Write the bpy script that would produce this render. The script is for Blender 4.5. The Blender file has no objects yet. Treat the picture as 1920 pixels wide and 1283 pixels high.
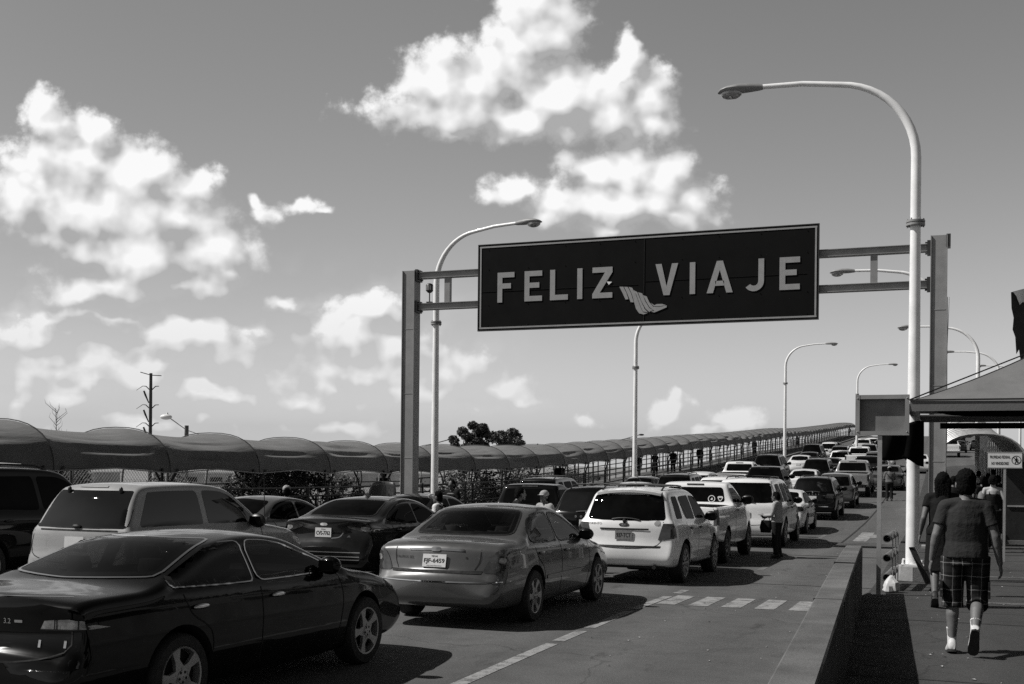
import bpy, bmesh, math, random
from math import sin, cos, pi, radians, sqrt, atan2, tan, hypot
from mathutils import Vector, Matrix
from mathutils.bvhtree import BVHTree

SC = bpy.context.scene
COL = SC.collection
random.seed(7)

# ------------------------------------------------------------------ camera
EYE = 1.9                       # metres above the carriageway under the photographer
TH = radians(20.5)              # the view is turned left of the road's direction (+Y)
CS, SN = cos(TH), sin(TH)
ROLL = 0.010
FPX = 2150.0                    # focal length in photograph pixels (1920 wide)
cam = bpy.data.cameras.new("camera")
cam.sensor_width = 36.0
cam.lens = 36.0 * FPX / 1920.0
cam.shift_y = 238.5 / 1920.0
cam.clip_start = 0.1
cam.clip_end = 20000
camo = bpy.data.objects.new("camera", cam)
COL.objects.link(camo)
camo.matrix_world = (Matrix.Translation((0, 0, EYE)) @ Matrix.Rotation(TH, 4, 'Z')
                     @ Matrix.Rotation(pi / 2, 4, 'X') @ Matrix.Rotation(ROLL, 4, 'Z'))
SC.camera = camo
SC.view_settings.view_transform = 'Standard'
SC.view_settings.look = 'None'
SC.view_settings.gamma = 1.0
SC.view_settings.use_curve_mapping = False
SC.view_settings.exposure = 0.0
SC.cycles.use_denoising = False
SC.cycles.max_bounces = 6
SC.cycles.sample_clamp_indirect = 3

def at(px, py, D):
    """world point seen at photograph pixel (px,py) at depth D along the view axis"""
    dx, dy = px - 960.0, 880.0 - py
    tx = (dx * cos(ROLL) - dy * sin(ROLL)) / FPX
    ty = (dx * sin(ROLL) + dy * cos(ROLL)) / FPX
    L = tx * D
    return Vector((L * CS - D * SN, L * SN + D * CS, EYE + ty * D))

# ------------------------------------------------------------------ sun and sky
SUN_EL = radians(48)
SUN_AZ = Vector((-cos(radians(22)), -sin(radians(22)), 0))      # towards the sun, horizontally
SUN_DIR = Vector((SUN_AZ.x * cos(SUN_EL), SUN_AZ.y * cos(SUN_EL), sin(SUN_EL)))
sun = bpy.data.lights.new("sun", 'SUN')
sun.energy = 5.0
sun.angle = radians(0.5)
sun.color = (1.0, 0.985, 0.96)
suno = bpy.data.objects.new("sun", sun)
COL.objects.link(suno)
suno.rotation_euler = SUN_DIR.to_track_quat('Z', 'Y').to_euler()
suno.location = (-20, -10, 40)

class NT:
    """small helper to write node trees"""
    def __init__(s, tree): s.t = tree
    def n(s, typ, **kw):
        nd = s.t.nodes.new(typ)
        for k, v in kw.items(): setattr(nd, k, v)
        return nd
    def put(s, sock, v):
        if isinstance(v, bpy.types.NodeSocket): s.t.links.new(v, sock)
        elif v is not None: sock.default_value = v
    def m(s, op, a, b=None, c=None, clamp=False):
        nd = s.n('ShaderNodeMath', operation=op, use_clamp=clamp)
        s.put(nd.inputs[0], a); s.put(nd.inputs[1], b); s.put(nd.inputs[2], c)
        return nd.outputs[0]
    def v(s, op, a, b=None):
        nd = s.n('ShaderNodeVectorMath', operation=op)
        s.put(nd.inputs[0], a); s.put(nd.inputs[1], b)
        return nd.outputs['Value'] if op in ('DOT_PRODUCT', 'LENGTH') else nd.outputs[0]
    def noise(s, vec, scale, detail=4, rough=0.5, dim='3D', dist=0.0):
        nd = s.n('ShaderNodeTexNoise', noise_dimensions=dim)
        s.put(nd.inputs['Vector'], vec); nd.inputs['Scale'].default_value = scale
        nd.inputs['Detail'].default_value = detail; nd.inputs['Roughness'].default_value = rough
        nd.inputs['Distortion'].default_value = dist
        return nd.outputs[0]
    def ramp(s, x, lo, hi, a=0.0, b=1.0, smooth=True):
        nd = s.n('ShaderNodeMapRange', interpolation_type='SMOOTHSTEP' if smooth else 'LINEAR')
        s.put(nd.inputs[0], x)
        for i, q in enumerate((lo, hi, a, b)): s.put(nd.inputs[i + 1], q)
        return nd.outputs[0]

# cumulus clouds: ellipses on the sky, given as (azimuth right of TH, rise) in thousandths of the distance
CLOUDS = [  # px, py, rx, ry, weight   (sky directions, photograph pixels as angular unit)
 (1000, 10, 85, 70, 1), (1015, 70, 80, 65, 1), (955, 80, 70, 55, .9), (930, 150, 130, 62, 1), (825, 165, 85, 62, 1), (770, 205, 85, 45, .95),
 (900, 215, 190, 48, 1), (1050, 180, 120, 75, 1), (1130, 215, 110, 52, 1), (1205, 180, 66, 58, .95), (1172, 92, 30, 44, .72), (1160, 130, 40, 40, .8),
 (1225, 220, 50, 35, .8), (845, 262, 70, 20, .55), (1060, 245, 70, 34, .9),
 (1105, 320, 66, 46, 1), (1175, 318, 72, 48, 1), (1240, 335, 66, 44, 1), (1300, 365, 52, 42, .95), (1160, 380, 165, 42, 1.05), (1060, 395, 80, 32, .8),
 (945, 358, 58, 28, .9), (985, 362, 40, 18, .7), (1250, 400, 90, 34, .9), (1140, 425, 90, 24, .75),
 (78, 210, 42, 40, 1), (92, 250, 46, 44, 1), (165, 258, 48, 40, 1), (130, 310, 105, 60, 1.05), (245, 325, 95, 50, 1), (60, 365, 95, 55, 1), (320, 365, 70, 44, 1),
 (180, 400, 180, 66, 1.1), (340, 420, 95, 60, 1), (400, 475, 80, 48, 1), (270, 480, 185, 58, 1.05), (190, 545, 120, 36, .85), (340, 540, 120, 36, .85), (30, 330, 50, 30, .8), (430, 520, 50, 30, .6),
 (555, 388, 42, 22, .68), (490, 415, 52, 34, .62), (470, 385, 26, 20, .6), (525, 564, 52, 18, .8), (598, 400, 36, 16, .5),
 (690, 585, 62, 36, 1), (655, 640, 66, 52, 1), (735, 650, 80, 46, .95), (690, 700, 110, 46, .95), (830, 700, 100, 50, .85), (920, 730, 90, 40, .85), (990, 755, 70, 30, .7), (790, 745, 150, 38, .8), (620, 735, 60, 34, .7), (880, 770, 140, 30, .65),
 (80, 690, 100, 46, .9), (175, 690, 66, 42, .85), (340, 640, 120, 48, .9), (420, 680, 95, 44, .85), (300, 690, 80, 34, .7), (25, 630, 60, 34, .7), (380, 745, 200, 36, .75), (80, 610, 90, 20, .55),
 (200, 600, 190, 20, .6), (120, 760, 170, 36, .7), (560, 765, 140, 36, .65), (470, 620, 60, 26, .5), (250, 800, 300, 34, .62), (640, 800, 260, 30, .6), (200, 720, 260, 60, .72), (760, 690, 170, 80, .75), (330, 620, 190, 40, .6), (60, 650, 120, 60, .7), (500, 700, 120, 50, .55),
 (1250, 775, 48, 34, .85), (1368, 785, 66, 26, .9), (1265, 748, 18, 22, .7), (1310, 805, 130, 20, .6), (1090, 790, 60, 22, .5),
 
]
world = bpy.data.worlds.new("World")
SC.world = world
world.use_nodes = True
world.cycles.sampling_method = 'MANUAL'
world.cycles.sample_map_resolution = 512
wt = world.node_tree
for n_ in list(wt.nodes): wt.nodes.remove(n_)

g = bpy.data.node_groups.new("cloud_field", 'ShaderNodeTree')
g.interface.new_socket("Dir", in_out='INPUT', socket_type='NodeSocketVector')
g.interface.new_socket("Field", in_out='OUTPUT', socket_type='NodeSocketFloat')
g.interface.new_socket("Smooth", in_out='OUTPUT', socket_type='NodeSocketFloat')
G = NT(g)
gi = G.n('NodeGroupInput').outputs[0]
go = G.n('NodeGroupOutput')
fwd = G.v('DOT_PRODUCT', gi, (-SN, CS, 0))
fw = G.m('MAXIMUM', fwd, 0.05)
sx = G.n('ShaderNodeSeparateXYZ'); G.put(sx.inputs[0], gi)
pa = G.m('DIVIDE', G.v('DOT_PRODUCT', gi, (CS, SN, 0)), fw)
pb = G.m('DIVIDE', sx.outputs[2], fw)
cx = G.n('ShaderNodeCombineXYZ'); G.put(cx.inputs[0], pa); G.put(cx.inputs[1], pb)
p = cx.outputs[0]
w1 = G.n('ShaderNodeTexNoise'); G.put(w1.inputs['Vector'], p); w1.inputs['Scale'].default_value = 24; w1.inputs['Detail'].default_value = 3
wv = G.v('MULTIPLY', G.v('SUBTRACT', w1.outputs['Color'], (.5, .5, .5)), (.035, .030, 0))
pw = G.v('ADD', p, wv)
acc = None
for (qx, qy, rx, ry, wgt) in CLOUDS:
    c_ = ((qx - 960) / FPX, (880 - qy) / FPX, 0)
    d_ = G.v('MULTIPLY', G.v('SUBTRACT', pw, c_), (FPX / rx, FPX / ry, 0))
    f_ = G.m('MULTIPLY_ADD', G.v('LENGTH', d_), -0.75, wgt * 0.95 - .02)
    if acc is None: acc = f_
    else:
        nd = G.n('ShaderNodeMath', operation='SMOOTH_MAX')
        G.put(nd.inputs[0], acc); G.put(nd.inputs[1], f_); nd.inputs[2].default_value = 0.22
        acc = nd.outputs[0]
fb = G.noise(p, 26, 10, 0.60)
vo = G.n('ShaderNodeTexVoronoi', feature='F1', normalize=True)
G.put(vo.inputs['Vector'], G.v('ADD', p, G.v('MULTIPLY', wv, (.8, .8, 0)))); vo.inputs['Scale'].default_value = 34
vo.inputs['Detail'].default_value = 3.5; vo.inputs['Roughness'].default_value = .55; vo.inputs['Lacunarity'].default_value = 2.2
puff = G.m('SUBTRACT', 0.42, vo.outputs['Distance'])
front = G.m('ADD', acc, G.m('ADD', G.m('MULTIPLY', G.m('SUBTRACT', fb, .5), 1.75), G.m('MULTIPLY', puff, 0.95)))
# the rest of the sky, which only shows in paint and glass: scattered cumulus on a flat layer
zz = G.m('MAXIMUM', G.m('ADD', sx.outputs[2], .16), .05)
cb = G.n('ShaderNodeCombineXYZ')
G.put(cb.inputs[0], G.m('DIVIDE', sx.outputs[0], zz)); G.put(cb.inputs[1], G.m('DIVIDE', sx.outputs[1], zz))
gen = G.m('MULTIPLY_ADD', G.m('SUBTRACT', G.noise(cb.outputs[0], 1.5, 8, .6), .59), 6.0, 0.0)
isf = G.ramp(fwd, .30, .55)
mx = G.n('ShaderNodeMix', data_type='FLOAT')
G.put(mx.inputs[0], isf); G.put(mx.inputs[2], gen); G.put(mx.inputs[3], front)
G.put(go.inputs[0], mx.outputs[0])
vo2 = G.n('ShaderNodeTexVoronoi', feature='SMOOTH_F1', normalize=True)
G.put(vo2.inputs['Vector'], G.v('ADD', p, G.v('MULTIPLY', wv, (.8, .8, 0)))); vo2.inputs['Scale'].default_value = 34; vo2.inputs['Smoothness'].default_value = .5
vo2.inputs['Detail'].default_value = 1.2; vo2.inputs['Roughness'].default_value = .45; vo2.inputs['Lacunarity'].default_value = 2.2
fs_ = G.noise(p, 26, 2.2, 0.45)
sm = G.m('ADD', acc, G.m('ADD', G.m('MULTIPLY', G.m('SUBTRACT', fs_, .5), 1.5), G.m('MULTIPLY', G.m('SUBTRACT', .42, vo2.outputs['Distance']), 1.0)))
mx2 = G.n('ShaderNodeMix', data_type='FLOAT')
G.put(mx2.inputs[0], isf); G.put(mx2.inputs[2], gen); G.put(mx2.inputs[3], sm)
G.put(go.inputs[1], mx2.outputs[0])

Wn = NT(wt)
tc = Wn.n('ShaderNodeTexCoord').outputs['Generated']
sxw = Wn.n('ShaderNodeSeparateXYZ'); Wn.put(sxw.inputs[0], tc)
cxw = Wn.n('ShaderNodeCombineXYZ'); Wn.put(cxw.inputs[0], sxw.outputs[0]); Wn.put(cxw.inputs[1], sxw.outputs[1]); Wn.put(cxw.inputs[2], Wn.m('MAXIMUM', sxw.outputs[2], .035))
sky = Wn.n('ShaderNodeTexSky', sky_type='NISHITA')
sky.sun_disc = False
sky.sun_elevation = SUN_EL
sky.sun_rotation = atan2(SUN_AZ.x, SUN_AZ.y)
sky.altitude = 30
sky.air_density = 1.0; sky.dust_density = 1.6; sky.ozone_density = 1.0
Wn.put(sky.inputs[0], cxw.outputs[0])
sep = Wn.n('ShaderNodeSeparateColor'); Wn.put(sep.inputs[0], sky.outputs[0])
# black-and-white film behind an orange filter: mostly the red of the sky
bw = Wn.m('ADD', Wn.m('MULTIPLY', sep.outputs[0], .8), Wn.m('MULTIPLY', sep.outputs[1], .2))
SKY_GAMMA, SKY_GAIN = 1.20, 1.20
bw = Wn.m('MULTIPLY', Wn.m('POWER', bw, SKY_GAMMA), SKY_GAIN)
G_fw = Wn.v('DOT_PRODUCT', tc, (-SN, CS, 0))
bw = Wn.m('MULTIPLY', bw, Wn.ramp(G_fw, -.2, .5, .62, 1.0))
bw = Wn.m('MULTIPLY', bw, Wn.ramp(Wn.v('DOT_PRODUCT', tc, (CS, SN, 0)), -.45, .02, .80, 1.0))
bw = Wn.m('MULTIPLY', Wn.m('MINIMUM', bw, 5.8), Wn.ramp(sxw.outputs[2], .40, .80, 1.0, .26))
gA = Wn.n('ShaderNodeGroup', node_tree=g); Wn.put(gA.inputs[0], tc)
off = Vector((-CS, -SN, 0)) * 0.012 + Vector((0, 0, 0.018))
gB = Wn.n('ShaderNodeGroup', node_tree=g); Wn.put(gB.inputs[0], Wn.v('ADD', tc, tuple(off)))
fA, fB = gA.outputs[0], gB.outputs[0]
G_fw = Wn.v('DOT_PRODUCT', tc, (-SN, CS, 0))
dens = Wn.m('MULTIPLY', Wn.ramp(fA, .02, .48), Wn.ramp(sxw.outputs[2], .02, .17, .60, 1.0))
# a soft veil of thin high cloud low on the left
hz = Wn.v('DOT_PRODUCT', tc, (CS, SN, 0)); hf = Wn.m('MAXIMUM', G_fw, .05)
ha = Wn.m('DIVIDE', hz, hf); hb = Wn.m('DIVIDE', sxw.outputs[2], hf)
hv = Wn.n('ShaderNodeCombineXYZ'); Wn.put(hv.inputs[0], Wn.m('MULTIPLY', ha, 1.0)); Wn.put(hv.inputs[1], Wn.m('MULTIPLY', hb, 3.0))
veil = Wn.m('MULTIPLY', Wn.ramp(ha, .06, -.22), Wn.m('MULTIPLY', Wn.ramp(hb, .20, .07), Wn.ramp(Wn.noise(hv.outputs[0], 11, 6, .6), .34, .62, .25, .85)))
veil = Wn.m('MULTIPLY', veil, Wn.ramp(G_fw, .2, .5))
lit = Wn.m('ADD', Wn.m('MULTIPLY', Wn.m('SUBTRACT', gA.outputs[1], gB.outputs[1]), .95), Wn.m('MULTIPLY', Wn.m('SUBTRACT', fA, fB), .18))
thick = Wn.ramp(gA.outputs[1], .10, 1.1, 0, 1)
shade = Wn.m('MULTIPLY_ADD', lit, 0.66, 0.60)
shade = Wn.m('ADD', shade, Wn.m('MULTIPLY', thick, .30))
shade = Wn.m('MINIMUM', Wn.m('MAXIMUM', shade, .47), 1.10)
CLOUD_GAIN = 9.0
cl = Wn.m('MULTIPLY', shade, CLOUD_GAIN)
cl = Wn.m('MULTIPLY', cl, Wn.ramp(sxw.outputs[2], .03, .22, .90, 1.0))
cl = Wn.m('MAXIMUM', cl, Wn.m('MULTIPLY', bw, 1.05))
mixn = Wn.n('ShaderNodeMix', data_type='FLOAT')
Wn.put(mixn.inputs[0], Wn.m('MAXIMUM', Wn.m('MULTIPLY', dens, .95), veil)); Wn.put(mixn.inputs[2], bw); Wn.put(mixn.inputs[3], cl)
bg = Wn.n('ShaderNodeBackground')
Wn.put(bg.inputs['Color'], mixn.outputs[0])
bg.inputs['Strength'].default_value = 0.10
wo = Wn.n('ShaderNodeOutputWorld')
wt.links.new(bg.outputs[0], wo.inputs[0])
# ------------------------------------------------------------------ helpers
class MB:
    """collects faces and links them as ONE mesh object"""
    def __init__(s): s.v = []; s.f = []; s.mi = []; s.sm = []
    def add(s, verts, faces, mi=0, smooth=True):
        o = len(s.v); s.v += [tuple(q) for q in verts]
        for f in faces: s.f.append([o + i for i in f]); s.mi.append(mi); s.sm.append(smooth)
        return s
    def box(s, c, d, M=None, mi=0):
        x, y, z = c; a, b, h = d[0] / 2, d[1] / 2, d[2] / 2
        vs = [Vector((x + i * a, y + j * b, z + k * h)) for k in (-1, 1) for j in (-1, 1) for i in (-1, 1)]
        if M: vs = [M @ q for q in vs]
        return s.add(vs, [(0, 2, 3, 1), (4, 5, 7, 6), (0, 1, 5, 4), (2, 6, 7, 3), (0, 4, 6, 2), (1, 3, 7, 5)], mi, False)
    def beam(s, p0, p1, w, h, up=(0, 0, 1), mi=0):
        p0, p1 = Vector(p0), Vector(p1); t = (p1 - p0).normalized(); u = Vector(up)
        sd = t.cross(u); sd.normalize(); u = sd.cross(t)
        vs = [q + sd * (i * w / 2) + u * (j * h / 2) for q in (p0, p1) for j in (-1, 1) for i in (-1, 1)]
        return s.add(vs, [(0, 1, 3, 2), (4, 6, 7, 5), (0, 4, 5, 1), (2, 3, 7, 6), (0, 2, 6, 4), (1, 5, 7, 3)], mi, False)
    def tube(s, pts, r, n=8, mi=0, cap=True, smooth=True):
        pts = [Vector(q) for q in pts]; m = len(pts)
        rs = r if isinstance(r, (list, tuple)) else [r] * m
        vs = []; a = None
        for i, q in enumerate(pts):
            t = (pts[min(i + 1, m - 1)] - pts[max(i - 1, 0)]).normalized()
            if a is None: a = t.cross(Vector((0, 0, 1)) if abs(t.z) < .9 else Vector((1, 0, 0))).normalized()
            a = (a - t * a.dot(t)).normalized(); b = t.cross(a)
            vs += [q + (a * cos(2 * pi * k / n) + b * sin(2 * pi * k / n)) * rs[i] for k in range(n)]
        fs = [(i * n + k, i * n + (k + 1) % n, (i + 1) * n + (k + 1) % n, (i + 1) * n + k) for i in range(m - 1) for k in range(n)]
        if cap: fs += [tuple(range(n - 1, -1, -1)), tuple((m - 1) * n + k for k in range(n))]
        return s.add(vs, fs, mi, smooth)
    def capsule(s, p0, r0, p1, r1, n=14, mi=0):
        p0, p1 = Vector(p0), Vector(p1); t = (p1 - p0).normalized(); pts = []; rs = []
        for k in range(4): a = pi / 2 * (1 - k / 4); pts.append(p0 - t * r0 * sin(a) * .999); rs.append(max(r0 * cos(a), .0008))
        pts += [p0, p1]; rs += [r0, r1]
        for k in range(1, 5): a = pi / 2 * k / 4; pts.append(p1 + t * r1 * sin(a) * .999); rs.append(max(r1 * cos(a), .0008))
        return s.tube(pts, rs, n, mi)
    def ellipsoid(s, c, r, M=None, n=16, mi=0):
        c = Vector(c); m = n // 2 + 1; vs = []
        for i in range(m):
            a = pi * (i + .02) / (m - 1 + .04) - pi / 2
            for k in range(n):
                b = 2 * pi * k / n; q = Vector((r[0] * cos(a) * cos(b), r[1] * cos(a) * sin(b), r[2] * sin(a)))
                vs.append(c + (M @ q if M else q))
        fs = [(i * n + k, i * n + (k + 1) % n, (i + 1) * n + (k + 1) % n, (i + 1) * n + k) for i in range(m - 1) for k in range(n)]
        fs += [tuple(range(n - 1, -1, -1)), tuple((m - 1) * n + k for k in range(n))]
        return s.add(vs, fs, mi)
    def loft(s, secs, mi=0, cap=True):
        """secs: list of rings (equal counts)"""
        n = len(secs[0]); vs = [q for r in secs for q in r]
        fs = [(i * n + k, i * n + (k + 1) % n, (i + 1) * n + (k + 1) % n, (i + 1) * n + k) for i in range(len(secs) - 1) for k in range(n)]
        if cap: fs += [tuple(range(n - 1, -1, -1)), tuple((len(secs) - 1) * n + k for k in range(n))]
        return s.add(vs, fs, mi)
    def lathe(s, prof, axis='z', n=24, M=None, mi=0):
        vs = []
        for (r, h) in prof:
            for k in range(n):
                a = 2 * pi * k / n
                q = Vector((r * cos(a), r * sin(a), h)) if axis == 'z' else Vector((h, r * cos(a), r * sin(a)))
                vs.append(M @ q if M else q)
        m = len(prof)
        fs = [(i * n + k, i * n + (k + 1) % n, (i + 1) * n + (k + 1) % n, (i + 1) * n + k) for i in range(m - 1) for k in range(n)]
        return s.add(vs, fs, mi)
    def prism(s, poly, y0, y1, M=None, mi=0):
        """polygon in (x,z) pushed from y0 to y1"""
        n = len(poly); vs = [Vector((a, y0, b)) for a, b in poly] + [Vector((a, y1, b)) for a, b in poly]
        if M: vs = [M @ q for q in vs]
        return s.add(vs, [tuple(range(n)), tuple(range(2 * n - 1, n - 1, -1))] + [(i, n + i, n + (i + 1) % n, (i + 1) % n) for i in range(n)], mi, False)
    def mesh(s, name, mats, sharp=40, recalc=True, merge=0.0):
        me = bpy.data.meshes.new(name)
        me.from_pydata(s.v, [], s.f)
        for m_ in (mats if isinstance(mats, (list, tuple)) else [mats]): me.materials.append(m_)
        me.polygons.foreach_set('material_index', s.mi); me.polygons.foreach_set('use_smooth', s.sm)
        if recalc or merge:
            bm = bmesh.new(); bm.from_mesh(me)
            if merge: bmesh.ops.remove_doubles(bm, verts=bm.verts, dist=merge)
            if recalc: bmesh.ops.recalc_face_normals(bm, faces=bm.faces)
            bm.to_mesh(me); bm.free()
        if sharp: me.set_sharp_from_angle(angle=radians(sharp))
        return me
    def build(s, name, mats, parent=None, sharp=40, recalc=True, **kw):
        return link(name, s.mesh(name, mats, sharp, recalc), parent, **kw)

def link(name, data, parent=None, label=None, cat=None, group=None, kind=None, loc=None, rot=None):
    o = bpy.data.objects.new(name, data); COL.objects.link(o)
    if parent is not None: o.parent = parent
    if loc is not None: o.location = loc
    if rot is not None: o.rotation_euler = rot
    return tag(o, label, cat, group, kind)

def tag(o, label=None, cat=None, group=None, kind=None):
    for k, v in (('label', label), ('category', cat), ('group', group), ('kind', kind)):
        if v: o[k] = v
    return o

def thing(name, label, cat, loc=(0, 0, 0), rot=(0, 0, 0), group=None):
    return link(name, None, None, label, cat, group, None, loc, rot)

def interp(tab, x):
    if x <= tab[0][0]: return tab[0][1]
    for (a, b), (c, d) in zip(tab, tab[1:]):
        if x <= c:
            return b + (d - b) * (x - a) / (c - a) if c > a else d
    return tab[-1][1]
def sstep(t): t = min(1, max(0, t)); return t * t * (3 - 2 * t)
def pchip(tab, x):
    if x <= tab[0][0]: return tab[0][1]
    n = len(tab)
    for i in range(n - 1):
        if x <= tab[i + 1][0]:
            def sl(j): return (tab[j + 1][1] - tab[j][1]) / (tab[j + 1][0] - tab[j][0])
            def tg(j):
                if j == 0: return sl(0)
                if j == n - 1: return sl(n - 2)
                a, b = sl(j - 1), sl(j)
                return 0 if a * b <= 0 else 2 * a * b / (a + b)
            h = tab[i + 1][0] - tab[i][0]; t = (x - tab[i][0]) / h
            return ((2*t**3 - 3*t*t + 1) * tab[i][1] + (t**3 - 2*t*t + t) * h * tg(i)
                    + (3*t*t - 2*t**3) * tab[i + 1][1] + (t**3 - t*t) * h * tg(i + 1))
    return tab[-1][1]
def catmull(pts, n, closed=False):
    """resample a polyline of tuples through a centripetal Catmull-Rom curve, n points evenly by arc length"""
    P = [Vector(q) for q in pts]; m = len(P); dense = []
    rng = range(m) if closed else range(m - 1)
    for i in rng:
        p1, p2 = P[i], P[(i + 1) % m]
        p0 = P[i - 1] if (closed or i > 0) else p1 * 2 - p2
        p3 = P[(i + 2) % m] if (closed or i + 2 < m) else p2 * 2 - p1
        t0 = 0; t1 = t0 + max((p1 - p0).length, 1e-6) ** .5; t2 = t1 + max((p2 - p1).length, 1e-6) ** .5; t3 = t2 + max((p3 - p2).length, 1e-6) ** .5
        for k in range(12):
            t = t1 + (t2 - t1) * k / 12
            a1 = p0 * ((t1 - t) / (t1 - t0)) + p1 * ((t - t0) / (t1 - t0)); a2 = p1 * ((t2 - t) / (t2 - t1)) + p2 * ((t - t1) / (t2 - t1))
            a3 = p2 * ((t3 - t) / (t3 - t2)) + p3 * ((t - t2) / (t3 - t2))
            b1 = a1 * ((t2 - t) / (t2 - t0)) + a2 * ((t - t0) / (t2 - t0)); b2 = a2 * ((t3 - t) / (t3 - t1)) + a3 * ((t - t1) / (t3 - t1))
            dense.append(b1 * ((t2 - t) / (t2 - t1)) + b2 * ((t - t1) / (t2 - t1)))
    dense.append(P[0] if closed else P[-1])
    cum = [0]
    for a, b in zip(dense, dense[1:]): cum.append(cum[-1] + (b - a).length)
    out = []; j = 0; tot = cum[-1]
    for i in range(n):
        s_ = tot * i / (n if closed else n - 1)
        while j < len(cum) - 2 and cum[j + 1] < s_: j += 1
        h = cum[j + 1] - cum[j]; t = (s_ - cum[j]) / h if h > 1e-9 else 0
        out.append(dense[j].lerp(dense[j + 1], t))
    return out

# ------------------------------------------------------------------ materials (the photograph is black and white)
MATS = {}
def mat(name, v, rough=.6, metal=0.0, coat=0.0, var=.12, scale=6.0, bump=0.0, bscale=60, spec=.5, alpha=None, coords='Object', crough=.03):
    if name in MATS: return MATS[name]
    m = bpy.data.materials.new(name); m.use_nodes = True
    T = NT(m.node_tree); b = m.node_tree.nodes['Principled BSDF']
    tcn = T.n('ShaderNodeTexCoord').outputs[coords]
    nz = T.noise(tcn, scale, 6, .62)
    val = T.ramp(nz, .3, .7, v * (1 - var), v * (1 + var), False)
    T.put(b.inputs['Base Color'], val)
    r2 = T.ramp(T.noise(tcn, scale * 2.7, 4, .6), .3, .7, max(.02, rough * .85), min(1, rough * 1.15), False)
    T.put(b.inputs['Roughness'], r2)
    b.inputs['Metallic'].default_value = metal
    b.inputs['Coat Weight'].default_value = coat; b.inputs['Coat Roughness'].default_value = crough
    b.inputs['Specular IOR Level'].default_value = spec
    if bump:
        bn = T.n('ShaderNodeBump'); bn.inputs['Strength'].default_value = bump; bn.inputs['Distance'].default_value = .02
        T.put(bn.inputs['Height'], T.noise(tcn, bscale, 5, .65)); T.put(b.inputs['Normal'], bn.outputs[0])
    MATS[name] = m
    return m

M_STEEL = mat('galvanised_steel', .42, .45, .55, var=.18, scale=3, bump=.05)
M_POLE = mat('white_painted_steel', .78, .35, 0, var=.10, scale=4, coat=.2, bump=.04)
M_DARKSTEEL = mat('dark_painted_steel', .03, .45, .1, var=.2)
M_GANTRY = mat('weathered_grey_paint', .24, .55, .0, var=.14, scale=3.0, bump=.06)
M_CONC = mat('concrete', .11, .9, var=.38, scale=1.6, bump=.4, bscale=45, spec=.2)
M_RUBBER = mat('tyre_rubber', .012, .75, var=.25, scale=12, bump=.1)
M_GLASS = mat('tinted_glass', .0025, .015, var=.3, scale=1, spec=.2)
M_FILM_OLD = mat('mirror_film_glass', .003, .015, var=.3, scale=1, spec=1.0)

def dark_glass(name, base, k0, kf):
    m = bpy.data.materials.new(name); m.use_nodes = True; T = NT(m.node_tree); nt = m.node_tree
    for n_ in list(nt.nodes): nt.nodes.remove(n_)
    fr = T.n('ShaderNodeFresnel'); fr.inputs['IOR'].default_value = 1.5
    df = T.n('ShaderNodeBsdfDiffuse'); o = T.n('ShaderNodeTexCoord').outputs['Object']
    T.put(df.inputs[0], T.ramp(T.noise(o, 3, 4, .6), .3, .7, base * .6, base * 1.5))
    gl = T.n('ShaderNodeBsdfGlossy'); gl.inputs['Roughness'].default_value = .012
    mx = T.n('ShaderNodeMixShader'); ou = T.n('ShaderNodeOutputMaterial')
    T.put(mx.inputs[0], T.m('MULTIPLY_ADD', fr.outputs[0], kf, k0)); nt.links.new(df.outputs[0], mx.inputs[1]); nt.links.new(gl.outputs[0], mx.inputs[2]); nt.links.new(mx.outputs[0], ou.inputs[0])
    return m
M_GLASS = dark_glass('tinted_window', .003, .004, .16)
M_FILM = dark_glass('mirror_film_window', .003, .09, .16)
M_GLASSB = mat('light_tint_glass', .012, .015, var=.4, scale=2.0, spec=.8)
M_BLACK = mat('black_plastic', .012, .42, var=.2, scale=10)
M_CHROME = mat('chrome', .75, .08, 1.0, var=.05)
M_RIM = mat('alloy_rim', .38, .32, .6, var=.12, scale=14)
M_RIMD = mat('steel_rim', .22, .4, .5, var=.2, scale=14)
M_LAMP_R = mat('tail_lamp_lens', .035, .08, var=.5, scale=16, coat=1.0)
M_LAMP_C = mat('clear_lamp_lens', .30, .12, .2, var=.5, scale=20, coat=1.0)
M_PLATE = mat('plate_paint', .62, .4, var=.08, scale=20)
M_INK = mat('dark_ink', .01, .5, var=.1)
M_WELL = mat('underbody', .006, .9, var=.3)
P_BLACK = mat('paint_black', .0025, .25, .0, coat=.55, spec=.05, var=.15, scale=3)
P_DARK = mat('paint_charcoal', .008, .28, .1, coat=.85, spec=.1, var=.15, scale=3)
P_GREY = mat('paint_grey', .085, .3, .45, coat=.9, var=.10, scale=3)
P_SILVER = mat('paint_silver', .33, .32, .5, coat=.9, var=.08, scale=3)
P_GOLD = mat('paint_beige', .42, .32, .35, coat=.9, var=.08, scale=3)
P_WHITE = mat('paint_white', .70, .3, 0, coat=.9, var=.05, scale=2)
P_CREAM = mat('paint_offwhite', .28, .38, 0, coat=.7, var=.10, scale=2)

# ------------------------------------------------------------------ lie of the road
ZTAB = [(-60, 0), (10, 0), (15, -.02), (22, -.13), (34, -.15), (44, -.06), (54, .2), (64, .62), (78, 1.25), (93, 1.95), (107, 2.55),
        (122, 3.3), (138, 4.1), (156, 4.75), (200, 6.9), (255, 9.6), (290, 10.6), (330, 10.9), (420, 8)]
def zr(y): return pchip(ZTAB, y)
WALK = 0.17                      # the footway stands this much above the road
def slope(y): return atan2(zr(y + .8) - zr(y - .8), 1.6)

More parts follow.
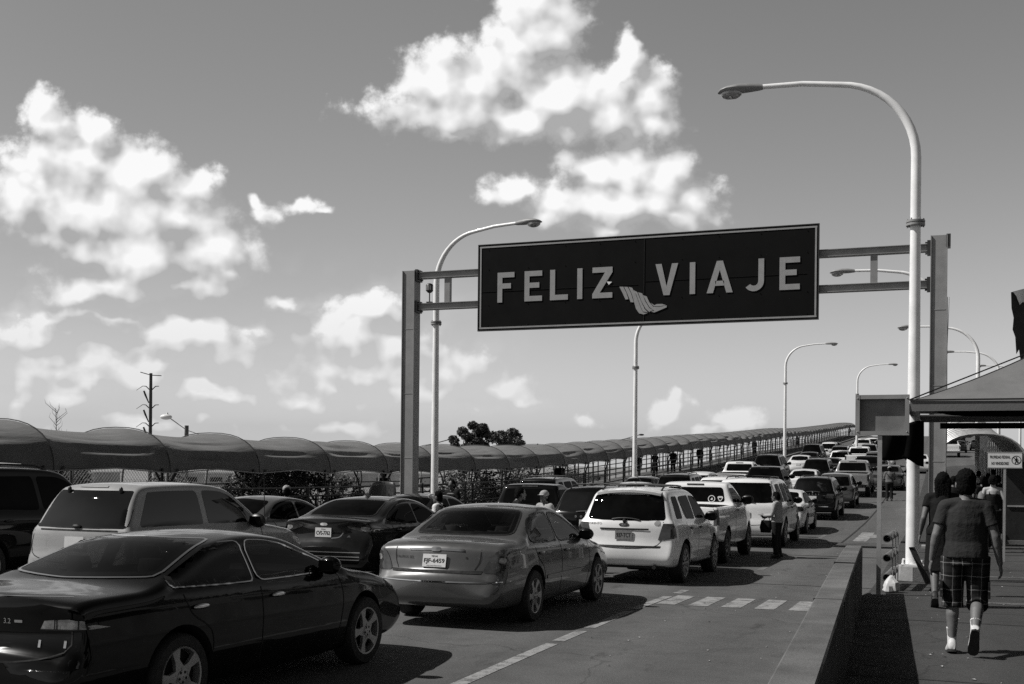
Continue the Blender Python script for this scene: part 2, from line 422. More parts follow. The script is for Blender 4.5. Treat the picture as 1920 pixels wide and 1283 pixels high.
def clear_glass(name, tint, rough=.01):
    m = bpy.data.materials.new(name); m.use_nodes = True; T = NT(m.node_tree); nt = m.node_tree
    for n_ in list(nt.nodes): nt.nodes.remove(n_)
    fr = T.n('ShaderNodeFresnel'); fr.inputs['IOR'].default_value = 1.55
    tr = T.n('ShaderNodeBsdfTransparent'); tr.inputs[0].default_value = (tint, tint, tint, 1)
    gl = T.n('ShaderNodeBsdfGlossy'); gl.inputs['Roughness'].default_value = rough
    mx = T.n('ShaderNodeMixShader'); ou = T.n('ShaderNodeOutputMaterial')
    T.put(mx.inputs[0], T.m('MULTIPLY', fr.outputs[0], .6)); nt.links.new(tr.outputs[0], mx.inputs[1]); nt.links.new(gl.outputs[0], mx.inputs[2]); nt.links.new(mx.outputs[0], ou.inputs[0])
    return m
M_CLEAR = clear_glass('window_glass', .62); M_SMOKE = clear_glass('smoked_window_glass', .34)
M_SEAT = mat('seat_cloth', .045, .9, var=.2, scale=9)
# ------------------------------------------------------------------ vehicles
# car space: +Y ahead, +X its right side, z up, origin on the ground under the rear axle
def car_body(sp):
    N, Mv = (sp.get('N', 96), 22) if not sp.get('open') else (136, 32)
    def chain(tab):
        P = catmull([(a, b, 0) for (a, b, *_) in tab], N)
        return [(q.x, q.y) for q in P]
    U, Lo = chain(sp['up']), chain(sp['lo'])
    Wh, wb, ro, fo = sp['W'] / 2, sp['wb'], sp['ro'], sp['fo']
    belt = sp['belt']; low = sp.get('low', [(.15, .88), (.28, .95), (.5, .99), (.72, 1.0), (.9, .985), (1.0, .955)])
    sh, tum = sp.get('sh', .03), sp.get('tum', .42)
    def W(x, z):
        b = interp(belt, x)
        xf, xr = wb * .62, wb * .25
        pl = 1 - sp.get('nose', .10) * max(0, (x - xf) / (wb + fo - xf)) ** 2.2 - sp.get('tail', .07) * max(0, (xr - x) / (ro + xr)) ** 2.4
        if z <= b: return Wh * pl * interp(low, z / b)
        t = z - b
        return max(.05, Wh * pl * low[-1][1] - sh * sstep(t / .05) - tum * t - sp.get('tcurv', .12) * t * t)
    def rad(x, z):
        b = interp(belt, x)
        r = sp.get('rroof', .10) if z > b + .18 else sp.get('rhood', .07)
        if x < -ro + .25 or x > wb + fo - .3: r = max(r, sp.get('rend', .13)) if z < b - .02 else r
        return r
    loop = U + Lo[::-1][1:-1]
    K = len(loop)
    # inward normals of the closed outline (U runs rear -> front over the top: inward is to its right)
    nrm = []
    for i in range(K):
        a, b = loop[(i - 2) % K], loop[(i + 2) % K]
        t = Vector((b[0] - a[0], b[1] - a[1])); t.normalize(); nrm.append(Vector((t.y, -t.x)))
    rs = [rad(*q) for q in loop]
    bows = []
    for i, q in enumerate(loop):
        n_ = abs(nrm[i].x)
        bows.append(sp.get('bowroof', .035) * (1 - n_) + sp.get('bowend', .11) * n_ if i < N else .01)
    for _ in range(6):
        rs = [(rs[i - 1] + 2 * rs[i] + rs[(i + 1) % K]) / 4 for i in range(K)]
        bows = [(bows[i - 1] + 2 * bows[i] + bows[(i + 1) % K]) / 4 for i in range(K)]
    def ins(i, d): return loop[i][0] + nrm[i].x * d, loop[i][1] + nrm[i].y * d
    yf = [0, .22, .44, .64, .8, .92]; ph = [0, 22.5, 45, 67.5, 90]
    rings = []
    edge = []
    for i in range(K):
        e = ins(i, bows[i] + rs[i]); edge.append(e)
    for f in yf:
        ring = []
        for i in range(K):
            We = W(*edge[i]); x, z = ins(i, bows[i] * f * f); ring.append((f * (We - rs[i]), x, z))
        rings.append(ring)
    for a in ph:
        ring = []
        for i in range(K):
            We = W(*edge[i]); r = rs[i]
            x, z = ins(i, bows[i] + r * (1 - cos(radians(a)))); ring.append((We - r + r * sin(radians(a)), x, z))
        rings.append(ring)
    vs = []; fs = []
    for side in (1, -1):
        base = len(vs)
        for ring in rings: vs += [(side * y, x, z) for (y, x, z) in ring]
        for k in range(len(rings) - 1):
            for i in range(K):
                q = [base + k * K + i, base + k * K + (i + 1) % K, base + (k + 1) * K + (i + 1) % K, base + (k + 1) * K + i]
                fs.append(q if side > 0 else q[::-1])
        # side sheet between the upper and the lower edge
        gb = len(vs)
        for j in range(1, Mv):
            t = j / Mv
            for i in range(N):
                a = edge[i]; b = edge[(K - i) % K] if 0 < i < N - 1 else edge[i]
                if i == 0 or i == N - 1: b = a
                x, z = a[0] + (b[0] - a[0]) * t, a[1] + (b[1] - a[1]) * t
                vs.append((side * W(x, z), x, z))
        last = base + (len(rings) - 1) * K
        def vid(i, j):
            if j == 0 or i in (0, N - 1): return last + i
            if j == Mv: return last + (K - i)
            return gb + (j - 1) * N + i
        for j in range(Mv):
            for i in range(N - 1):
                q = [vid(i, j), vid(i + 1, j), vid(i + 1, j + 1), vid(i, j + 1)]
                q2 = []
                for u in q:
                    if u not in q2: q2.append(u)
                if len(q2) > 2: fs.append(q2 if side > 0 else q2[::-1])
    m = MB(); m.add(vs, fs)
    me = m.mesh('body', [P_GREY, M_WELL], sharp=None, merge=.0006)
    bm = bmesh.new(); bm.from_mesh(me)
    loose = [v for v in bm.verts if not v.link_faces]
    if loose: bmesh.ops.delete(bm, geom=loose, context='VERTS')
    bm.to_mesh(me); bm.free()
    # wheel arches (and the load bed) are cut out
    c = MB(); R = sp['R']
    for yy in (0, wb):
        for s_ in (1, -1):
            x0, x1 = s_ * (Wh - .30), s_ * (Wh + .3)
            Mx = Matrix.Translation((0, yy, R + sp.get('archz', .01)))
            ra = R + sp.get('arch', .055)
            c.lathe([(0.001, x0), (ra, x0), (ra, x1), (0.001, x1)], 'x', 36, Mx)
    if 'bed' in sp:
        b0, b1, bw, bz = sp['bed']; c.box((0, (b0 + b1) / 2, bz + 1), (bw * 2, b1 - b0, 2))
    cm = c.mesh('cutter', [M_WELL], sharp=None, merge=.0015)
    ob = link('tmp_body', me); cu = link('tmp_cut', cm)
    md = ob.modifiers.new('b', 'BOOLEAN'); md.operation = 'DIFFERENCE'; md.object = cu; md.solver = 'EXACT'; md.material_mode = 'TRANSFER'
    bpy.context.view_layer.update()
    dg = bpy.context.evaluated_depsgraph_get()
    out = bpy.data.meshes.new_from_object(ob.evaluated_get(dg), depsgraph=dg)
    bpy.data.objects.remove(ob); bpy.data.objects.remove(cu)
    out.name = 'body'
    if len(out.materials) < 2:
        out.materials.clear(); out.materials.append(P_GREY); out.materials.append(M_WELL)
    if sp.get('open'):
        # real openings behind the glass
        wins = [('R', p_) for n_, p_ in sp['side']] + [('L', p_) for n_, p_ in sp['side']] + [('B', sp['rear']), ('F', sp['ws'])]
        wins = [(a, inset(rpoly(p_), .022)) for a, p_ in wins]
        bm = bmesh.new(); bm.from_mesh(out); kill = []
        for f in bm.faces:
            n = f.normal
            for ax, poly in wins:
                k = {'R': n.x, 'L': -n.x, 'B': -n.y, 'F': n.y}[ax]
                if k < Proj.LIM[ax]: continue
                c = f.calc_center_median()
                if ax in 'BF' and ((c.y > sp['wb'] * .5) != (ax == 'F')): continue
                if all(inside(poly, v.co.y if ax in 'RL' else v.co.x, v.co.z) for v in f.verts): kill.append(f); break
        bmesh.ops.delete(bm, geom=kill, context='FACES'); bm.to_mesh(out); bm.free()
    out.set_sharp_from_angle(angle=radians(38))
    return out
def inside(P, x, y):
    r = False
    for (a, b), (c, d) in zip(P, P[1:] + P[:1]):
        if (b > y) != (d > y) and x < (c - a) * (y - b) / (d - b) + a: r = not r
    return r
def inset(P, d):
    cx_, cy_ = sum(q[0] for q in P) / len(P), sum(q[1] for q in P) / len(P); out = []
    for i, q in enumerate(P):
        a, b = P[i - 1], P[(i + 1) % len(P)]; t = Vector((b[0] - a[0], b[1] - a[1]))
        if t.length < 1e-9: out.append(q); continue
        t.normalize(); n = Vector((-t.y, t.x))
        if n.dot(Vector((cx_ - q[0], cy_ - q[1]))) < 0: n = -n
        out.append((q[0] + n.x * d, q[1] + n.y * d))
    return out

def rpoly(pts, f=.34, rmax=.075, k=5):
    """the polygon with its corners rounded"""
    P = [Vector((a, b)) for a, b in pts]; out = []; n = len(P)
    for i in range(n):
        p0, p1, p2 = P[i - 1], P[i], P[(i + 1) % n]
        a = p0 - p1; b = p2 - p1
        a = p1 + a.normalized() * min(a.length * f, rmax); b = p1 + b.normalized() * min(b.length * f, rmax)
        for j in range(k + 1):
            t = j / k; q = a * (1 - t) ** 2 + p1 * (2 * t * (1 - t)) + b * t * t
            out.append((q.x, q.y))
    return out

def ring_box(x, y, z, hw, hd):
    return [Vector((x + hw * a, y + hd * b, z)) for a, b in ((-1, -.4), (-.7, -1), (.7, -1), (1, -.4), (1, .4), (.7, 1), (-.7, 1), (-1, .4))]
class Proj:
    LIM = {'R': .42, 'L': .42, 'B': .17, 'F': .2, 'T': .1}
    """lays panels, strips and lettering on a body by shooting rays at it"""
    def __init__(s, me):
        s.t = BVHTree.FromPolygons([v.co.copy() for v in me.vertices], [list(p.vertices) for p in me.polygons])
    def cast(s, ax, a, z):
        if ax == 'R': o, d = Vector((3, a, z)), Vector((-1, 0, 0))
        elif ax == 'L': o, d = Vector((-3, a, z)), Vector((1, 0, 0))
        elif ax == 'B': o, d = Vector((a, -4, z)), Vector((0, 1, 0))
        elif ax == 'F': o, d = Vector((a, 9, z)), Vector((0, -1, 0))
        else: o, d = Vector((a, z, 5)), Vector((0, 0, -1))
        h = s.t.ray_cast(o, d)
        if h[0] is None: return None, None, 0
        n = h[1] if h[1].dot(d) < 0 else -h[1]
        return h[0], n, -n.dot(d)
    def hit(s, ax, a, z, off, lim=-1):
        p_, n, k = s.cast(ax, a, z)
        return p_ + n * off if p_ is not None and k > lim else None
    LIM = {'R': .42, 'L': .42, 'B': .17, 'F': .2, 'T': .1}
    def panel(s, m, ax, poly, off=.004, rows=14, cols=14, smooth=0, mi=0):
        P = rpoly(poly) if smooth else poly
        z0, z1 = min(q[1] for q in P), max(q[1] for q in P); e = (z1 - z0) * .004
        vs = []; ok = {}
        for i in range(rows + 1):
            t = i / rows; t = .5 - .5 * cos(pi * t)
            z = z0 + e + (z1 - z0 - 2 * e) * t; xs = []
            for (a, b), (c, d) in zip(P, P[1:] + P[:1]):
                if (b - z) * (d - z) <= 0 and b != d: xs.append(a + (c - a) * (z - b) / (d - b))
            if not xs: continue
            for j in range(cols + 1):
                h = s.hit(ax, min(xs) + (max(xs) - min(xs)) * j / cols, z, off, s.LIM[ax])
                if h is not None: ok[(i, j)] = len(vs); vs.append(h)
        fs = [[ok[k] for k in ((i, j), (i, j + 1), (i + 1, j + 1), (i + 1, j))] for i in range(rows) for j in range(cols)
              if all(k in ok for k in ((i, j), (i, j + 1), (i + 1, j + 1), (i + 1, j)))]
        fs = [f for f in fs if max((vs[f[i]] - vs[f[i - 1]]).length for i in range(4)) < .40]
        m.add(vs, fs, mi)
    def strip(s, m, ax, path, w, off=.003, n=None, mi=0, closed=False, smooth=False):
        if closed: pts = rpoly(path) ; pts = pts + pts[:2]
        else: pts = [(q.x, q.y) for q in catmull([(a, b, 0) for a, b in path], n or 30)]
        if closed:
            pts = [(q.x, q.y) for q in catmull([(a, b, 0) for a, b in pts[:-2]], n or 60, True)]; pts += pts[:1]
        C = [s.cast(ax, *q) for q in pts]; vs = []; idx = []
        for i, (p_, nn, k) in enumerate(C):
            if p_ is None or k < s.LIM[ax] * .5: idx.append(None); continue
            a = C[i - 1][0] if i > 0 else (C[-2][0] if closed else p_); b = C[i + 1][0] if i < len(C) - 1 else (C[1][0] if closed else p_)
            if a is None: a = p_
            if b is None: b = p_
            t = b - a
            if t.length < 1e-6: idx.append(None); continue
            sd = nn.cross(t).normalized() * (w / 2)
            idx.append(len(vs)); vs += [p_ + sd + nn * off, p_ - sd + nn * off]
        fs = [(a, a + 1, b + 1, b) for a, b in zip(idx, idx[1:]) if a is not None and b is not None and (vs[a] - vs[b]).length < .4]
        m.add(vs, fs, mi)
    def text(s, m, ax, txt, h, a, z, off=.004, mi=0, w=None):
        vs, fs = text2d(txt, h, w); out = []
        for (x, y) in vs:
            q = s.hit(ax, a + x, z + y, off)
            if q is None: return
            out.append(q)
        m.add(out, fs, mi, False)

TXT = {}
def text2d(txt, h, w=None, bold=0.0):
    k = (txt, bold)
    if k not in TXT:
        c = bpy.data.curves.new('t', 'FONT'); c.body = txt; c.size = 1; c.align_x = 'CENTER'; c.resolution_u = 3; c.offset = bold
        o = bpy.data.objects.new('t', c); COL.objects.link(o)
        dg = bpy.context.evaluated_depsgraph_get(); me = o.evaluated_get(dg).to_mesh()
        vs = [(v.co.x, v.co.y) for v in me.vertices]; fs = [tuple(p.vertices) for p in me.polygons]
        bpy.data.objects.remove(o); bpy.data.curves.remove(c)
        x0, x1 = min(v[0] for v in vs), max(v[0] for v in vs); y0, y1 = min(v[1] for v in vs), max(v[1] for v in vs)
        TXT[k] = ([((x - (x0 + x1) / 2) / (y1 - y0), (y - (y0 + y1) / 2) / (y1 - y0)) for x, y in vs], fs, (x1 - x0) / (y1 - y0))
    vs, fs, asp = TXT[k]
    kx = (w / asp) if w else h
    return [(x * kx, y * h) for x, y in vs], fs

def wheel_meshes(R, w, kind):
    """tyre and rim about the X axis, outer face at +X"""
    rr = R * {'five': .70, 'multi': .70, 'six': .68, 'steel': .62, 'far': .65}[kind]
    t = MB(); n = 40 if kind != 'far' else 20
    t.lathe([(rr * .97, w * .42), (rr * 1.02, w * .5), (R * .93, w * .5), (R * .985, w * .40), (R, w * .25), (R, -w * .25), (R * .985, -w * .4), (R * .93, -w * .5), (rr, -w * .5), (.02, -w * .45)], 'x', n)
    if kind != 'far':
        for k in range(3):
            x = (-.22 + .22 * k) * w; t.lathe([(R * 1.004, x - .012), (R * 1.004, x + .012)], 'x', n)
    r = MB()
    r.lathe([(rr * 1.0, w * .47), (rr * .99, w * .50), (rr * .93, w * .48), (rr * .9, w * .2)], 'x', n, mi=0)
    r.lathe([(rr * .9, w * .18), (.01, w * .14)], 'x', n, mi=1)
    ns = {'five': 5, 'multi': 10, 'six': 6, 'steel': 0, 'far': 5}[kind]
    for k in range(ns):
        a = 2 * pi * k / ns + pi / 2
        M = Matrix.Rotation(a, 4, 'X')
        w0, w1 = {'five': (.060, .046), 'multi': (.03, .028), 'six': (.058, .046), 'far': (.07, .06)}[kind]
        x0, x1 = w * .49, w * .44
        vs = [Vector((x0, -w0, .03)), Vector((x0, w0, .03)), Vector((x1, w1 * .55, rr * .55)), Vector((x1, -w1 * .55, rr * .55)), Vector((x0, w1, rr * .96)), Vector((x0, -w1, rr * .96))]
        vs += [q + Vector((-.03, 0, 0)) for q in vs]
        r.add([M @ q for q in vs], [(0, 1, 2, 3), (3, 2, 4, 5), (0, 3, 9, 6), (3, 5, 11, 9), (1, 7, 8, 2), (2, 8, 10, 4)], 0, False)
    if kind == 'steel':
        r.lathe([(rr * .9, w * .30), (rr * .6, w * .42), (rr * .35, w * .30), (rr * .3, w * .46), (.01, w * .47)], 'x', n, mi=0)
        for k in range(10):
            a = 2 * pi * k / 10; r.ellipsoid((w * .39, cos(a) * rr * .74, sin(a) * rr * .74), (.012, .03, .03), n=8, mi=1)
    r.lathe([(rr * .24, w * .44), (rr * .22, w * .52), (.005, w * .53)], 'x', 16, mi=0)
    for k in range(5):
        a = 2 * pi * (k + .5) / 5 + pi / 2; r.ellipsoid((w * .515, cos(a) * rr * .17, sin(a) * rr * .17), (.008, .013, .013), n=6, mi=1)
    return t.mesh('wheel', [M_RUBBER], 35), r.mesh('rim', [M_RIM if kind != 'steel' else M_RIMD, M_WELL], 30)

def build_type(key, sp):
    """all meshes of one kind of vehicle: list of (name, mesh, matrix, children)"""
    body = car_body(sp)
    pj = Proj(car_body(dict(sp, open=False))) if sp.get('open') else Proj(body)
    parts = []
    def add(name, mesh, mtx=None, ch=(), far=True): parts.append((name, mesh, mtx or Matrix(), list(ch), far))
    def P(name, mats, fn, far=True, sharp=60):
        m = MB(); fn(m)
        if m.f: add(name, m.mesh(name, mats, sharp), far=far)
    add('body', body)
    wb, Wh, R = sp['wb'], sp['W'] / 2, sp['R']
    gl = sp.get('glass', M_GLASS)
    for nm, poly in sp['side']:
        for ax in 'RL':
            def fn(m, poly=poly, ax=ax):
                pj.panel(m, ax, poly, .004, 16, 16, smooth=48)
            def fn2(m, poly=poly, ax=ax):
                pj.strip(m, ax, poly, sp.get('trimw', .02), .0065, 64, closed=True)
            m = MB(); fn(m); ch = []
            if sp.get('trim') is not None:
                t = MB(); fn2(t); ch = [('window_trim', t.mesh('window_trim', [sp['trim']], 60), Matrix())]
            if sp.get('open'):
                t = MB(); pj.strip(t, ax, inset(rpoly(poly), .026), .062, .0025, 64, closed=True); ch.append(('window_seal', t.mesh('window_seal', [M_BLACK], 60), Matrix()))
            add(nm, m.mesh(nm, [gl], 60), ch=ch)
    def rw(m): pj.panel(m, 'B', sp['rear'], .004, 18, 22, smooth=64)
    m = MB(); rw(m); ch = []
    if sp.get('rtrim') is not None:
        t = MB(); pj.strip(t, 'B', sp['rear'], .022, .006, 80, closed=True); ch.append(('window_trim', t.mesh('window_trim', [sp['rtrim']], 60), Matrix()))
    if sp.get('open'):
        t = MB(); pj.strip(t, 'B', inset(rpoly(sp['rear']), .022), .075, .0025, 90, closed=True); ch.append(('window_seal', t.mesh('window_seal', [M_BLACK], 60), Matrix()))
        cab = sp['open']; W2 = sp['W'] / 2
        m2 = MB(); m2.box((0, (cab[0] + cab[1]) / 2, .62), (W2 * 1.72, cab[1] - cab[0], .06), Matrix.Translation((0, 0, -.22))); m2.box((0, cab[0] + .04, .72), (W2 * 1.5, .06, .5)); add('cabin_floor', m2.mesh('cabin_floor', [M_WELL]))
        for sx_ in (-.37, .37):
            for yy, zz in ((cab[2], .45),) + (((cab[3] + .12, .43),) if cab[3] is not None else ()):
                m2 = MB(); m2.box((sx_, yy + .25, zz + .06), (.50, .52, .16))
                m2.loft([ring_box(sx_, yy - .02, zz + .05, .24, .08), ring_box(sx_, yy - .10, zz + .36, .235, .065), ring_box(sx_, yy - .15, zz + .56, .17, .05)])
                m2.loft([ring_box(sx_, yy - .155, zz + .58, .10, .04), ring_box(sx_, yy - .165, zz + .66, .125, .05), ring_box(sx_, yy - .17, zz + .74, .10, .04)])
                add('seat', m2.mesh('seat', [M_SEAT], 50))
        m2 = MB(); m2.loft([[Vector((x, cab[1] - .30, z)) for x, z in ((-W2 * .8, .66), (W2 * .8, .66), (W2 * .8, .93), (-W2 * .8, .93))], [Vector((x, cab[1] + .1, z)) for x, z in ((-W2 * .8, .66), (W2 * .8, .66), (W2 * .78, .97), (-W2 * .78, .97))]]); add('dashboard', m2.mesh('dashboard', [M_BLACK]))
        m2 = MB(); ps = [Vector((-.37 + .185 * cos(a), cab[1] - .42 - .07 * sin(a), .93 + .17 * sin(a))) for a in [2 * pi * k / 20 for k in range(21)]]; m2.tube(ps, .017, 6); m2.beam((-.37, cab[1] - .42, .93), (-.37, cab[1] - .2, .85), .05, .05); add('steering_wheel', m2.mesh('steering_wheel', [M_BLACK]))
    for fn in sp.get('rear_ch', []): ch.append(fn(pj))
    add('rear_window', m.mesh('rear_window', [gl], 60), ch=ch)
    P('windscreen', [M_CLEAR if sp.get('open') else gl], lambda m: pj.panel(m, 'F', sp['ws'], .004, 12, 16, smooth=48))
    for ax, sg in (('R', 1), ('L', -1)):
        def tl(m):
            pj.panel(m, 'B', [(sg * a, z) for a, z in sp['tail_b']], .006, 10, 12, smooth=sp.get('tail_s', 0), mi=0)
            if 'tail_r' in sp: pj.panel(m, ax, sp['tail_r'], .006, 10, 10, smooth=sp.get('tail_s', 0), mi=0)
            if 'tail_c' in sp: pj.panel(m, 'B', [(sg * a, z) for a, z in sp['tail_c']], .009, 6, 6, smooth=24, mi=1)
        P('taillight', [sp.get('tail_m', M_LAMP_R), M_LAMP_C], tl)
        P('headlight', [M_LAMP_C], lambda m: pj.panel(m, 'F', [(sg * a, z) for a, z in sp['head']], .006, 6, 8, smooth=24), far=False)
    P('grille', [M_BLACK], lambda m: pj.panel(m, 'F', sp['grille'], .005, 6, 10), far=False)
    # seams of the doors
    for ax, path in [(a, p_) for a in 'RL' for p_ in sp['seams']] + [('B', p_) for p_ in sp.get('bseams', [])]:
        P('panel_gap', [M_WELL], lambda m: pj.strip(m, ax, path, .012, .002, 30), far=False)
    for y, z in sp['handles']:
        for ax in 'RL':
            h = pj.hit(ax, y, z, .018)
            if h is None: continue
            m = MB(); m.ellipsoid(h, (.018, .10, .022), n=12)
            add('door_handle', m.mesh('door_handle', [sp.get('handle_m', M_BLACK)]), far=False)
    my, mz = sp['mirror']; ms = sp.get('mirror_s', 1.0)
    for sg, ax in ((1, 'R'), (-1, 'L')):
        h = pj.hit(ax, my, mz, 0.0)
        if h is None: continue
        m = MB(); x = h.x + sg * .13 * ms
        m.ellipsoid((x, my, mz + .02), (.115 * ms, .07, .085 * ms), n=16)
        m.beam((h.x - sg * .03, my + .03, mz - .03), (x, my + .01, mz - .02), .05, .05)
        q = MB(); q.box((x, my - .068, mz + .02), (.15 * ms, .006, .10 * ms))
        add('wing_mirror', m.mesh('wing_mirror', [sp.get('mirror_m', M_BLACK)]), ch=[('mirror_glass', q.mesh('mirror_glass', [M_GLASS]), Matrix())])
    for nm, mats, fn, far in sp.get('extra', []):
        if mats is None:
            r = fn(pj); add(nm, r[0], ch=r[1], far=far)
        else: P(nm, mats, lambda m: fn(pj, m), far, 40)
    if 'plate' in sp:
        pz, w_, h_, lines, pm = sp['plate']
        h = pj.hit('B', sp.get('plate_x', 0), pz, .0); px_ = sp.get('plate_x', 0)
        h2 = pj.hit('B', px_, pz + .07, .0); tl_ = atan2(h2.y - h.y, .07) if h2 else 0
        M = Matrix.Translation((px_, h.y - .014, pz)) @ Matrix.Rotation(-tl_ * .8, 4, 'X')
        m = MB(); m.box((0, 0, 0), (w_, .010, h_))
        t = MB()
        for txt, hh, ww, zz in lines:
            vs, fs = text2d(txt, hh, ww, .02); t.add([(x, -.0075, y + zz) for x, y in vs], fs, 0, False)
        ch = [('plate_lettering', t.mesh('plate_lettering', [M_INK], None, False), Matrix())] if lines else []
        add('license_plate', m.mesh('license_plate', [pm]), M, ch)
    ty, rm = wheel_meshes(R, sp.get('tw', .21), sp.get('rim', 'five'))
    for yy in (0, wb):
        for sg in (1, -1):
            M = Matrix.Translation((sg * (Wh - sp.get('tw', .21) / 2 - .015), yy, R))
            if sg < 0: M = M @ Matrix.Rotation(pi, 4, 'Z')
            add('wheel', ty, M, [('rim', rm, Matrix())])
    return parts

TYPES = {}
def spawn(key, name, label, cat, x, y, yaw=0.0, paint=None, group=None, far=False, dz=0.0, skip=()):
    if key not in TYPES: TYPES[key] = build_type(key, SPECS[key])
    z = zr(y + 1.3) - 1.3 * tan(slope(y + 1.3)) + dz
    root = thing(name, label, cat, (x, y, z), (slope(y + 1.3), 0, radians(yaw)), group)
    for nm, me, mtx, ch, keep in TYPES[key]:
        if (far and not keep) or nm in skip: continue
        o = link(nm, me, root); o.matrix_local = mtx
        if nm in ('body', 'spoiler') and paint:
            o.material_slots[0].link = 'OBJECT'; o.material_slots[0].material = paint
        for cn, cm, cmx in ch:
            if far and cn in ('rim', 'mirror_glass', 'window_trim'): 
                if cn != 'rim': continue
            c = link(cn, cm, o); c.matrix_local = cmx
    return root
# ------------------------------------------------------------------ kinds of vehicle
# up / lo: side outline from mid rear bumper to mid front bumper, over the top and along the underside
SPECS = {}
def lo_(ro, wb, fo, zb=.2, zr_=.55, zf=.5):
    return [(-ro, zr_), (-ro + .015, .42), (-ro + .05, .32), (-ro + .22, zb + .03), (-.3, zb), (wb * .5, zb - .02), (wb + .3, zb), (wb + fo - .2, zb + .02), (wb + fo - .04, .32), (wb + fo, zf)]

# ---- the black saloon in the foreground
def acura_extra():
    def lip(pj, m): pj.strip(m, 'B', [(-.66, .985), (-.3, .992), (.3, .992), (.66, .985)], .02, .004, 24)
    def bump(pj, m): pj.panel(m, 'B', [(-.80, .53), (-.74, .60), (.74, .60), (.80, .53), (.74, .475), (-.74, .475)], .012, 8, 24, 48)
    def divi(pj, m):
        for a in (.60, .615, .76): pj.strip(m, 'B', [(a, .785), (a + .004, .85)], .009, .009, 6)
        pj.strip(m, 'B', [(.50, .782), (.70, .782), (.87, .782)], .008, .009, 12)
    def badge(pj, m):
        pj.text(m, 'B', 'T', .035, -.16, .83, .004); pj.text(m, 'B', 'L', .035, -.10, .83, .004)
        pj.text(m, 'B', '3.2', .035, .24, .83, .004)
        pj.strip(m, 'B', [(.30, .83), (.36, .83)], .018, .004)
    def lock(pj, m):
        pj.strip(m, 'B', [(-.05, .935), (.03, .935)], .014, .006)
        for a in (.50, .68):
            pj.strip(m, 'B', [(a, .66), (a, .71)], .018, .006)
    def crease(pj, m):
        for ax in 'RL': pj.strip(m, ax, [(-.5, .36), (.4, .42), (2.3, .42)], .012, .004, 30)
    def fin(pj, m):
        h = pj.hit('T', 0, .45, 0)
        if h: m.tube([h, h + Vector((0, -.02, .02))], [.02, .012])
    return [('trunk_lip_trim', [M_CHROME], lip, True), ('lamp_divider', [M_BLACK], divi, False), ('badge', [M_CHROME], badge, False),
            ('trunk_lock', [M_CHROME], lock, False)]
SPECS['black_saloon'] = dict(W=1.79, wb=2.745, ro=1.14, fo=1.00, R=.325, rim='five', tw=.22,
    up=[(-1.14, .52, 0, 0), (-1.142, .57, 0, 0), (-1.125, .625, 0, 0), (-1.082, .655, 0, 0), (-1.066, .72, 0, 0), (-1.062, .85, 0, 0), (-1.055, .965, 0, 0), (-1.02, .995, 0, 0), (-.85, 1.015, 0, 0), (-.50, 1.03, 0, 0), (-.30, 1.055, 0, 0),
        (.10, 1.21, 0, 0), (.50, 1.345, 0, 0), (.75, 1.385, 0, 0), (1.15, 1.405, 0, 0), (1.50, 1.385, 0, 0), (1.72, 1.345, 0, 0), (2.1, 1.18, 0, 0), (2.50, 1.0, 0, 0),
        (2.62, .965, 0, 0), (3.05, .90, 0, 0), (3.45, .79, 0, 0), (3.66, .67, 0, 0), (3.735, .58, 0, 0), (3.745, .5, 0, 0)],
    lo=lo_(1.14, 2.745, 1.0), belt=[(-1.1, .93), (-.5, .955), (.5, .945), (2.0, .90), (2.6, .88), (3.2, .80), (3.7, .60)], tum=.46, sh=.035, nose=.16, tail=.10, rhood=.08, rend=.14,
    side=[('window', [(.00, .985), (-.10, 1.02), (-.02, 1.12), (.22, 1.255), (.50, 1.315), (.98, 1.325), (.98, .955), (.5, .965)]),
          ('window', [(1.04, .953), (1.04, 1.325), (1.30, 1.31), (1.55, 1.265), (1.95, 1.10), (2.24, .965), (2.1, .945)])],
    trim=M_CHROME, rtrim=M_CHROME, trimw=.014, open=(-.35, 2.35, 1.25, .30), glass=M_SMOKE,
    rear=[(-.66, 1.075), (0, 1.058), (.66, 1.075), (.68, 1.10), (.56, 1.33), (.50, 1.352), (0, 1.366), (-.50, 1.352), (-.56, 1.33), (-.68, 1.10)],
    ws=[(-.66, 1.02), (.66, 1.02), (.56, 1.33), (-.56, 1.33)],
    tail_b=[(.50, .785), (.53, .845), (.70, .855), (.84, .835), (.88, .785)], tail_r=[(-1.06, .785), (-1.04, .838), (-.84, .81), (-.72, .785)], tail_m=M_LAMP_C,
    head=[(.45, .62), (.50, .70), (.75, .72), (.80, .62)], grille=[(-.4, .6), (.4, .6), (.35, .7), (-.35, .7)],
    seams=[[(1.01, .95), (1.01, .55), (1.0, .3)], [(.02, .98), (.10, .80), (.34, .62), (.36, .34)], [(2.25, .93), (2.30, .7), (2.22, .3)]],
    bseams=[[(-.70, .97), (-.72, .80), (-.70, .64), (.70, .64), (.72, .80), (.70, .97)]],
    handles=[(.20, .83), (1.22, .825)], handle_m=M_CHROME, mirror=(2.02, .99), mirror_m=P_BLACK, plate_x=0,
    plate=(.72, .305, .152, [], M_PLATE), extra=acura_extra())

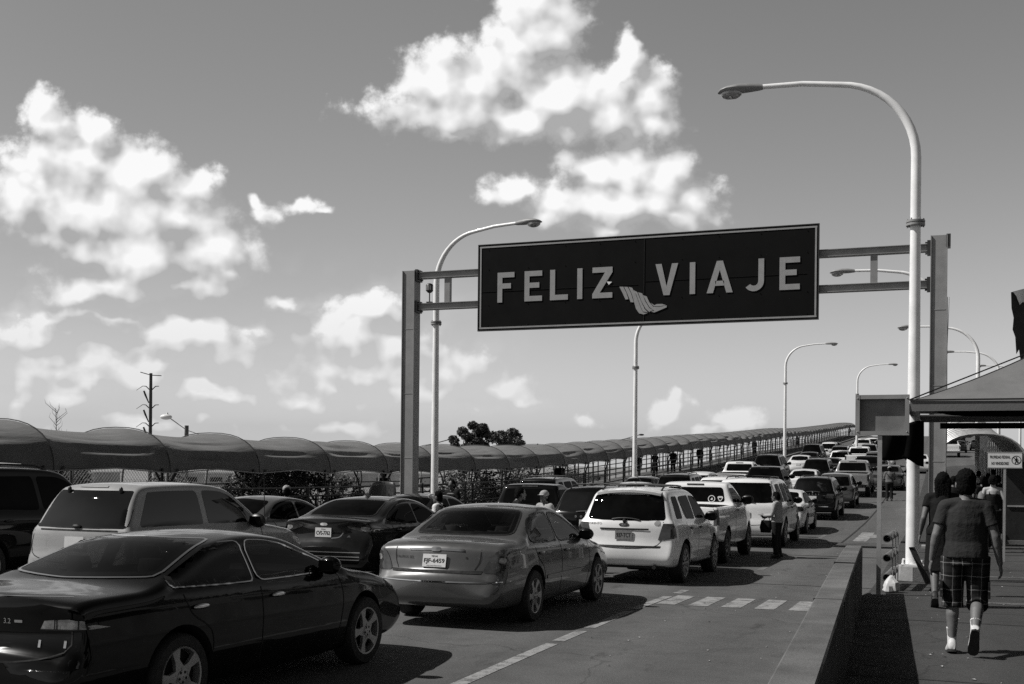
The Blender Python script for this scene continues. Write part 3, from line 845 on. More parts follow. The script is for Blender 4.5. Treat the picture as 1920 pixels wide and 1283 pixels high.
# ---- the grey saloon ahead of it
def taurus_extra():
    def bar(pj, m): pj.strip(m, 'B', [(-.36, .925), (0, .932), (.36, .925)], .028, .008, 20)
    def oval(pj, m): pj.panel(m, 'B', [(-.07, .93), (-.05, .955), (.05, .955), (.07, .93), (.05, .905), (-.05, .905)], .012, 6, 8, 24)
    def badge(pj, m):
        pj.text(m, 'B', 'TAURUS SEL', .032, -.42, .83, .004, w=.27)
        pj.strip(m, 'B', [(.38, .84), (.405, .84)], .022, .004)
    def bl(pj, m): pj.strip(m, 'B', [(-.86, .565), (-.5, .56), (.5, .56), (.86, .565)], .012, .004, 40)
    def dark(pj, m): pj.panel(m, 'B', [(-.58, .655), (.58, .655), (.60, .69), (-.60, .69)], .003, 3, 20)
    def mould(pj, m): pj.strip(m, 'R', [(.42, .53), (2.25, .53)], .05, .008, 20)
    def mould2(pj, m): pj.strip(m, 'L', [(.42, .53), (2.25, .53)], .05, .008, 20)
    return [('trunk_bar', [M_CHROME], bar, True), ('badge', [M_INK], badge, False), ('emblem', [M_CHROME], oval, False), ('bumper_groove', [M_CHROME], bl, False), ('bumper_step', [M_WELL], dark, True), ('side_moulding', [P_GREY], mould, False), ('side_moulding', [P_GREY], mould2, False)]
SPECS['grey_saloon'] = dict(W=1.854, wb=2.756, ro=1.17, fo=1.09, R=.325, rim='six', tw=.21,
    up=[(-1.17, .50, 0, 0), (-1.165, .60, 0, 0), (-1.13, .665, 0, 0), (-1.09, .70, 0, 0), (-1.055, .82, 0, 0), (-1.01, .95, 0, 0), (-.93, 1.01, 0, 0), (-.65, 1.05, 0, 0), (-.38, 1.075, 0, 0),
        (0.0, 1.24, 0, 0), (.36, 1.385, 0, 0), (.62, 1.435, 0, 0), (1.05, 1.455, 0, 0), (1.45, 1.425, 0, 0), (1.72, 1.36, 0, 0), (2.1, 1.19, 0, 0), (2.55, 1.0, 0, 0),
        (2.72, .95, 0, 0), (3.2, .87, 0, 0), (3.6, .75, 0, 0), (3.79, .64, 0, 0), (3.84, .55, 0, 0), (3.846, .48, 0, 0)],
    lo=lo_(1.17, 2.756, 1.09, .21, .50, .48), belt=[(-1.1, .90), (-.5, .96), (.5, .955), (2.0, .92), (2.7, .88), (3.3, .78), (3.8, .58)], tum=.44, sh=.03, nose=.18, tail=.13, rhood=.11, rend=.18, bowend=.13,
    side=[('window', [(.04, 1.00), (.0, 1.07), (.06, 1.18), (.25, 1.29), (.55, 1.345), (.98, 1.345), (.98, .975), (.5, .975)]),
          ('window', [(1.05, .972), (1.05, 1.345), (1.32, 1.325), (1.58, 1.26), (1.98, 1.09), (2.22, .97), (2.1, .955)])], trim=M_BLACK, trimw=.022, glass=M_CLEAR, open=(-.35, 2.35, 1.25, .30),
    rear=[(-.62, 1.085), (0, 1.082), (.62, 1.085), (.66, 1.12), (.57, 1.34), (.50, 1.375), (0, 1.40), (-.50, 1.375), (-.57, 1.34), (-.66, 1.12)], rtrim=M_BLACK,
    ws=[(-.66, 1.02), (.66, 1.02), (.56, 1.35), (-.56, 1.35)],
    tail_b=[(.58, .66), (.66, .82), (.74, .92), (.80, .945), (.90, .90), (.91, .72), (.80, .66)], tail_r=[(-1.12, .67), (-1.04, .90), (-.90, .945), (-.70, .90), (-.60, .82), (-.70, .72), (-.95, .665)], tail_s=40,
    tail_c=[(.76, .80), (.78, .85), (.83, .85), (.84, .80), (.80, .77)],
    head=[(.45, .60), (.50, .69), (.75, .70), (.82, .60)], grille=[(-.3, .58), (.3, .58), (.3, .66), (-.3, .66)],
    seams=[[(1.015, .97), (1.01, .6), (1.0, .3)], [(.06, 1.0), (.06, .85), (.32, .62), (.36, .34)], [(2.25, .94), (2.30, .7), (2.22, .3)]],
    bseams=[[(-.56, .99), (-.55, .80), (-.50, .70)], [(.56, .99), (.55, .80), (.50, .70)], [(-.62, 1.0), (-.3, 1.005), (.3, 1.005), (.62, 1.0)]],
    handles=[(.20, .85), (1.22, .84)], handle_m=P_GREY, mirror=(2.0, 1.0), mirror_m=P_DARK,
    plate=(.80, .305, .155, [('TEXAS', .020, .085, .052), ('FJF-6459', .068, .27, -.008), ('THE LONE STAR STATE', .010, .2, -.063)], M_PLATE), extra=taurus_extra())

# ---- the newer dark saloon with the wheel reflections
def focus_extra():
    def badge(pj, m): pj.panel(m, 'B', [(-.075, .995), (-.05, 1.02), (.05, 1.02), (.075, .995), (.05, .97), (-.05, .97)], .008, 5, 8, 24)
    def sw(pj, m):
        pj.text(m, 'B', 'SEL', .03, .46, .80, .004); pj.strip(m, 'B', [(.16, .765), (.30, .79), (.36, .86)], .018, .004, 12)
    def fin(pj, m):
        h = pj.hit('T', 0, .62, 0); m.loft([[h + Vector((x, y * .9, 0)) for x, y in ((-.03, -.07), (.03, -.07), (.02, .07), (-.02, .07))], [h + Vector((x, y * .5 - .03, .055)) for x, y in ((-.008, -.05), (.008, -.05), (.006, .05), (-.006, .05))]])
        m.tube([h + Vector((0, .0, .02)), h + Vector((0, -.06, .12))], .006, 6)
    def lines(pj, m):
        for z in (.54, .47, .42): pj.strip(m, 'B', [(-.7, z), (.7, z)], .014, .004, 24)
    return [('emblem', [M_CHROME], badge, False), ('trunk_trim', [M_CHROME], sw, False), ('roof_antenna', [M_BLACK], fin, True), ('bumper_groove', [P_SILVER], lines, False)]
SPECS['dark_saloon'] = dict(W=1.823, wb=2.648, ro=.98, fo=.90, R=.325, rim='multi', tw=.21,
    up=[(-.98, .55, 0, 0), (-.975, .64, 0, 0), (-.95, .70, 0, 0), (-.90, .80, 0, 0), (-.885, .98, 0, 0), (-.88, 1.075, 0, 0), (-.82, 1.10, 0, 0), (-.62, 1.11, 0, 0), (-.48, 1.125, 0, 0),
        (-.05, 1.30, 0, 0), (.35, 1.42, 0, 0), (.7, 1.462, 0, 0), (1.05, 1.468, 0, 0), (1.4, 1.435, 0, 0), (1.7, 1.355, 0, 0), (2.1, 1.19, 0, 0), (2.5, 1.02, 0, 0),
        (2.7, .96, 0, 0), (3.1, .87, 0, 0), (3.4, .75, 0, 0), (3.52, .62, 0, 0), (3.545, .5, 0, 0)],
    lo=lo_(.98, 2.648, .9), belt=[(-1.0, 1.02), (-.3, 1.02), (.5, .985), (2.0, .92), (2.6, .88), (3.1, .78), (3.5, .60)], tum=.46, sh=.03, nose=.17, tail=.12, rhood=.07, rend=.15,
    side=[('window', [(-.22, 1.08), (-.02, 1.19), (.25, 1.29), (.55, 1.345), (.95, 1.355), (.95, 1.0), (.4, 1.02)]), ('window', [(1.0, .995), (1.0, 1.355), (1.25, 1.34), (1.55, 1.27), (1.95, 1.09), (2.2, .97), (2.0, .95)])], trim=None,
    rear=[(-.60, 1.135), (0, 1.128), (.60, 1.135), (.63, 1.16), (.54, 1.36), (.48, 1.39), (0, 1.405), (-.48, 1.39), (-.54, 1.36), (-.63, 1.16)], rtrim=M_BLACK,
    ws=[(-.64, 1.03), (.64, 1.03), (.54, 1.37), (-.54, 1.37)],
    tail_b=[(.38, .96), (.60, 1.03), (.82, 1.02), (.89, .96), (.87, .85), (.66, .88)], tail_r=[(-.93, .86), (-.93, 1.02), (-.6, .985), (-.42, .95), (-.62, .87)], tail_s=40, tail_c=[(.64, .92), (.66, .97), (.84, .96), (.84, .89), (.72, .89)],
    head=[(.45, .66), (.50, .75), (.75, .80), (.80, .68)], grille=[(-.5, .4), (.5, .4), (.4, .55), (-.4, .55)],
    seams=[[(.975, .99), (.97, .6), (.96, .3)], [(-.1, 1.0), (.0, .85), (.32, .66), (.36, .34)], [(2.2, .92), (2.25, .7), (2.15, .3)]],
    handles=[(.10, .90), (1.15, .87)], handle_m=P_DARK, mirror=(1.98, .99), mirror_m=P_DARK, plate_x=0,
    plate=(.86, .305, .155, [('TEXAS', .018, .085, .052), ('CVS-7762', .068, .26, -.008)], M_PLATE), extra=focus_extra())

# ---- plain saloon for the further ones
SPECS['saloon'] = dict(W=1.80, wb=2.70, ro=1.06, fo=.95, R=.32, rim='six', N=80,
    up=[(-1.06, .55, 0, 0), (-1.055, .65, 0, 0), (-1.03, .72, 0, 0), (-1.0, .92, 0, 0), (-.97, .99, 0, 0), (-.8, 1.03, 0, 0), (-.40, 1.06, 0, 0), (.0, 1.24, 0, 0), (.35, 1.37, 0, 0), (.65, 1.42, 0, 0), (1.05, 1.435, 0, 0),
        (1.45, 1.40, 0, 0), (1.72, 1.335, 0, 0), (2.1, 1.17, 0, 0), (2.5, 1.0, 0, 0), (2.7, .95, 0, 0), (3.15, .87, 0, 0), (3.5, .75, 0, 0), (3.63, .62, 0, 0), (3.65, .5, 0, 0)],
    lo=lo_(1.06, 2.7, .95), belt=[(-1.0, .93), (-.4, .97), (.5, .955), (2.0, .91), (2.6, .88), (3.2, .78), (3.6, .58)], tum=.44, nose=.15, tail=.10, rhood=.08,
    side=[('window', [(.0, 1.0), (.06, 1.12), (.30, 1.27), (.55, 1.325), (.98, 1.33), (.98, .975)]), ('window', [(1.05, .972), (1.05, 1.33), (1.32, 1.31), (1.58, 1.25), (1.98, 1.08), (2.2, .96)])],
    rear=[(-.62, 1.08), (0, 1.07), (.62, 1.08), (.56, 1.33), (0, 1.375), (-.56, 1.33)], ws=[(-.64, 1.02), (.64, 1.02), (.55, 1.33), (-.55, 1.33)],
    tail_b=[(.52, .76), (.56, .92), (.84, .91), (.88, .76)], tail_r=[(-1.03, .76), (-1.0, .91), (-.72, .90), (-.75, .77)], head=[(.45, .62), (.50, .71), (.75, .73), (.80, .62)], grille=[(-.4, .58), (.4, .58), (.35, .68), (-.35, .68)],
    seams=[[(1.01, .96), (1.0, .3)], [(.02, .98), (.3, .62), (.34, .34)], [(2.25, .92), (2.22, .3)]], bseams=[[(-.6, .68), (.6, .68)]], handles=[(.2, .84), (1.2, .83)], mirror=(2.0, .99),
    plate=(.80, .305, .152, [], M_PLATE), extra=[])

# ---- sport utility shapes
def suv(W=1.85, wb=2.8, ro=.98, fo=.92, H=1.78, R=.36, lean=.26, belt=1.08, hood=1.06, rack=True, rim='six', wsx=None, tail='tall', sidew=None, tum=.30, roundr=.10, spare=None, plate=True, extra=(), **kw):
    wx = wsx if wsx else wb - .35
    d = dict(W=W, wb=wb, ro=ro, fo=fo, R=R, rim=rim, N=88, tw=.235, arch=.065,
        up=[(-ro, .60, 0, 0), (-ro + .005, .70, 0, 0), (-ro + .03, .76, 0, 0), (-ro + .045, .95, 0, 0), (-ro + .06, belt - .02, 0, 0), (-ro + .10, belt + .06, 0, 0), (-ro + .10 + lean * .6, H - .20, 0, 0), (-ro + .10 + lean, H - .06, 0, 0), (-ro + .2 + lean, H - .025, 0, 0),
            (-.1, H - .005, 0, 0), (wb * .35, H, 0, 0), (wx - .95, H - .03, 0, 0), (wx - .72, H - .09, 0, 0), (wx - .3, belt + .27, 0, 0), (wx + .02, belt + .04, 0, 0), (wx + .18, hood, 0, 0), (wb + .1, hood - .04, 0, 0), (wb + fo - .35, hood - .12, 0, 0),
            (wb + fo - .10, hood - .24, 0, 0), (wb + fo - .02, .70, 0, 0), (wb + fo, .58, 0, 0)],
        lo=[(-ro, .60), (-ro + .01, .48), (-ro + .06, .38), (-ro + .25, .32), (-.3, .30), (wb * .5, .28), (wb + .3, .30), (wb + fo - .2, .32), (wb + fo - .04, .42), (wb + fo, .58)],
        belt=[(-ro, belt - .02), (0, belt), (wx - .4, belt - .03), (wx + .2, hood - .08), (wb + .3, hood - .12), (wb + fo - .1, .68)],
        low=[(.22, .90), (.34, .96), (.55, .995), (.75, 1.0), (.92, .985), (1.0, .96)], tum=tum, tcurv=.10, sh=.03, nose=.12, tail=.06, rroof=roundr, rhood=.09, rend=.10, bowroof=.03, bowend=.06,
        side=sidew or [('window', [(-ro + .42 + lean * .2, belt + .05), (-ro + .48 + lean * .7, H - .17), (.12, H - .16), (.10, belt + .05)]),
              ('window', [(.22, belt + .05), (.24, H - .16), (wb * .38, H - .15), (wb * .38, belt + .03)]), ('window', [(wb * .38 + .09, belt + .03), (wb * .38 + .09, H - .15), (wx - .95, H - .16), (wx - .75, H - .22), (wx - .22, belt + .10), (wx - .15, belt + .02)])],
        rear=[(-W * .385, belt + .04), (0, belt + .03), (W * .385, belt + .04), (W * .335, H - .17), (W * .315, H - .13), (-W * .315, H - .13), (-W * .335, H - .17)],
        ws=[(-W * .37, belt + .06), (W * .37, belt + .06), (W * .33, H - .14), (-W * .33, H - .14)],
        tail_b=[(W * .39, .80), (W * .41, belt), (W * .475, belt), (W * .485, .80)] if tail == 'tall' else [(W * .26, .90), (W * .30, belt - .03), (W * .48, belt - .04), (W * .485, .88)],
        tail_r=[(-ro + .02, .80), (-ro + .05, belt), (-ro + .17, belt), (-ro + .16, .80)] if tail == 'tall' else [(-ro + .02, .88), (-ro + .05, belt - .04), (-ro + .36, belt - .06), (-ro + .22, .90)],
        head=[(W * .27, .74), (W * .28, .86), (W * .42, .88), (W * .44, .74)], grille=[(-W * .2, .66), (W * .2, .66), (W * .2, .84), (-W * .2, .84)],
        seams=[[(wb * .38 + .045, belt), (wb * .38 + .04, .34)], [(.14, belt), (.16, .8), (.42, .62), (.44, .36)], [(wx - .12, belt - .02), (wx - .1, .36)]], bseams=[[(-W * .42, belt - .02), (-W * .42, .74), (W * .42, .74), (W * .42, belt - .02)]],
        handles=[(.42, belt - .12), (wb * .38 + .22, belt - .13)], mirror=(wx - .42, belt + .04), mirror_s=1.15, extra=list(extra))
    if plate: d['plate'] = (.90, .305, .152, [], M_PLATE)
    if rack:
        def rk(pj, m):
            for sg in (1, -1):
                pts = []
                for k in range(9):
                    y = -ro + .55 + (wx - 1.0 + ro - .55) * k / 8; h = pj.hit('T', sg * W * .29, y, .055 if 0 < k < 8 else .0)
                    if h is not None: pts.append(h)
                m.tube(pts, .016, 6)
            for k in (2, 6):
                y = -ro + .55 + (wx - 1.0 + ro - .55) * k / 8; a, b = pj.hit('T', -W * .29, y, .06), pj.hit('T', W * .29, y, .06)
                if a is not None and b is not None: m.tube([a, (a + b) / 2 + Vector((0, 0, .02)), b], .014, 6)
        d['extra'].append(('roof_rack', [M_BLACK], rk, True))
    d.update(kw)
    return d

def wiper(z, w=.5, x=0.0):
    def fn(pj, m):
        pts = [pj.hit('B', x + w * t, z + .03 * (1 - (2 * t - .0) ** 2) * .5, .02) for t in (-.6, -.3, 0, .35, .7)]
        pts = [q for q in pts if q is not None]; m.tube(pts, .011, 6)
        h = pj.hit('B', x, z - .03, .01)
        if h is not None: m.ellipsoid(h, (.035, .03, .045), n=8)
    return fn
def kia_extra():
    def sp(pj, m):
        # the roof's rear lip
        rows = []
        for k in range(11):
            x = -.58 + 1.16 * k / 10; a = pj.hit('T', x, -.42, .002); 
            rows.append([a, a + Vector((0, -.16 - .05 * (1 - (x / .6) ** 2), -.028)), a + Vector((0, -.155 - .05 * (1 - (x / .6) ** 2), -.07)), a + Vector((0, -.02, -.09))])
        m.loft(rows)
    def brake(pj, m):
        pass
    def badge(pj, m):
        pj.panel(m, 'B', [(-.10, 1.06), (-.07, 1.09), (.07, 1.09), (.10, 1.06), (.07, 1.03), (-.07, 1.03)], .006, 6, 8, 24)
    def bl(pj, m):
        pj.text(m, 'B', 'KIA', .035, 0, 1.06, .010)
    def txt(pj, m):
        pj.text(m, 'B', 'SORENTO', .034, -.55, 1.07, .004, w=.27); pj.text(m, 'B', 'LX', .034, .62, 1.06, .004)
    def recess(pj, m): pj.panel(m, 'B', [(-.42, .80), (-.46, .985), (.46, .985), (.42, .80)], .003, 6, 14)
    def handle(pj, m): pj.strip(m, 'B', [(-.44, .985), (.44, .985)], .03, .012, 16)
    def step(pj, m): pj.panel(m, 'B', [(-.64, .665), (.64, .665), (.66, .70), (-.66, .70)], .004, 3, 22)
    def hl(pj, m): pj.strip(m, 'B', [(-.74, .52), (.72, .52)], .016, .005, 30)
    def sill(pj, m):
        for ax, sg in (('R', 1), ('L', -1)): m.tube([(sg * .88, .55, .36), (sg * .93, .7, .36), (sg * .93, 2.0, .36), (sg * .88, 2.15, .36)], .035, 8)
    def st(pj, m): pj.panel(m, 'B', [(.52, 1.09), (.56, 1.14), (.62, 1.14), (.64, 1.09), (.60, 1.05), (.55, 1.05)], .0045, 6, 6, 24)
    def hinge_at(a):
        def fn(pj, m): h = pj.hit('B', a, 1.575, .015); m.ellipsoid(h, (.035, .03, .035), n=8)
        return fn
    def under(pj, m):
        m.ellipsoid((.12, .02, .33), (.17, .18, .14)); m.tube([(-.85, 0, .36), (.85, 0, .36)], .05, 8); m.box((0, -.62, .37), (1.4, .35, .14)); m.tube([(.55, -.9, .33), (.55, -.3, .34)], .035, 8)
    return [('spoiler', [P_WHITE], sp, True), ('emblem', [M_INK], badge, True), ('emblem_lettering', [M_CHROME], bl, False), ('badge', [M_INK], txt, False), ('tailgate_handle', [M_BLACK], handle, False),
            ('bumper_step', [M_BLACK], step, True), ('side_step', [M_BLACK], sill, False), ('sticker', [P_CREAM], st, False), ('hinge', [M_BLACK], hinge_at(-.36), False), ('hinge', [M_BLACK], hinge_at(.36), False), ('wiper', [M_BLACK], wiper(1.155, .38), True), ('axle', [M_WELL], under, True)]
SPECS['white_crossover'] = suv(W=1.86, wb=2.71, ro=.93, fo=.93, H=1.72, R=.365, lean=.30, belt=1.10, hood=1.05, tail='tall', rim='multi', roundr=.14, bowend=.10, tum=.32,
    tail_b=[(.60, .80), (.68, 1.09), (.85, 1.09), (.925, .98), (.925, .82)], tail_r=[(-.92, .82), (-.88, 1.09), (-.72, 1.09), (-.66, .84)],
    sidew=[('window', [(-.34, 1.16), (-.36, 1.20), (-.28, 1.52), (-.25, 1.56), (.06, 1.56), (.08, 1.52), (.04, 1.20), (.00, 1.16)]), ('window', [(.30, 1.15), (.22, 1.30), (.20, 1.50), (.26, 1.56), (1.02, 1.57), (1.02, 1.13)]),
           ('window', [(1.10, 1.13), (1.10, 1.57), (1.45, 1.55), (1.70, 1.47), (2.05, 1.26), (2.24, 1.12)])], extra=kia_extra(), rack=True)
SPECS['white_crossover']['plate'] = (.88, .305, .155, [('937-TCT', .075, .26, .0)], mat('plate_grey', .16, .45, var=.3, scale=20))
SPECS['white_crossover']['bseams'] = [[(-.68, 1.12), (-.66, .80), (-.56, .70), (.56, .70), (.66, .80), (.68, 1.12)]]

# ---- the boxy two-door on the left
def blazer_extra():
    def hinge_at(a):
        def fn(pj, m): h = pj.hit('B', a, 1.555, .012); m.ellipsoid(h, (.03, .03, .06), n=8)
        return fn
    def knob(pj, m):
        h = pj.hit('B', 0, 1.10, .02); m.ellipsoid(h, (.07, .03, .03), n=8)
    def gr(pj, m): pj.strip(m, 'B', [(-.62, 1.055), (.62, 1.055)], .02, .006, 24)
    def ant(pj, m): m.tube([(.70, 2.35, 1.02), (.70, 2.35, 1.07)], .02, 8); m.tube([(.70, 2.35, 1.05), (.70, 2.32, 1.75)], .006, 6)
    def brk(pj, m): pj.panel(m, 'B', [(-.30, 1.605), (.18, 1.605), (.16, 1.63), (-.28, 1.63)], .01, 3, 12)
    def wind(pj, m):
        pj.strip(m, 'R', [(-.15, 1.28), (.02, 1.12)], .016, .012)
    return [('hinge', [M_BLACK], hinge_at(-.42), True), ('hinge', [M_BLACK], hinge_at(.42), True), ('tailgate_handle', [M_BLACK], knob, False), ('tailgate_gap', [M_WELL], gr, True), ('antenna', [M_BLACK], ant, True), ('brake_light', [P_CREAM], brk, True)]
SPECS['boxy_two_door'] = suv(W=1.74, wb=2.55, ro=1.0, fo=.90, H=1.68, R=.345, lean=.36, belt=1.06, hood=1.07, wsx=2.2, tail='tall', rim='steel', rack=False, roundr=.075, tum=.25,
    sidew=[('window', [(-.60, 1.10), (-.62, 1.14), (-.36, 1.54), (-.32, 1.56), (.62, 1.57), (.68, 1.53), (.68, 1.12), (.66, 1.10)]), ('window', [(.82, 1.10), (.80, 1.14), (.80, 1.54), (.84, 1.57), (1.20, 1.56), (1.42, 1.50), (1.78, 1.26), (2.0, 1.12), (1.96, 1.09)])],
    rear=[(-.74, 1.085), (0, 1.08), (.74, 1.085), (.655, 1.55), (.63, 1.57), (-.63, 1.57), (-.655, 1.55)],
    tail_b=[(.775, .72), (.775, 1.0), (.85, 1.0), (.86, .72)], tail_r=[(-.99, .72), (-.97, 1.0), (-.90, 1.0), (-.92, .72)], extra=blazer_extra(), mirror_s=1.25, glass=M_FILM)
SPECS['boxy_two_door']['handles'] = [(.95, .92)]
SPECS['boxy_two_door']['seams'] = [[(.74, 1.05), (.74, .36)], [(2.05, 1.05), (2.08, .36)]]
SPECS['big_suv'] = suv(W=1.98, wb=2.95, ro=1.12, fo=.98, H=1.88, R=.385, lean=.20, belt=1.17, hood=1.15, tail='tall', rack=True, extra=[('wiper', [M_BLACK], wiper(1.22, .4), True)])
SPECS['suv'] = suv(W=1.85, wb=2.8, ro=.98, fo=.92, H=1.76, R=.36, lean=.27, belt=1.08, extra=[('wiper', [M_BLACK], wiper(1.13, .4), True)])
def jr_extra():
    def tx(pj, m):
        for k, c in enumerate('DODGE'): pj.text(m, 'B', c, .04, -.24 + .12 * k, 1.04, .004)
        pj.text(m, 'B', 'JOURNEY', .035, .55, .98, .004, w=.30)
    def chrome(pj, m): pj.strip(m, 'B', [(-.6, .56), (.6, .56)], .03, .008, 20)
    return [('badge', [M_CHROME], tx, False), ('bumper_trim', [M_CHROME], chrome, True), ('wiper', [M_CHROME], wiper(1.14, .4), True)]
SPECS['crossover'] = suv(W=1.84, wb=2.89, ro=1.0, fo=.95, H=1.70, R=.36, lean=.40, belt=1.10, hood=1.03, tail='wide', roundr=.12, bowend=.10, extra=jr_extra(), rack=True, glass=M_FILM)
SPECS['hatch'] = suv(W=1.78, wb=2.6, ro=.80, fo=.85, H=1.60, R=.32, lean=.34, belt=1.02, hood=.98, tail='tall', roundr=.12, bowend=.09, rack=False)

# ---- pick-ups
def pickup(W=1.98, wb=3.35, ro=1.18, fo=.92, H=1.84, R=.38, cab0=1.10, crew=False, rail=1.27, hood=1.17, extra=(), **kw):
    wx = wb - .42; belt = rail
    side = [('window', [(cab0 + .16, belt + .05), (cab0 + .20, H - .14), (wx - .95, H - .14), (wx - .72, H - .21), (wx - .2, belt + .07), (wx - .16, belt + .02)])]
    if crew:
        mid = cab0 + .95
        side = [('window', [(cab0 + .18, belt + .05), (cab0 + .24, H - .15), (mid, H - .14), (mid, belt + .04)]), ('window', [(mid + .09, belt + .04), (mid + .09, H - .14), (wx - .95, H - .14), (wx - .72, H - .21), (wx - .2, belt + .07), (wx - .16, belt + .02)])]
    def bump(pj, m):
        m.box((0, -ro - .04, .62), (W * .86, .16, .16)); m.box((0, -ro - .10, .60), (W * .5, .06, .10))
    def brk(pj, m): pj.panel(m, 'B', [(-.20, H - .085), (.20, H - .085), (.20, H - .055), (-.20, H - .055)], .012, 3, 10)
    def floor(pj, m): m.box((0, (-ro + cab0) / 2, .80), (W * .80, cab0 + ro - .2, .05))
    d = dict(W=W, wb=wb, ro=ro, fo=fo, R=R, rim='steel', N=110, tw=.25, arch=.075,
        up=[(-ro, .72, 0, 0), (-ro, .80, 0, 0), (-ro, 1.0, 0, 0), (-ro + .005, rail - .04, 0, 0), (-ro + .03, rail, 0, 0), (-ro + .3, rail + .005, 0, 0), (cab0 - .3, rail + .01, 0, 0), (cab0 - .03, rail + .015, 0, 0), (cab0 + .02, rail + .05, 0, 0),
            (cab0 + .12, H - .14, 0, 0), (cab0 + .18, H - .04, 0, 0), (cab0 + .30, H - .015, 0, 0), ((cab0 + wx) / 2 - .2, H, 0, 0), (wx - .95, H - .025, 0, 0), (wx - .75, H - .08, 0, 0), (wx - .3, belt + .24, 0, 0), (wx + .02, belt + .02, 0, 0), (wx + .2, hood, 0, 0), (wb + .2, hood - .05, 0, 0),
            (wb + fo - .3, hood - .10, 0, 0), (wb + fo - .06, hood - .22, 0, 0), (wb + fo - .01, .78, 0, 0), (wb + fo, .62, 0, 0)],
        lo=[(-ro, .72), (-ro + .01, .62), (-ro + .06, .56), (-ro + .3, .52), (-.3, .46), (wb * .5, .36), (wb + .3, .38), (wb + fo - .2, .38), (wb + fo - .04, .46), (wb + fo, .62)],
        belt=[(-ro, rail - .03), (cab0, rail - .01), (wx - .2, rail - .03), (wx + .3, hood - .08), (wb + .3, hood - .12), (wb + fo - .1, .72)],
        low=[(.28, .92), (.36, .965), (.55, .995), (.75, 1.0), (.92, .985), (1.0, .965)], tum=.30, tcurv=.10, sh=.04, nose=.09, tail=.015, rroof=.09, rhood=.05, rend=.05, bowroof=.02, bowend=.02,
        bed=(-ro + .06, cab0 - .06, W * .43, .83), side=side,
        rear=[(-W * .365, rail + .06), (W * .365, rail + .06), (W * .335, H - .17), (W * .31, H - .13), (-W * .31, H - .13), (-W * .335, H - .17)], ws=[(-W * .37, belt + .06), (W * .37, belt + .06), (W * .32, H - .13), (-W * .32, H - .13)],
        tail_b=[(W * .435, .88), (W * .435, rail - .06), (W * .485, rail - .06), (W * .485, .88)], tail_r=[(-ro, .88), (-ro, rail - .06), (-ro + .10, rail - .06), (-ro + .10, .88)],
        head=[(W * .28, .82), (W * .28, .96), (W * .42, .96), (W * .43, .82)], grille=[(-W * .26, .70), (W * .26, .70), (W * .26, .96), (-W * .26, .96)],
        seams=[[(cab0 + .02, rail), (cab0 + .02, .40)], [(cab0 + .14, rail), (cab0 + .14, .42)], [(wx - .12, rail - .04), (wx - .1, .42)]], bseams=[[(-W * .43, rail - .03), (-W * .43, .80), (W * .43, .80), (W * .43, rail - .03)]],
        handles=[(cab0 + .32, rail - .12)], mirror=(wx - .42, rail + .08), mirror_s=1.35, extra=[('rear_bumper', [M_CHROME], bump, True), ('brake_light', [M_LAMP_R], brk, True)] + list(extra), plate=(.62, .305, .152, [], M_PLATE))
    d.update(kw); return d
def wp_extra():
    def st(pj, m):
        pts = [(.40 + .075 * cos(2 * pi * k / 24), 1.40 + .075 * sin(2 * pi * k / 24)) for k in range(24)]
        pj.strip(m, 'B', pts, .016, .007, closed=True); pj.panel(m, 'B', [(.37, 1.38), (.41, 1.43), (.43, 1.40), (.42, 1.37)], .007, 4, 4)
        pj.strip(m, 'B', [(.53, 1.455), (.67, 1.455), (.60, 1.33)], .016, .007, closed=True); pj.strip(m, 'B', [(.55, 1.435), (.65, 1.435)], .02, .007)
    return [('sticker', [P_WHITE], st, True)]
SPECS['white_pickup'] = pickup(W=1.95, wb=3.02, cab0=.92, H=1.80, extra=wp_extra())
SPECS['pickup'] = pickup(crew=False)
SPECS['crew_pickup'] = pickup(wb=3.6, cab0=.75, crew=True, ro=1.15, H=1.90, rim='six')
SPECS['low_pickup'] = pickup(W=1.84, wb=2.95, cab0=.78, H=1.70, rail=1.16, hood=1.06, R=.34)

_b = SPECS['black_saloon']                                          # a lower roof
_f = lambda z: z if z < 1.0 else 1.0 + (z - 1.0) * .87
_b['up'] = [(a, _f(b), c, d) for a, b, c, d in _b['up']]; _b['side'] = [(n, [(a, _f(b)) for a, b in p_]) for n, p_ in _b['side']]
_b['rear'] = [(a, _f(b)) for a, b in _b['rear']]; _b['ws'] = [(a, _f(b)) for a, b in _b['ws']]; _b['tum'] = .50
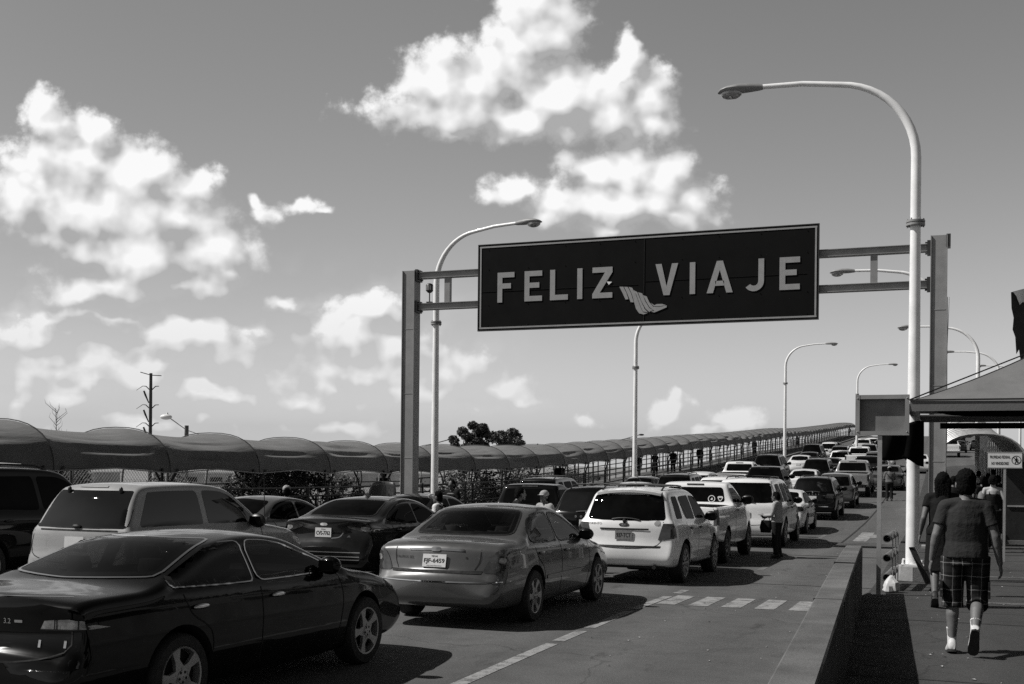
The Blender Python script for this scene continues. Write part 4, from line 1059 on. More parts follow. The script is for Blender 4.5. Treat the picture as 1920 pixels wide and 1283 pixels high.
# ------------------------------------------------------------------ ground, road, footways
def asphalt(name, v, joints=True):
    m = bpy.data.materials.new(name); m.use_nodes = True; T = NT(m.node_tree); b = m.node_tree.nodes['Principled BSDF']
    o = T.n('ShaderNodeTexCoord').outputs['Object']
    big = T.noise(T.v('MULTIPLY', o, (.55, .12, 1)), 1.0, 5, .6)          # wear drawn out along the lanes
    mid = T.noise(o, 2.4, 6, .65); fine = T.noise(o, 55, 4, .75); grit = T.noise(o, 190, 2, .8)
    oil = T.ramp(T.noise(T.v('MULTIPLY', o, (1.2, .35, 1)), 1.7, 4, .6), .60, .74, 1.0, .62)
    k = T.m('ADD', T.m('MULTIPLY_ADD', big, .7, .25), T.m('MULTIPLY', mid, .55))
    k = T.m('MULTIPLY', k, T.m('MULTIPLY_ADD', fine, 1.5, .25)); k = T.m('MULTIPLY', k, T.m('MULTIPLY_ADD', grit, 1.6, .2)); k = T.m('MULTIPLY', k, oil)
    sx_ = T.n('ShaderNodeSeparateXYZ'); T.put(sx_.inputs[0], o)
    trk = T.m('SINE', T.m('MULTIPLY', T.m('ADD', sx_.outputs[0], T.m('MULTIPLY', mid, .5)), 2 * pi / 1.62))
    k = T.m('MULTIPLY', k, T.m('MULTIPLY_ADD', T.m('MULTIPLY', trk, T.ramp(big, .3, .65, .2, 1.0)), .13, 1.0))
    cr = T.n('ShaderNodeTexVoronoi', feature='DISTANCE_TO_EDGE'); T.put(cr.inputs['Vector'], T.v('ADD', o, T.v('MULTIPLY', T.v('SUBTRACT', _col(T, o, 1.3), (.5, .5, .5)), (1.2, 1.2, 0))))
    cr.inputs['Scale'].default_value = .22
    crack = T.ramp(cr.outputs[0], .0, .005, .66, 1.0)
    T.put(b.inputs['Base Color'], T.m('MULTIPLY', T.m('MULTIPLY', k, v), crack))
    T.put(b.inputs['Roughness'], T.ramp(mid, .3, .7, .72, .92)); b.inputs['Specular IOR Level'].default_value = .3
    bn = T.n('ShaderNodeBump'); bn.inputs['Strength'].default_value = .45; bn.inputs['Distance'].default_value = .012
    T.put(bn.inputs['Height'], T.m('ADD', fine, T.m('MULTIPLY', grit, .6))); T.put(b.inputs['Normal'], bn.outputs[0])
    return m
def _col(T, o, sc):
    n = T.n('ShaderNodeTexNoise'); T.put(n.inputs['Vector'], o); n.inputs['Scale'].default_value = sc; n.inputs['Detail'].default_value = 4
    return n.outputs['Color']
M_ASPH = asphalt('asphalt', .100)
M_WALK = asphalt('footway_screed', .055)
def worn_paint(name, v, lo=.42, hi=.58):
    m = bpy.data.materials.new(name); m.use_nodes = True; T = NT(m.node_tree); b = m.node_tree.nodes['Principled BSDF']
    o = T.n('ShaderNodeTexCoord').outputs['Object']
    k = T.ramp(T.m('ADD', T.m('MULTIPLY', T.noise(o, 5, 6, .7), .6), T.m('MULTIPLY', T.noise(o, 60, 3, .7), .4)), lo, hi, 0, 1)
    T.put(b.inputs['Base Color'], T.m('MULTIPLY_ADD', k, v - .075, .075)); b.inputs['Roughness'].default_value = .8
    return m
M_LINE = worn_paint('worn_road_paint', .27, .38, .56)
M_LINE2 = worn_paint('faint_road_paint', .19, .44, .60)
M_JOINT = mat('joint_filler', .012, .8, var=.3, scale=8)

YS = [-40, -20, -10] + [i * 1.5 for i in range(-4, 60)] + [90 + 4 * i for i in range(0, 85)]
def sheet(name, x0f, x1f, dz, m, y0=-40, y1=425, nx=4, kind='structure', edge=None, parent=None):
    ys = [y0] + [y for y in YS if y0 < y < y1] + [y1]; b = MB(); vs = []
    for y in ys:
        a, c = x0f(y), x1f(y)
        vs += [(a + (c - a) * i / nx, y, zr(y) + dz) for i in range(nx + 1)]
    fs = [(r * (nx + 1) + i, r * (nx + 1) + i + 1, (r + 1) * (nx + 1) + i + 1, (r + 1) * (nx + 1) + i) for r in range(len(ys) - 1) for i in range(nx)]
    b.add(vs, fs)
    if edge:                                                      # vertical faces: list of (which side, depth)
        for side, dep in edge:
            o = len(b.v)
            for y in ys:
                x = x0f(y) if side < 0 else x1f(y); b.v += [(x, y, zr(y) + dz), (x, y, zr(y) + dz - dep)]
            for r in range(len(ys) - 1):
                f = [o + 2 * r, o + 2 * r + 2, o + 2 * r + 3, o + 2 * r + 1]; b.f.append(f); b.mi.append(0); b.sm.append(False)
        # end faces
        for r in (0, len(ys) - 1):
            y = ys[r]; dep = edge[0][1]; o = len(b.v)
            b.v += [(x0f(y), y, zr(y) + dz), (x1f(y), y, zr(y) + dz), (x1f(y), y, zr(y) + dz - dep), (x0f(y), y, zr(y) + dz - dep)]
            b.f.append([o, o + 1, o + 2, o + 3]); b.mi.append(0); b.sm.append(False)
    return b.build(name, [m], parent, 30, False, kind=kind)
BX = lambda y: -.55 - .044 * (y - 5.8)                             # the barrier's kerb-side face, a little askew to the road
def kerbx(y): return BX(y) - .14 if y < 18 else (-1.0 if y < 95 else -1.0 + 9.0 * sstep((y - 95) / 25))
sheet('road', lambda y: -15.4, lambda y: 9.0, 0.0, M_ASPH, nx=8)
sheet('footway', kerbx, lambda y: 9.0, WALK, M_WALK, y1=112, nx=5, edge=[(-1, .3)])
sheet('walkway_path', lambda y: -21.3, lambda y: -15.4, .16, M_CONC, edge=[(1, .4), (-1, 13)])
def quad(y0, y1, x0, x1, dz, b, n=1):
    for i in range(n):
        a, c = y0 + (y1 - y0) * i / n, y0 + (y1 - y0) * (i + 1) / n
        b.add([(x0, a, zr(a) + dz), (x1, a, zr(a) + dz), (x1, c, zr(c) + dz), (x0, c, zr(c) + dz)], [(0, 1, 2, 3)])
b = MB()
for y0, y1 in ((4, 7.6), (8.2, 11.9), (12.1, 13.0), (13.3, 15.2), (15.5, 17.6), (18.2, 18.9)): 
    quad(y0, y1, -4.03, -3.89, .004, b, 4)
b.build('road_lane_line', [M_LINE], kind='structure')
b = MB()
for y0, y1 in ((24, 25.6), (36.5, 41), (46.5, 50), (55, 58.5), (64, 67.5), (73, 77), (83, 87), (93, 97), (104, 108)): quad(y0, y1, -3.55, -3.42, .004, b, 3)
for y0 in range(10, 130, 9):
    for x in (-8.3, -11.4): quad(y0, y0 + 3.4, x - .06, x + .06, .004, b, 3)
b.build('road_lane_dashes', [M_LINE2], kind='structure')
b = MB()
for k in range(6): quad(16.35, 17.85, -3.86 + .47 * k, -3.58 + .47 * k, .004, b, 2)
b.build('road_crossing_stripes', [M_LINE], kind='structure')
b = MB()
quad(35.6, 40.3, -2.45, -2.05, .004, b, 3); quad(37.5, 39.2, -2.05, -1.8, .004, b, 2)
b.build('road_arrow_marking', [M_LINE], kind='structure')
b = MB()
for y, w in ((33.9, .10), (34.5, .05), (28.8, .12), (20.9, .05)): quad(y, y + w, -15.4, kerbx(y), .005, b)
quad(34.6, 80, -2.72, -2.66, .005, b, 20)
b.build('road_joint', [M_JOINT], kind='structure')
b = MB()
for y, w in ((6.9, .02), (10.2, .02), (14.4, .03), (15.6, .015), (20.6, .06), (24.3, .03), (28.8, .08), (33.9, .08)): quad(y, y + w, kerbx(y) + .01, 8.9, WALK + .005, b)
quad(4, 60, 1.9, 1.92, WALK + .005, b, 20)
b.build('footway_joint', [M_JOINT], kind='structure')
b = MB()
quad(17.0, 17.05, .35, 2.6, WALK + .006, b); quad(17.12, 17.17, .35, 2.6, WALK + .006, b); quad(22.4, 22.46, .6, 1.5, WALK + .006, b)
b.build('footway_line', [M_LINE], kind='structure')

# open country around the bridge
M_EARTH = mat('dry_earth', .19, .95, var=.35, scale=.05, bump=.3, bscale=2)
b = MB(); n = 60; vs = []
rad = [0, 60, 120, 200, 320, 500, 800, 1300, 2000, 3200, 6000, 12000]
for i, r in enumerate(rad):
    for k in range(n):
        a = 2 * pi * k / n; h = -.9
        if 1200 < r < 4000: h += (r - 1200) * .004 * (1 + .9 * sin(3 * a + .6) + .7 * sin(7 * a + 1.7) + .35 * sin(17 * a))
        vs.append((r * cos(a), r * sin(a), h))
b.add(vs, [(i * n + k, i * n + (k + 1) % n, (i + 1) * n + (k + 1) % n, (i + 1) * n + k) for i in range(len(rad) - 1) for k in range(n)])
b.build('ground', [M_EARTH], kind='structure')

# ------------------------------------------------------------------ concrete barrier beside the footway
root = thing('concrete_barrier', 'long low concrete barrier between the road and the footway', 'barrier', (0, 5.8, 0))
b = MB(); secs = []
for k in range(26):
    y = -6 + 23.8 * k / 25; x = BX(y); z0 = zr(y)
    j = .004 * sin(k * 1.9) + .003 * sin(k * 4.1)
    ring = [(x + .0, z0 + WALK - .02), (x + .0 + j, z0 + .80), (x - .004, z0 + .862 + j), (x - .016, z0 + .875), (x - .225, z0 + .875), (x - .238, z0 + .864), (x - .242, z0 + .82 + j), (x - .27, z0 + .35), (x - .36, z0 + .10), (x - .37, z0 - .05)]
    secs.append([Vector((a, y - 5.8, c)) for a, c in ring])
b.loft(secs); b.build('barrier_body', [M_CONC], root, 28)
for y in (-2.4, 1.6, 5.6, 9.6, 13.6):
    b = MB(); x = BX(y); b.box((x - .12, y - 5.8, .50), (.247, .014, .754)); b.build('joint', [M_JOINT], root)

# ------------------------------------------------------------------ sign gantry
GY = 30.75
GXL, GXR = -14.74, -.09
gan = thing('sign_gantry', 'grey steel gantry of two posts and twin beams spanning the road', 'gantry', (GXL, GY, zr(GY)))
def gl(x, y, z): return Vector((x - GXL, y - GY, z - zr(GY)))
for x, top in ((GXL, 7.72), (GXR, 7.86)):
    b = MB(); z0 = zr(GY) + (0 if x < -5 else WALK)
    b.box(gl(x, GY, (z0 + top) / 2), (.36, .34, top - z0)); 
    for sx_ in (-.19, .19): b.box(gl(x + sx_, GY, (z0 + top) / 2), (.02, .42, top - z0))
    b.box(gl(x, GY, z0 + .03), (.7, .7, .06))
    for k in range(3): b.box(gl(x, GY - .173, 2.2 + 1.9 * k), (.34, .008, .02))
    b.build('post', [M_GANTRY], gan, 30)
for z in (7.58, 6.66):
    b = MB(); b.box(gl((GXL + GXR) / 2, GY, z), (GXR - GXL - .40, .16, .15)); b.box(gl((GXL + GXR) / 2, GY, z + .085), (GXR - GXL - .40, .26, .016)); b.box(gl((GXL + GXR) / 2, GY, z - .085), (GXR - GXL - .40, .26, .016))
    b.build('beam', [M_GANTRY], gan, 30)
for x in (-13.55, -1.65, -10, -6):
    b = MB(); b.box(gl(x, GY, 7.12), (.17, .15, .74)); b.build('strut', [M_GANTRY], gan, 30)
for x, sg in ((GXL, 1), (GXR, -1)):
    for z in (7.58, 6.66):
        b = MB(); b.box(gl(x + sg * .24, GY, z), (.08, .36, .34))
        for dz in (-.12, .12):
            for dy in (-.12, .12): b.tube([gl(x + sg * .27, GY + dy, z + dz), gl(x + sg * .33, GY + dy, z + dz)], .02, 6)
        b.build('bracket', [M_DARKSTEEL], gan, 30)
b = MB(); b.box(gl(GXR + .22, GY - .05, 7.72), (.10, .3, .32)); b.build('end_plate', [M_DARKSTEEL], gan)
b = MB(); b.tube([gl(GXR + .20, GY - .19, z) for z in (.4, 2.5, 4.2, 6.3)], .022, 6); b.tube([gl(GXR + .25, GY - .19, 6.3), gl(GXR + .21, GY - .19, 5.0), gl(GXR + .23, GY - .19, 2.4)], .008, 5); b.build('conduit', [M_STEEL], gan)
sg_ = thing('security_lamp', 'small lamp standing on the left end of the gantry\'s lower beam', 'lamp', (GXL + .62, GY - .05, 6.76))
b = MB(); b.tube([(0, 0, 0), (0, 0, .34)], .018, 8); b.box((0, 0, .02), (.16, .12, .03)); b.build('stem', [M_DARKSTEEL], sg_)
b = MB(); b.lathe([(.05, .30), (.11, .36), (.11, .52), (.08, .56), (.02, .58)], 'z', 14); b.build('lamp_head', [M_DARKSTEEL], sg_)
b = MB(); b.tube([(0, 0, .37), (0, 0, .50)], .112, 10); b.build('lamp_glass', [M_LAMP_C], sg_)

# the sign hung on it
M_SIGN = mat('sign_green_sheet', .0075, .7, var=.16, scale=1.2, bump=.03, spec=.06)
M_SIGNL = mat('sign_white_sheet', .28, .5, var=.10, scale=5)
M_SIGNB = mat('sign_white_border', .28, .5, var=.1, scale=5)
SXL, SXR, SZB, SZT = -12.50, -3.02, 5.88, 8.32
sy = GY - .20
sign = thing('road_sign', 'wide dark overhead sign reading FELIZ VIAJE with a winged emblem', 'sign', ((SXL + SXR) / 2, sy, SZB))
sc = (SXL + SXR) / 2
def sl(x, z, d=0): return Vector((x - sc, -d, z - SZB))
b = MB(); b.box(sl(sc, (SZB + SZT) / 2, -.03), (SXR - SXL, .05, SZT - SZB)); b.build('panel', [M_SIGN], sign)
b = MB()
for z in (SZB + .06, SZT - .06): b.box(sl(sc, z, .0), (SXR - SXL - .06, .015, .045))
for x in (SXL + .06, SXR - .06): b.box(sl(x, (SZB + SZT) / 2, .0), (.045, .0152, SZT - SZB - .15))
b.build('border', [M_SIGNB], sign)
b = MB()
for z in (SZB - .012, SZT + .012): b.box(sl(sc, z, -.03), (SXR - SXL + .05, .09, .022))
for x in (SXL - .012, SXR + .012): b.box(sl(x, (SZB + SZT) / 2, -.03), (.022, .09, SZT - SZB))
b.build('rim_angle', [M_DARKSTEEL], sign)
b = MB()
for x in (-11, -8.9, -6.6, -4.5): b.box(sl(x, (SZB + SZT) / 2, -.085), (.10, .06, SZT - SZB - .1))
b.build('back_rib', [M_STEEL], sign)
b = MB()
b.box(sl(sc + .13, (SZB + SZT) / 2, .003), (.010, .012, SZT - SZB - .2)); b.box(sl(sc - 2.35, 6.98, .001), (4.6, .012, .003)); b.box(sl(sc + 2.3, 7.06, .001), (4.3, .012, .003))
b.build('sheet_joint', [M_INK], sign)
for x in (-12.2, -11, -9.9, -8.9, -7.9, -6.6, -5.6, -4.5, -3.3):
    for z in (6.02, 6.6, 7.62, 8.18): b = MB(); b.ellipsoid(sl(x, z, .006), (.013, .008, .013), n=8); b.build('bolt_head', [M_SIGN], sign)
def sxp(xc):                                                     # zoomed-crop column -> metres along the sign
    u = (880 + xc / 2.8235 - 960) / FPX
    return sy * (u * CS - SN) / (CS + u * SN)
def letter(ch, x0, x1):
    a, c = sxp(x0), sxp(x1); z0, z1 = SZT - .682 * (SZT - SZB), SZT - .332 * (SZT - SZB); h = z1 - z0; w = c - a; t = .148
    m = MB(); y0, y1 = -.012, -.004
    def R(p, q, r, s): m.prism([(p, q), (r, q), (r, s), (p, s)], y0, y1)
    if ch == 'F': R(a, z0, a + t, z1); R(a + t, z1 - t, c, z1); R(a + t, z0 + h * .46, a + w * .80, z0 + h * .46 + t)
    if ch == 'E': R(a, z0, a + t, z1); R(a + t, z1 - t, c, z1); R(a + t, z0, c, z0 + t); R(a + t, z0 + h * .44, a + w * .84, z0 + h * .44 + t)
    if ch == 'L': R(a, z0, a + t, z1); R(a + t, z0, c, z0 + t)
    if ch == 'I': R(a, z0, a + t, z1)
    if ch == 'Z': m.prism([(a, z1), (c, z1), (c, z1 - t), (a + t * 1.45, z0 + t), (c, z0 + t), (c, z0), (a, z0), (a, z0 + t * .8), (c - t * 1.45, z1 - t), (a, z1 - t)], y0, y1)
    if ch == 'V': mid = (a + c) / 2; m.prism([(a, z1), (a + t * 1.15, z1), (mid, z0 + .24), (c - t * 1.15, z1), (c, z1), (mid + t * .55, z0), (mid - t * .55, z0)], y0, y1)
    if ch == 'A':
        mid = (a + c) / 2; dx = (w / 2 - t * .55)
        m.prism([(a, z0), (a + t * 1.15, z0), (mid, z1 - .24), (c - t * 1.15, z0), (c, z0), (mid + t * .55, z1), (mid - t * .55, z1)], y0, y1)
        R(a + .23, z0 + .19, c - .23, z0 + .32)
    if ch == 'J':
        r = w / 2; pts = [(c, z1), (c - t, z1), (c - t, z0 + r)]
        cx_, cz_ = c - r, z0 + r
        for k in range(11): an = -pi * .80 * k / 10; pts.append((cx_ + (r - t) * cos(an), cz_ + (r - t) * sin(an)))
        for k in range(11): an = -pi * .80 * (10 - k) / 10; pts.append((cx_ + r * cos(an), cz_ + r * sin(an)))
        m.prism(pts, y0, y1)
    m.v = [(v[0] - sc, v[1], v[2] - SZB) for v in m.v]
    m.build('letter', [M_SIGNL], sign, None)
for ch, x0, x1 in (('F', 140, 229), ('E', 283, 376), ('L', 418, 513), ('I', 562, 590), ('Z', 642, 748), ('V', 975, 1095), ('I', 1157, 1185), ('A', 1247, 1385), ('J', 1443, 1550), ('E', 1632, 1740)): letter(ch, x0, x1)
def szp(xc, yc):
    t = (xc - 54) / (1835 - 54); yt = 192 + (52 - 192) * t; yb = 637 + (549 - 637) * t
    return SZT - (yc - yt) / (yb - yt) * (SZT - SZB)
def emb(pts, d): 
    m = MB(); m.prism([(sxp(x) - sc, szp(x, y) - SZB) for x, y in pts], -d - .008, -d); return m
feathers = [[(785, 397), (806, 397), (823, 430), (834, 462), (818, 464), (803, 432)], [(810, 397), (830, 398), (848, 432), (862, 478), (846, 478), (828, 434)],
            [(834, 397), (853, 402), (872, 436), (896, 498), (912, 530), (935, 534), (915, 541), (892, 536), (874, 512), (852, 436)], [(857, 412), (880, 424), (900, 470), (920, 512), (938, 530), (912, 526), (898, 498), (876, 440)],
            [(884, 425), (906, 430), (922, 470), (944, 506), (972, 521), (945, 528), (924, 510), (902, 470)], [(910, 440), (930, 446), (944, 476), (966, 500), (1000, 500), (1037, 492), (1036, 502), (1004, 516), (972, 530), (944, 524), (968, 518), (946, 503), (926, 470)],
            [(950, 478), (972, 492), (982, 486), (1012, 484), (1034, 491), (1000, 497), (968, 497)]]
for f in feathers: emb(f, .004).build('emblem', [M_SIGNL], sign, None)
emb([(718, 371), (746, 372), (729, 388)], .006).build('patch', [mat('bright_patch', .75, .5)], sign, None)

# ------------------------------------------------------------------ street lamps
def lamp_kind():
    P = []
    b = MB(); b.tube([(0, 0, 0), (0, 0, 3), (0, 0, 5.78)], [.110, .100, .085], 20); P.append(('pole', b.mesh('pole', [M_POLE])))
    b = MB(); b.lathe([(.10, 5.74), (.155, 5.74), (.155, 5.78), (.10, 5.78)], 'z', 20); b.lathe([(.09, 5.795), (.155, 5.795), (.155, 5.83), (.08, 5.835)], 'z', 20)
    for k in range(6): a = pi / 3 * k; b.tube([(.13 * cos(a), .13 * sin(a), 5.71), (.13 * cos(a), .13 * sin(a), 5.86)], .014, 6)
    P.append(('flange', b.mesh('flange', [M_GANTRY])))
    b = MB(); pts = [(0, 0, 5.81), (0, 0, 6.9)]
    for k in range(1, 13):
        a = pi / 2 * .94 * k / 12; pts.append((-(1.38 * (1 - cos(a))), 0, 6.9 + 1.38 * sin(a)))
    pts += [(-1.9, 0, 8.36), (-2.62, 0, 8.38)]
    n = len(pts); b.tube(pts, [.088 - .045 * i / (n - 1) for i in range(n)], 14); P.append(('arm', b.mesh('arm', [M_POLE], 60)))
    b = MB(); rings = []
    for t, w, z0, z1 in ((0, .045, -.05, .04), (.06, .06, -.06, .06), (.22, .09, -.07, .085), (.42, .15, -.07, .09), (.62, .17, -.06, .06), (.74, .13, -.05, .02), (.80, .04, -.045, -.02)):
        ring = []
        for k in range(14):
            a = 2 * pi * k / 14; cz = (z0 + z1) / 2; ring.append(Vector((-2.58 - t, w * cos(a), 8.38 + cz + (z1 - z0) / 2 * sin(a))))
        rings.append(ring)
    b.loft(rings); P.append(('lamp_head', b.mesh('lamp_head', [M_GANTRY], 50)))
    b = MB(); b.ellipsoid((-2.58 - .56, 0, 8.32), (.20, .13, .11)); P.append(('lamp_glass', b.mesh('lamp_glass', [M_LAMP_C])))
    return P
LAMPK = lamp_kind()
def lamp(px, D, label, flip=False, sc_=1.0, base=0.0, yaw=0.0, group='curved street lamps along the bridge'):
    q = at(px, 880, D); z = zr(q.y) + base
    r = thing('street_lamp', label, 'street lamp', (q.x, q.y, z), (0, 0, radians(180 if flip else 0) + yaw), group); r.scale = (sc_,) * 3
    for nm, me in LAMPK: link(nm, me, r)
    return r
def fit_lamp(px, D, ytop, label, **kw):
    q = at(px, ytop, D); h = q.z - zr(q.y) - kw.get('base', 0)
    return lamp(px, D, label, sc_=h / 8.40, **kw)
fit_lamp(1712, 19.9, 130, 'tall white street lamp on a concrete footing, arm curving over the road, nearest of all', base=WALK + .28)
fit_lamp(815, 37.5, 434, 'white street lamp between the gantry\'s left post and the canopy, arm curving right', flip=True, base=.16, yaw=-.16)
fit_lamp(1190, 58, 578, 'white street lamp under the middle of the overhead sign, its arm hidden by the board', flip=True, base=.16)
fit_lamp(1471, 92, 646, 'white street lamp right of the overhead sign, arm curving right over the bridge', flip=True, base=.1)
fit_lamp(1606, 112, 684, 'small far white street lamp just above the empty sign frame', flip=True, base=.1)
fit_lamp(1757, 38, 499, 'street lamp mostly hidden by the gantry\'s right post, its head showing left of it', base=WALK)
fit_lamp(1832, 46, 608, 'white street lamp rising behind the tent roof, right of the gantry post', base=WALK)
fit_lamp(1872, 66, 657, 'far street lamp behind the tent roof, second from the gantry\'s right post', base=WALK)
fit_lamp(1912, 90, 684, 'farthest street lamp above the tent roof at the right edge', base=WALK)
q = at(1712, 1050, 19.9)
ft = thing('lamp_footing', 'pale concrete footing with bolts under the nearest street lamp', 'footing', (q.x, q.y, zr(q.y) + WALK))
b = MB(); b.lathe([(.0, .26), (.24, .26), (.27, .24), (.32, .0)], 'z', 8); b.build('plinth', [mat('pale_concrete', .22, .85, var=.25, scale=5, bump=.3)], ft, 30)
b = MB(); b.box((0, 0, .272), (.38, .38, .024))
for sx_ in (-1, 1):
    for s2 in (-1, 1): b.tube([(sx_ * .15, s2 * .15, .27), (sx_ * .15, s2 * .15, .36)], .03, 8)
b.build('base_plate', [M_POLE], ft, 30)

# ------------------------------------------------------------------ empty sign frame on a post
q = at(1647, 1108, 16.8)
fr = thing('empty_signboard', 'empty square metal sign frame on a slim steel post by the barrier end', 'sign frame', (q.x, q.y, zr(q.y) + WALK))
b = MB(); b.box((0, 0, 1.18), (.062, .062, 2.36)); b.box((0, 0, .01), (.2, .2, .02)); b.build('post', [M_STEEL], fr)
b = MB(); fx0, fx1, fz0, fz1 = -.345, .405, 2.34, 2.93
for z in (fz0 + .03, fz1 - .03): b.box(((fx0 + fx1) / 2, 0, z), (fx1 - fx0 - .12, .11, .06))
for x in (fx0 + .03, fx1 - .03): b.box((x, -.002, (fz0 + fz1) / 2), (.06, .115, fz1 - fz0))
for x in (fx0 + .03, fx1 - .03):
    for z in (fz0 + .05, fz1 - .05): b.ellipsoid((x, -.06, z), (.012, .01, .012), n=8)
b.build('frame', [M_GANTRY], fr, 30)
b = MB(); b.box(((fx0 + fx1) / 2, .035, (fz0 + fz1) / 2), (fx1 - fx0 - .119, .012, fz1 - fz0 - .119)); b.build('backing', [mat('dull_sheet', .16, .55, var=.25, scale=3)], fr)

# ------------------------------------------------------------------ pipe guard rail by the lamp
q = at(1663, 1005, 17.6)
gr_ = thing('guard_rail', 'short guard rail of three thick steel pipes between flat uprights beside the lamp', 'guard rail', (q.x, q.y, zr(q.y) + WALK))
for z in (.80, .50, .20):
    b = MB(); b.tube([(0, 0, z), (0.06, 1.6, z)], .062, 16, cap=False); b.tube([(0, 0, z), (0.06, 1.6, z)], .052, 16, cap=False); b.lathe([(.052, 0), (.062, 0)], 'z', 16, Matrix.Translation((0, 0, z)) @ Matrix.Rotation(pi / 2, 4, 'X'))
    b.build('pipe', [mat('worn_pipe', .13, .5, .2, var=.3, scale=8)], gr_, 60)
for y in (.18, .85, 1.45):
    b = MB(); b.box((.075 + .03 * y, y, .46), (.014, .09, .92)); b.build('upright', [M_STEEL], gr_)
b = MB(); b.beam((.34, .95, .62), (.60, .62, .08), .10, .02); b.build('brace', [M_DARKSTEEL], gr_)

q = at(1671, 1092, 17.3)
pb = thing('crumpled_bag', 'crumpled pale bag lying at the foot of the pipe guard rail', 'bag', (q.x, q.y, zr(q.y) + WALK)); b = MB(); rnd = random.Random(9); rings = []
for i, (r_, h_) in enumerate(((.07, .0), (.11, .03), (.12, .09), (.10, .15), (.06, .20), (.03, .25))): rings.append([Vector((r_ * cos(2 * pi * k / 14) * rnd.uniform(.75, 1.2), r_ * sin(2 * pi * k / 14) * rnd.uniform(.75, 1.2), h_ + rnd.uniform(-.012, .012))) for k in range(14)])
b.loft(rings); b.build('sack', [mat('pale_plastic', .5, .6, var=.2, scale=12)], pb, 25)
# ------------------------------------------------------------------ tent at the right
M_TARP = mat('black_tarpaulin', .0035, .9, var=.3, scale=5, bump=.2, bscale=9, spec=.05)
M_CANVAS = mat('grey_canvas', .13, .8, var=.15, scale=2, bump=.15, bscale=30)
c0 = at(1706, 752, 18.2); tw_ = 4.2
tent = thing('market_tent', 'grey pyramid tent roof over the footway with a straight front valance', 'tent', (c0.x + tw_ / 2, c0.y + tw_ / 2, 0))
h = tw_ / 2; ze = c0.z; za = ze + 1.05
b = MB(); corner = [Vector((-h, -h, ze)), Vector((h, -h, ze)), Vector((h, h, ze)), Vector((-h, h, ze))]; apex = Vector((.1, 0, za))
for i in range(4):
    a, c = corner[i], corner[(i + 1) % 4]; vs = []; n = 10
    for r in range(n + 1):
        for k in range(n + 1):
            t = r / n; u = k / n; e = a.lerp(c, u); pnt = e.lerp(apex, t); s_ = .22 * t * (1 - t) + .05 * (u * (1 - u)) * (1 - t)
            vs.append(pnt - Vector((0, 0, s_)))
    b.add(vs, [(r * (n + 1) + k, r * (n + 1) + k + 1, (r + 1) * (n + 1) + k + 1, (r + 1) * (n + 1) + k) for r in range(n) for k in range(n)])
b.build('roof', [M_CANVAS], tent, 40)
b = MB(); b.box((0, -h - .02, ze - .09), (tw_, .012, .15)); b.box((-h - .02, 0, ze - .09), (.012, tw_ - .03, .15)); b.box((0, h + .02, ze - .09), (tw_, .012, .15)); b.build('valance', [M_CANVAS], tent)
b = MB(); b.beam((-h, -h - .03, ze + .012), (h, -h - .03, ze + .012), .03, .025); b.build('eave_cord', [M_INK], tent)
b = MB(); b.tube([(-h - .15, -h - .1, ze + .0), (-h, -h, ze + .02), (.1, 0, za + .015)], .012, 6); b.build('guy_rope', [M_INK], tent)
for x, y in ((-h + .06, h - .06), (h - .06, -h + .06), (h - .06, h - .06)):
    b = MB(); b.tube([(x, y, zr(21) + WALK), (x, y, ze)], .03, 8); b.build('pole', [M_STEEL], tent)
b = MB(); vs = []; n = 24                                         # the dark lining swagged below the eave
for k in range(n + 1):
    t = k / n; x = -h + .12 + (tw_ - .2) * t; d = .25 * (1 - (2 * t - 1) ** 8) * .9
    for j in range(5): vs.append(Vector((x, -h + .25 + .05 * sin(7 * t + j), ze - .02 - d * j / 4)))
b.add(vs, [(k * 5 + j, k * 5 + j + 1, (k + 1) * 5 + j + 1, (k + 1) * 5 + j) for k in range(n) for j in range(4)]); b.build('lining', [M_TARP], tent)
b = MB(); b.beam((-h + .45, h * .2, ze - .30), (h, h * .2, ze - .30), .10, .10); b.build('cross_beam', [M_TARP], tent)
# black sheet slung between the frame's post and the tent, bellied round the lamp pole
b = MB(); vs = []; nx, nz = 34, 12
for i in range(nx + 1):
    t = i / nx; px_ = 1653 + 79 * t
    yt = 786 - 3 * sin(t * 9) + (6 if t > .6 else 0); yb = 862 + 2 * sin(t * 7) + 12 * sstep((t - .55) / .35)
    for j in range(nz + 1):
        u = j / nz; D = 19.66 - .06 * sin(pi * t) - .05 * max(0, 1 - ((px_ - 1711) / 15) ** 2) + .03 * sin(12 * t + 4 * u) * (1 - .6 * (abs(px_ - 1711) < 18))
        vs.append(at(px_, yt + (yb - yt) * u, D))
b.add(vs, [(i * (nz + 1) + j, i * (nz + 1) + j + 1, (i + 1) * (nz + 1) + j + 1, (i + 1) * (nz + 1) + j) for i in range(nx) for j in range(nz)])
o = b.build('black_sheet', [M_TARP], None, 60, label='black tarpaulin sheet slung in front of the nearest lamp pole', cat='tarpaulin')
sd = o.modifiers.new('thick', 'SOLIDIFY'); sd.thickness = .008

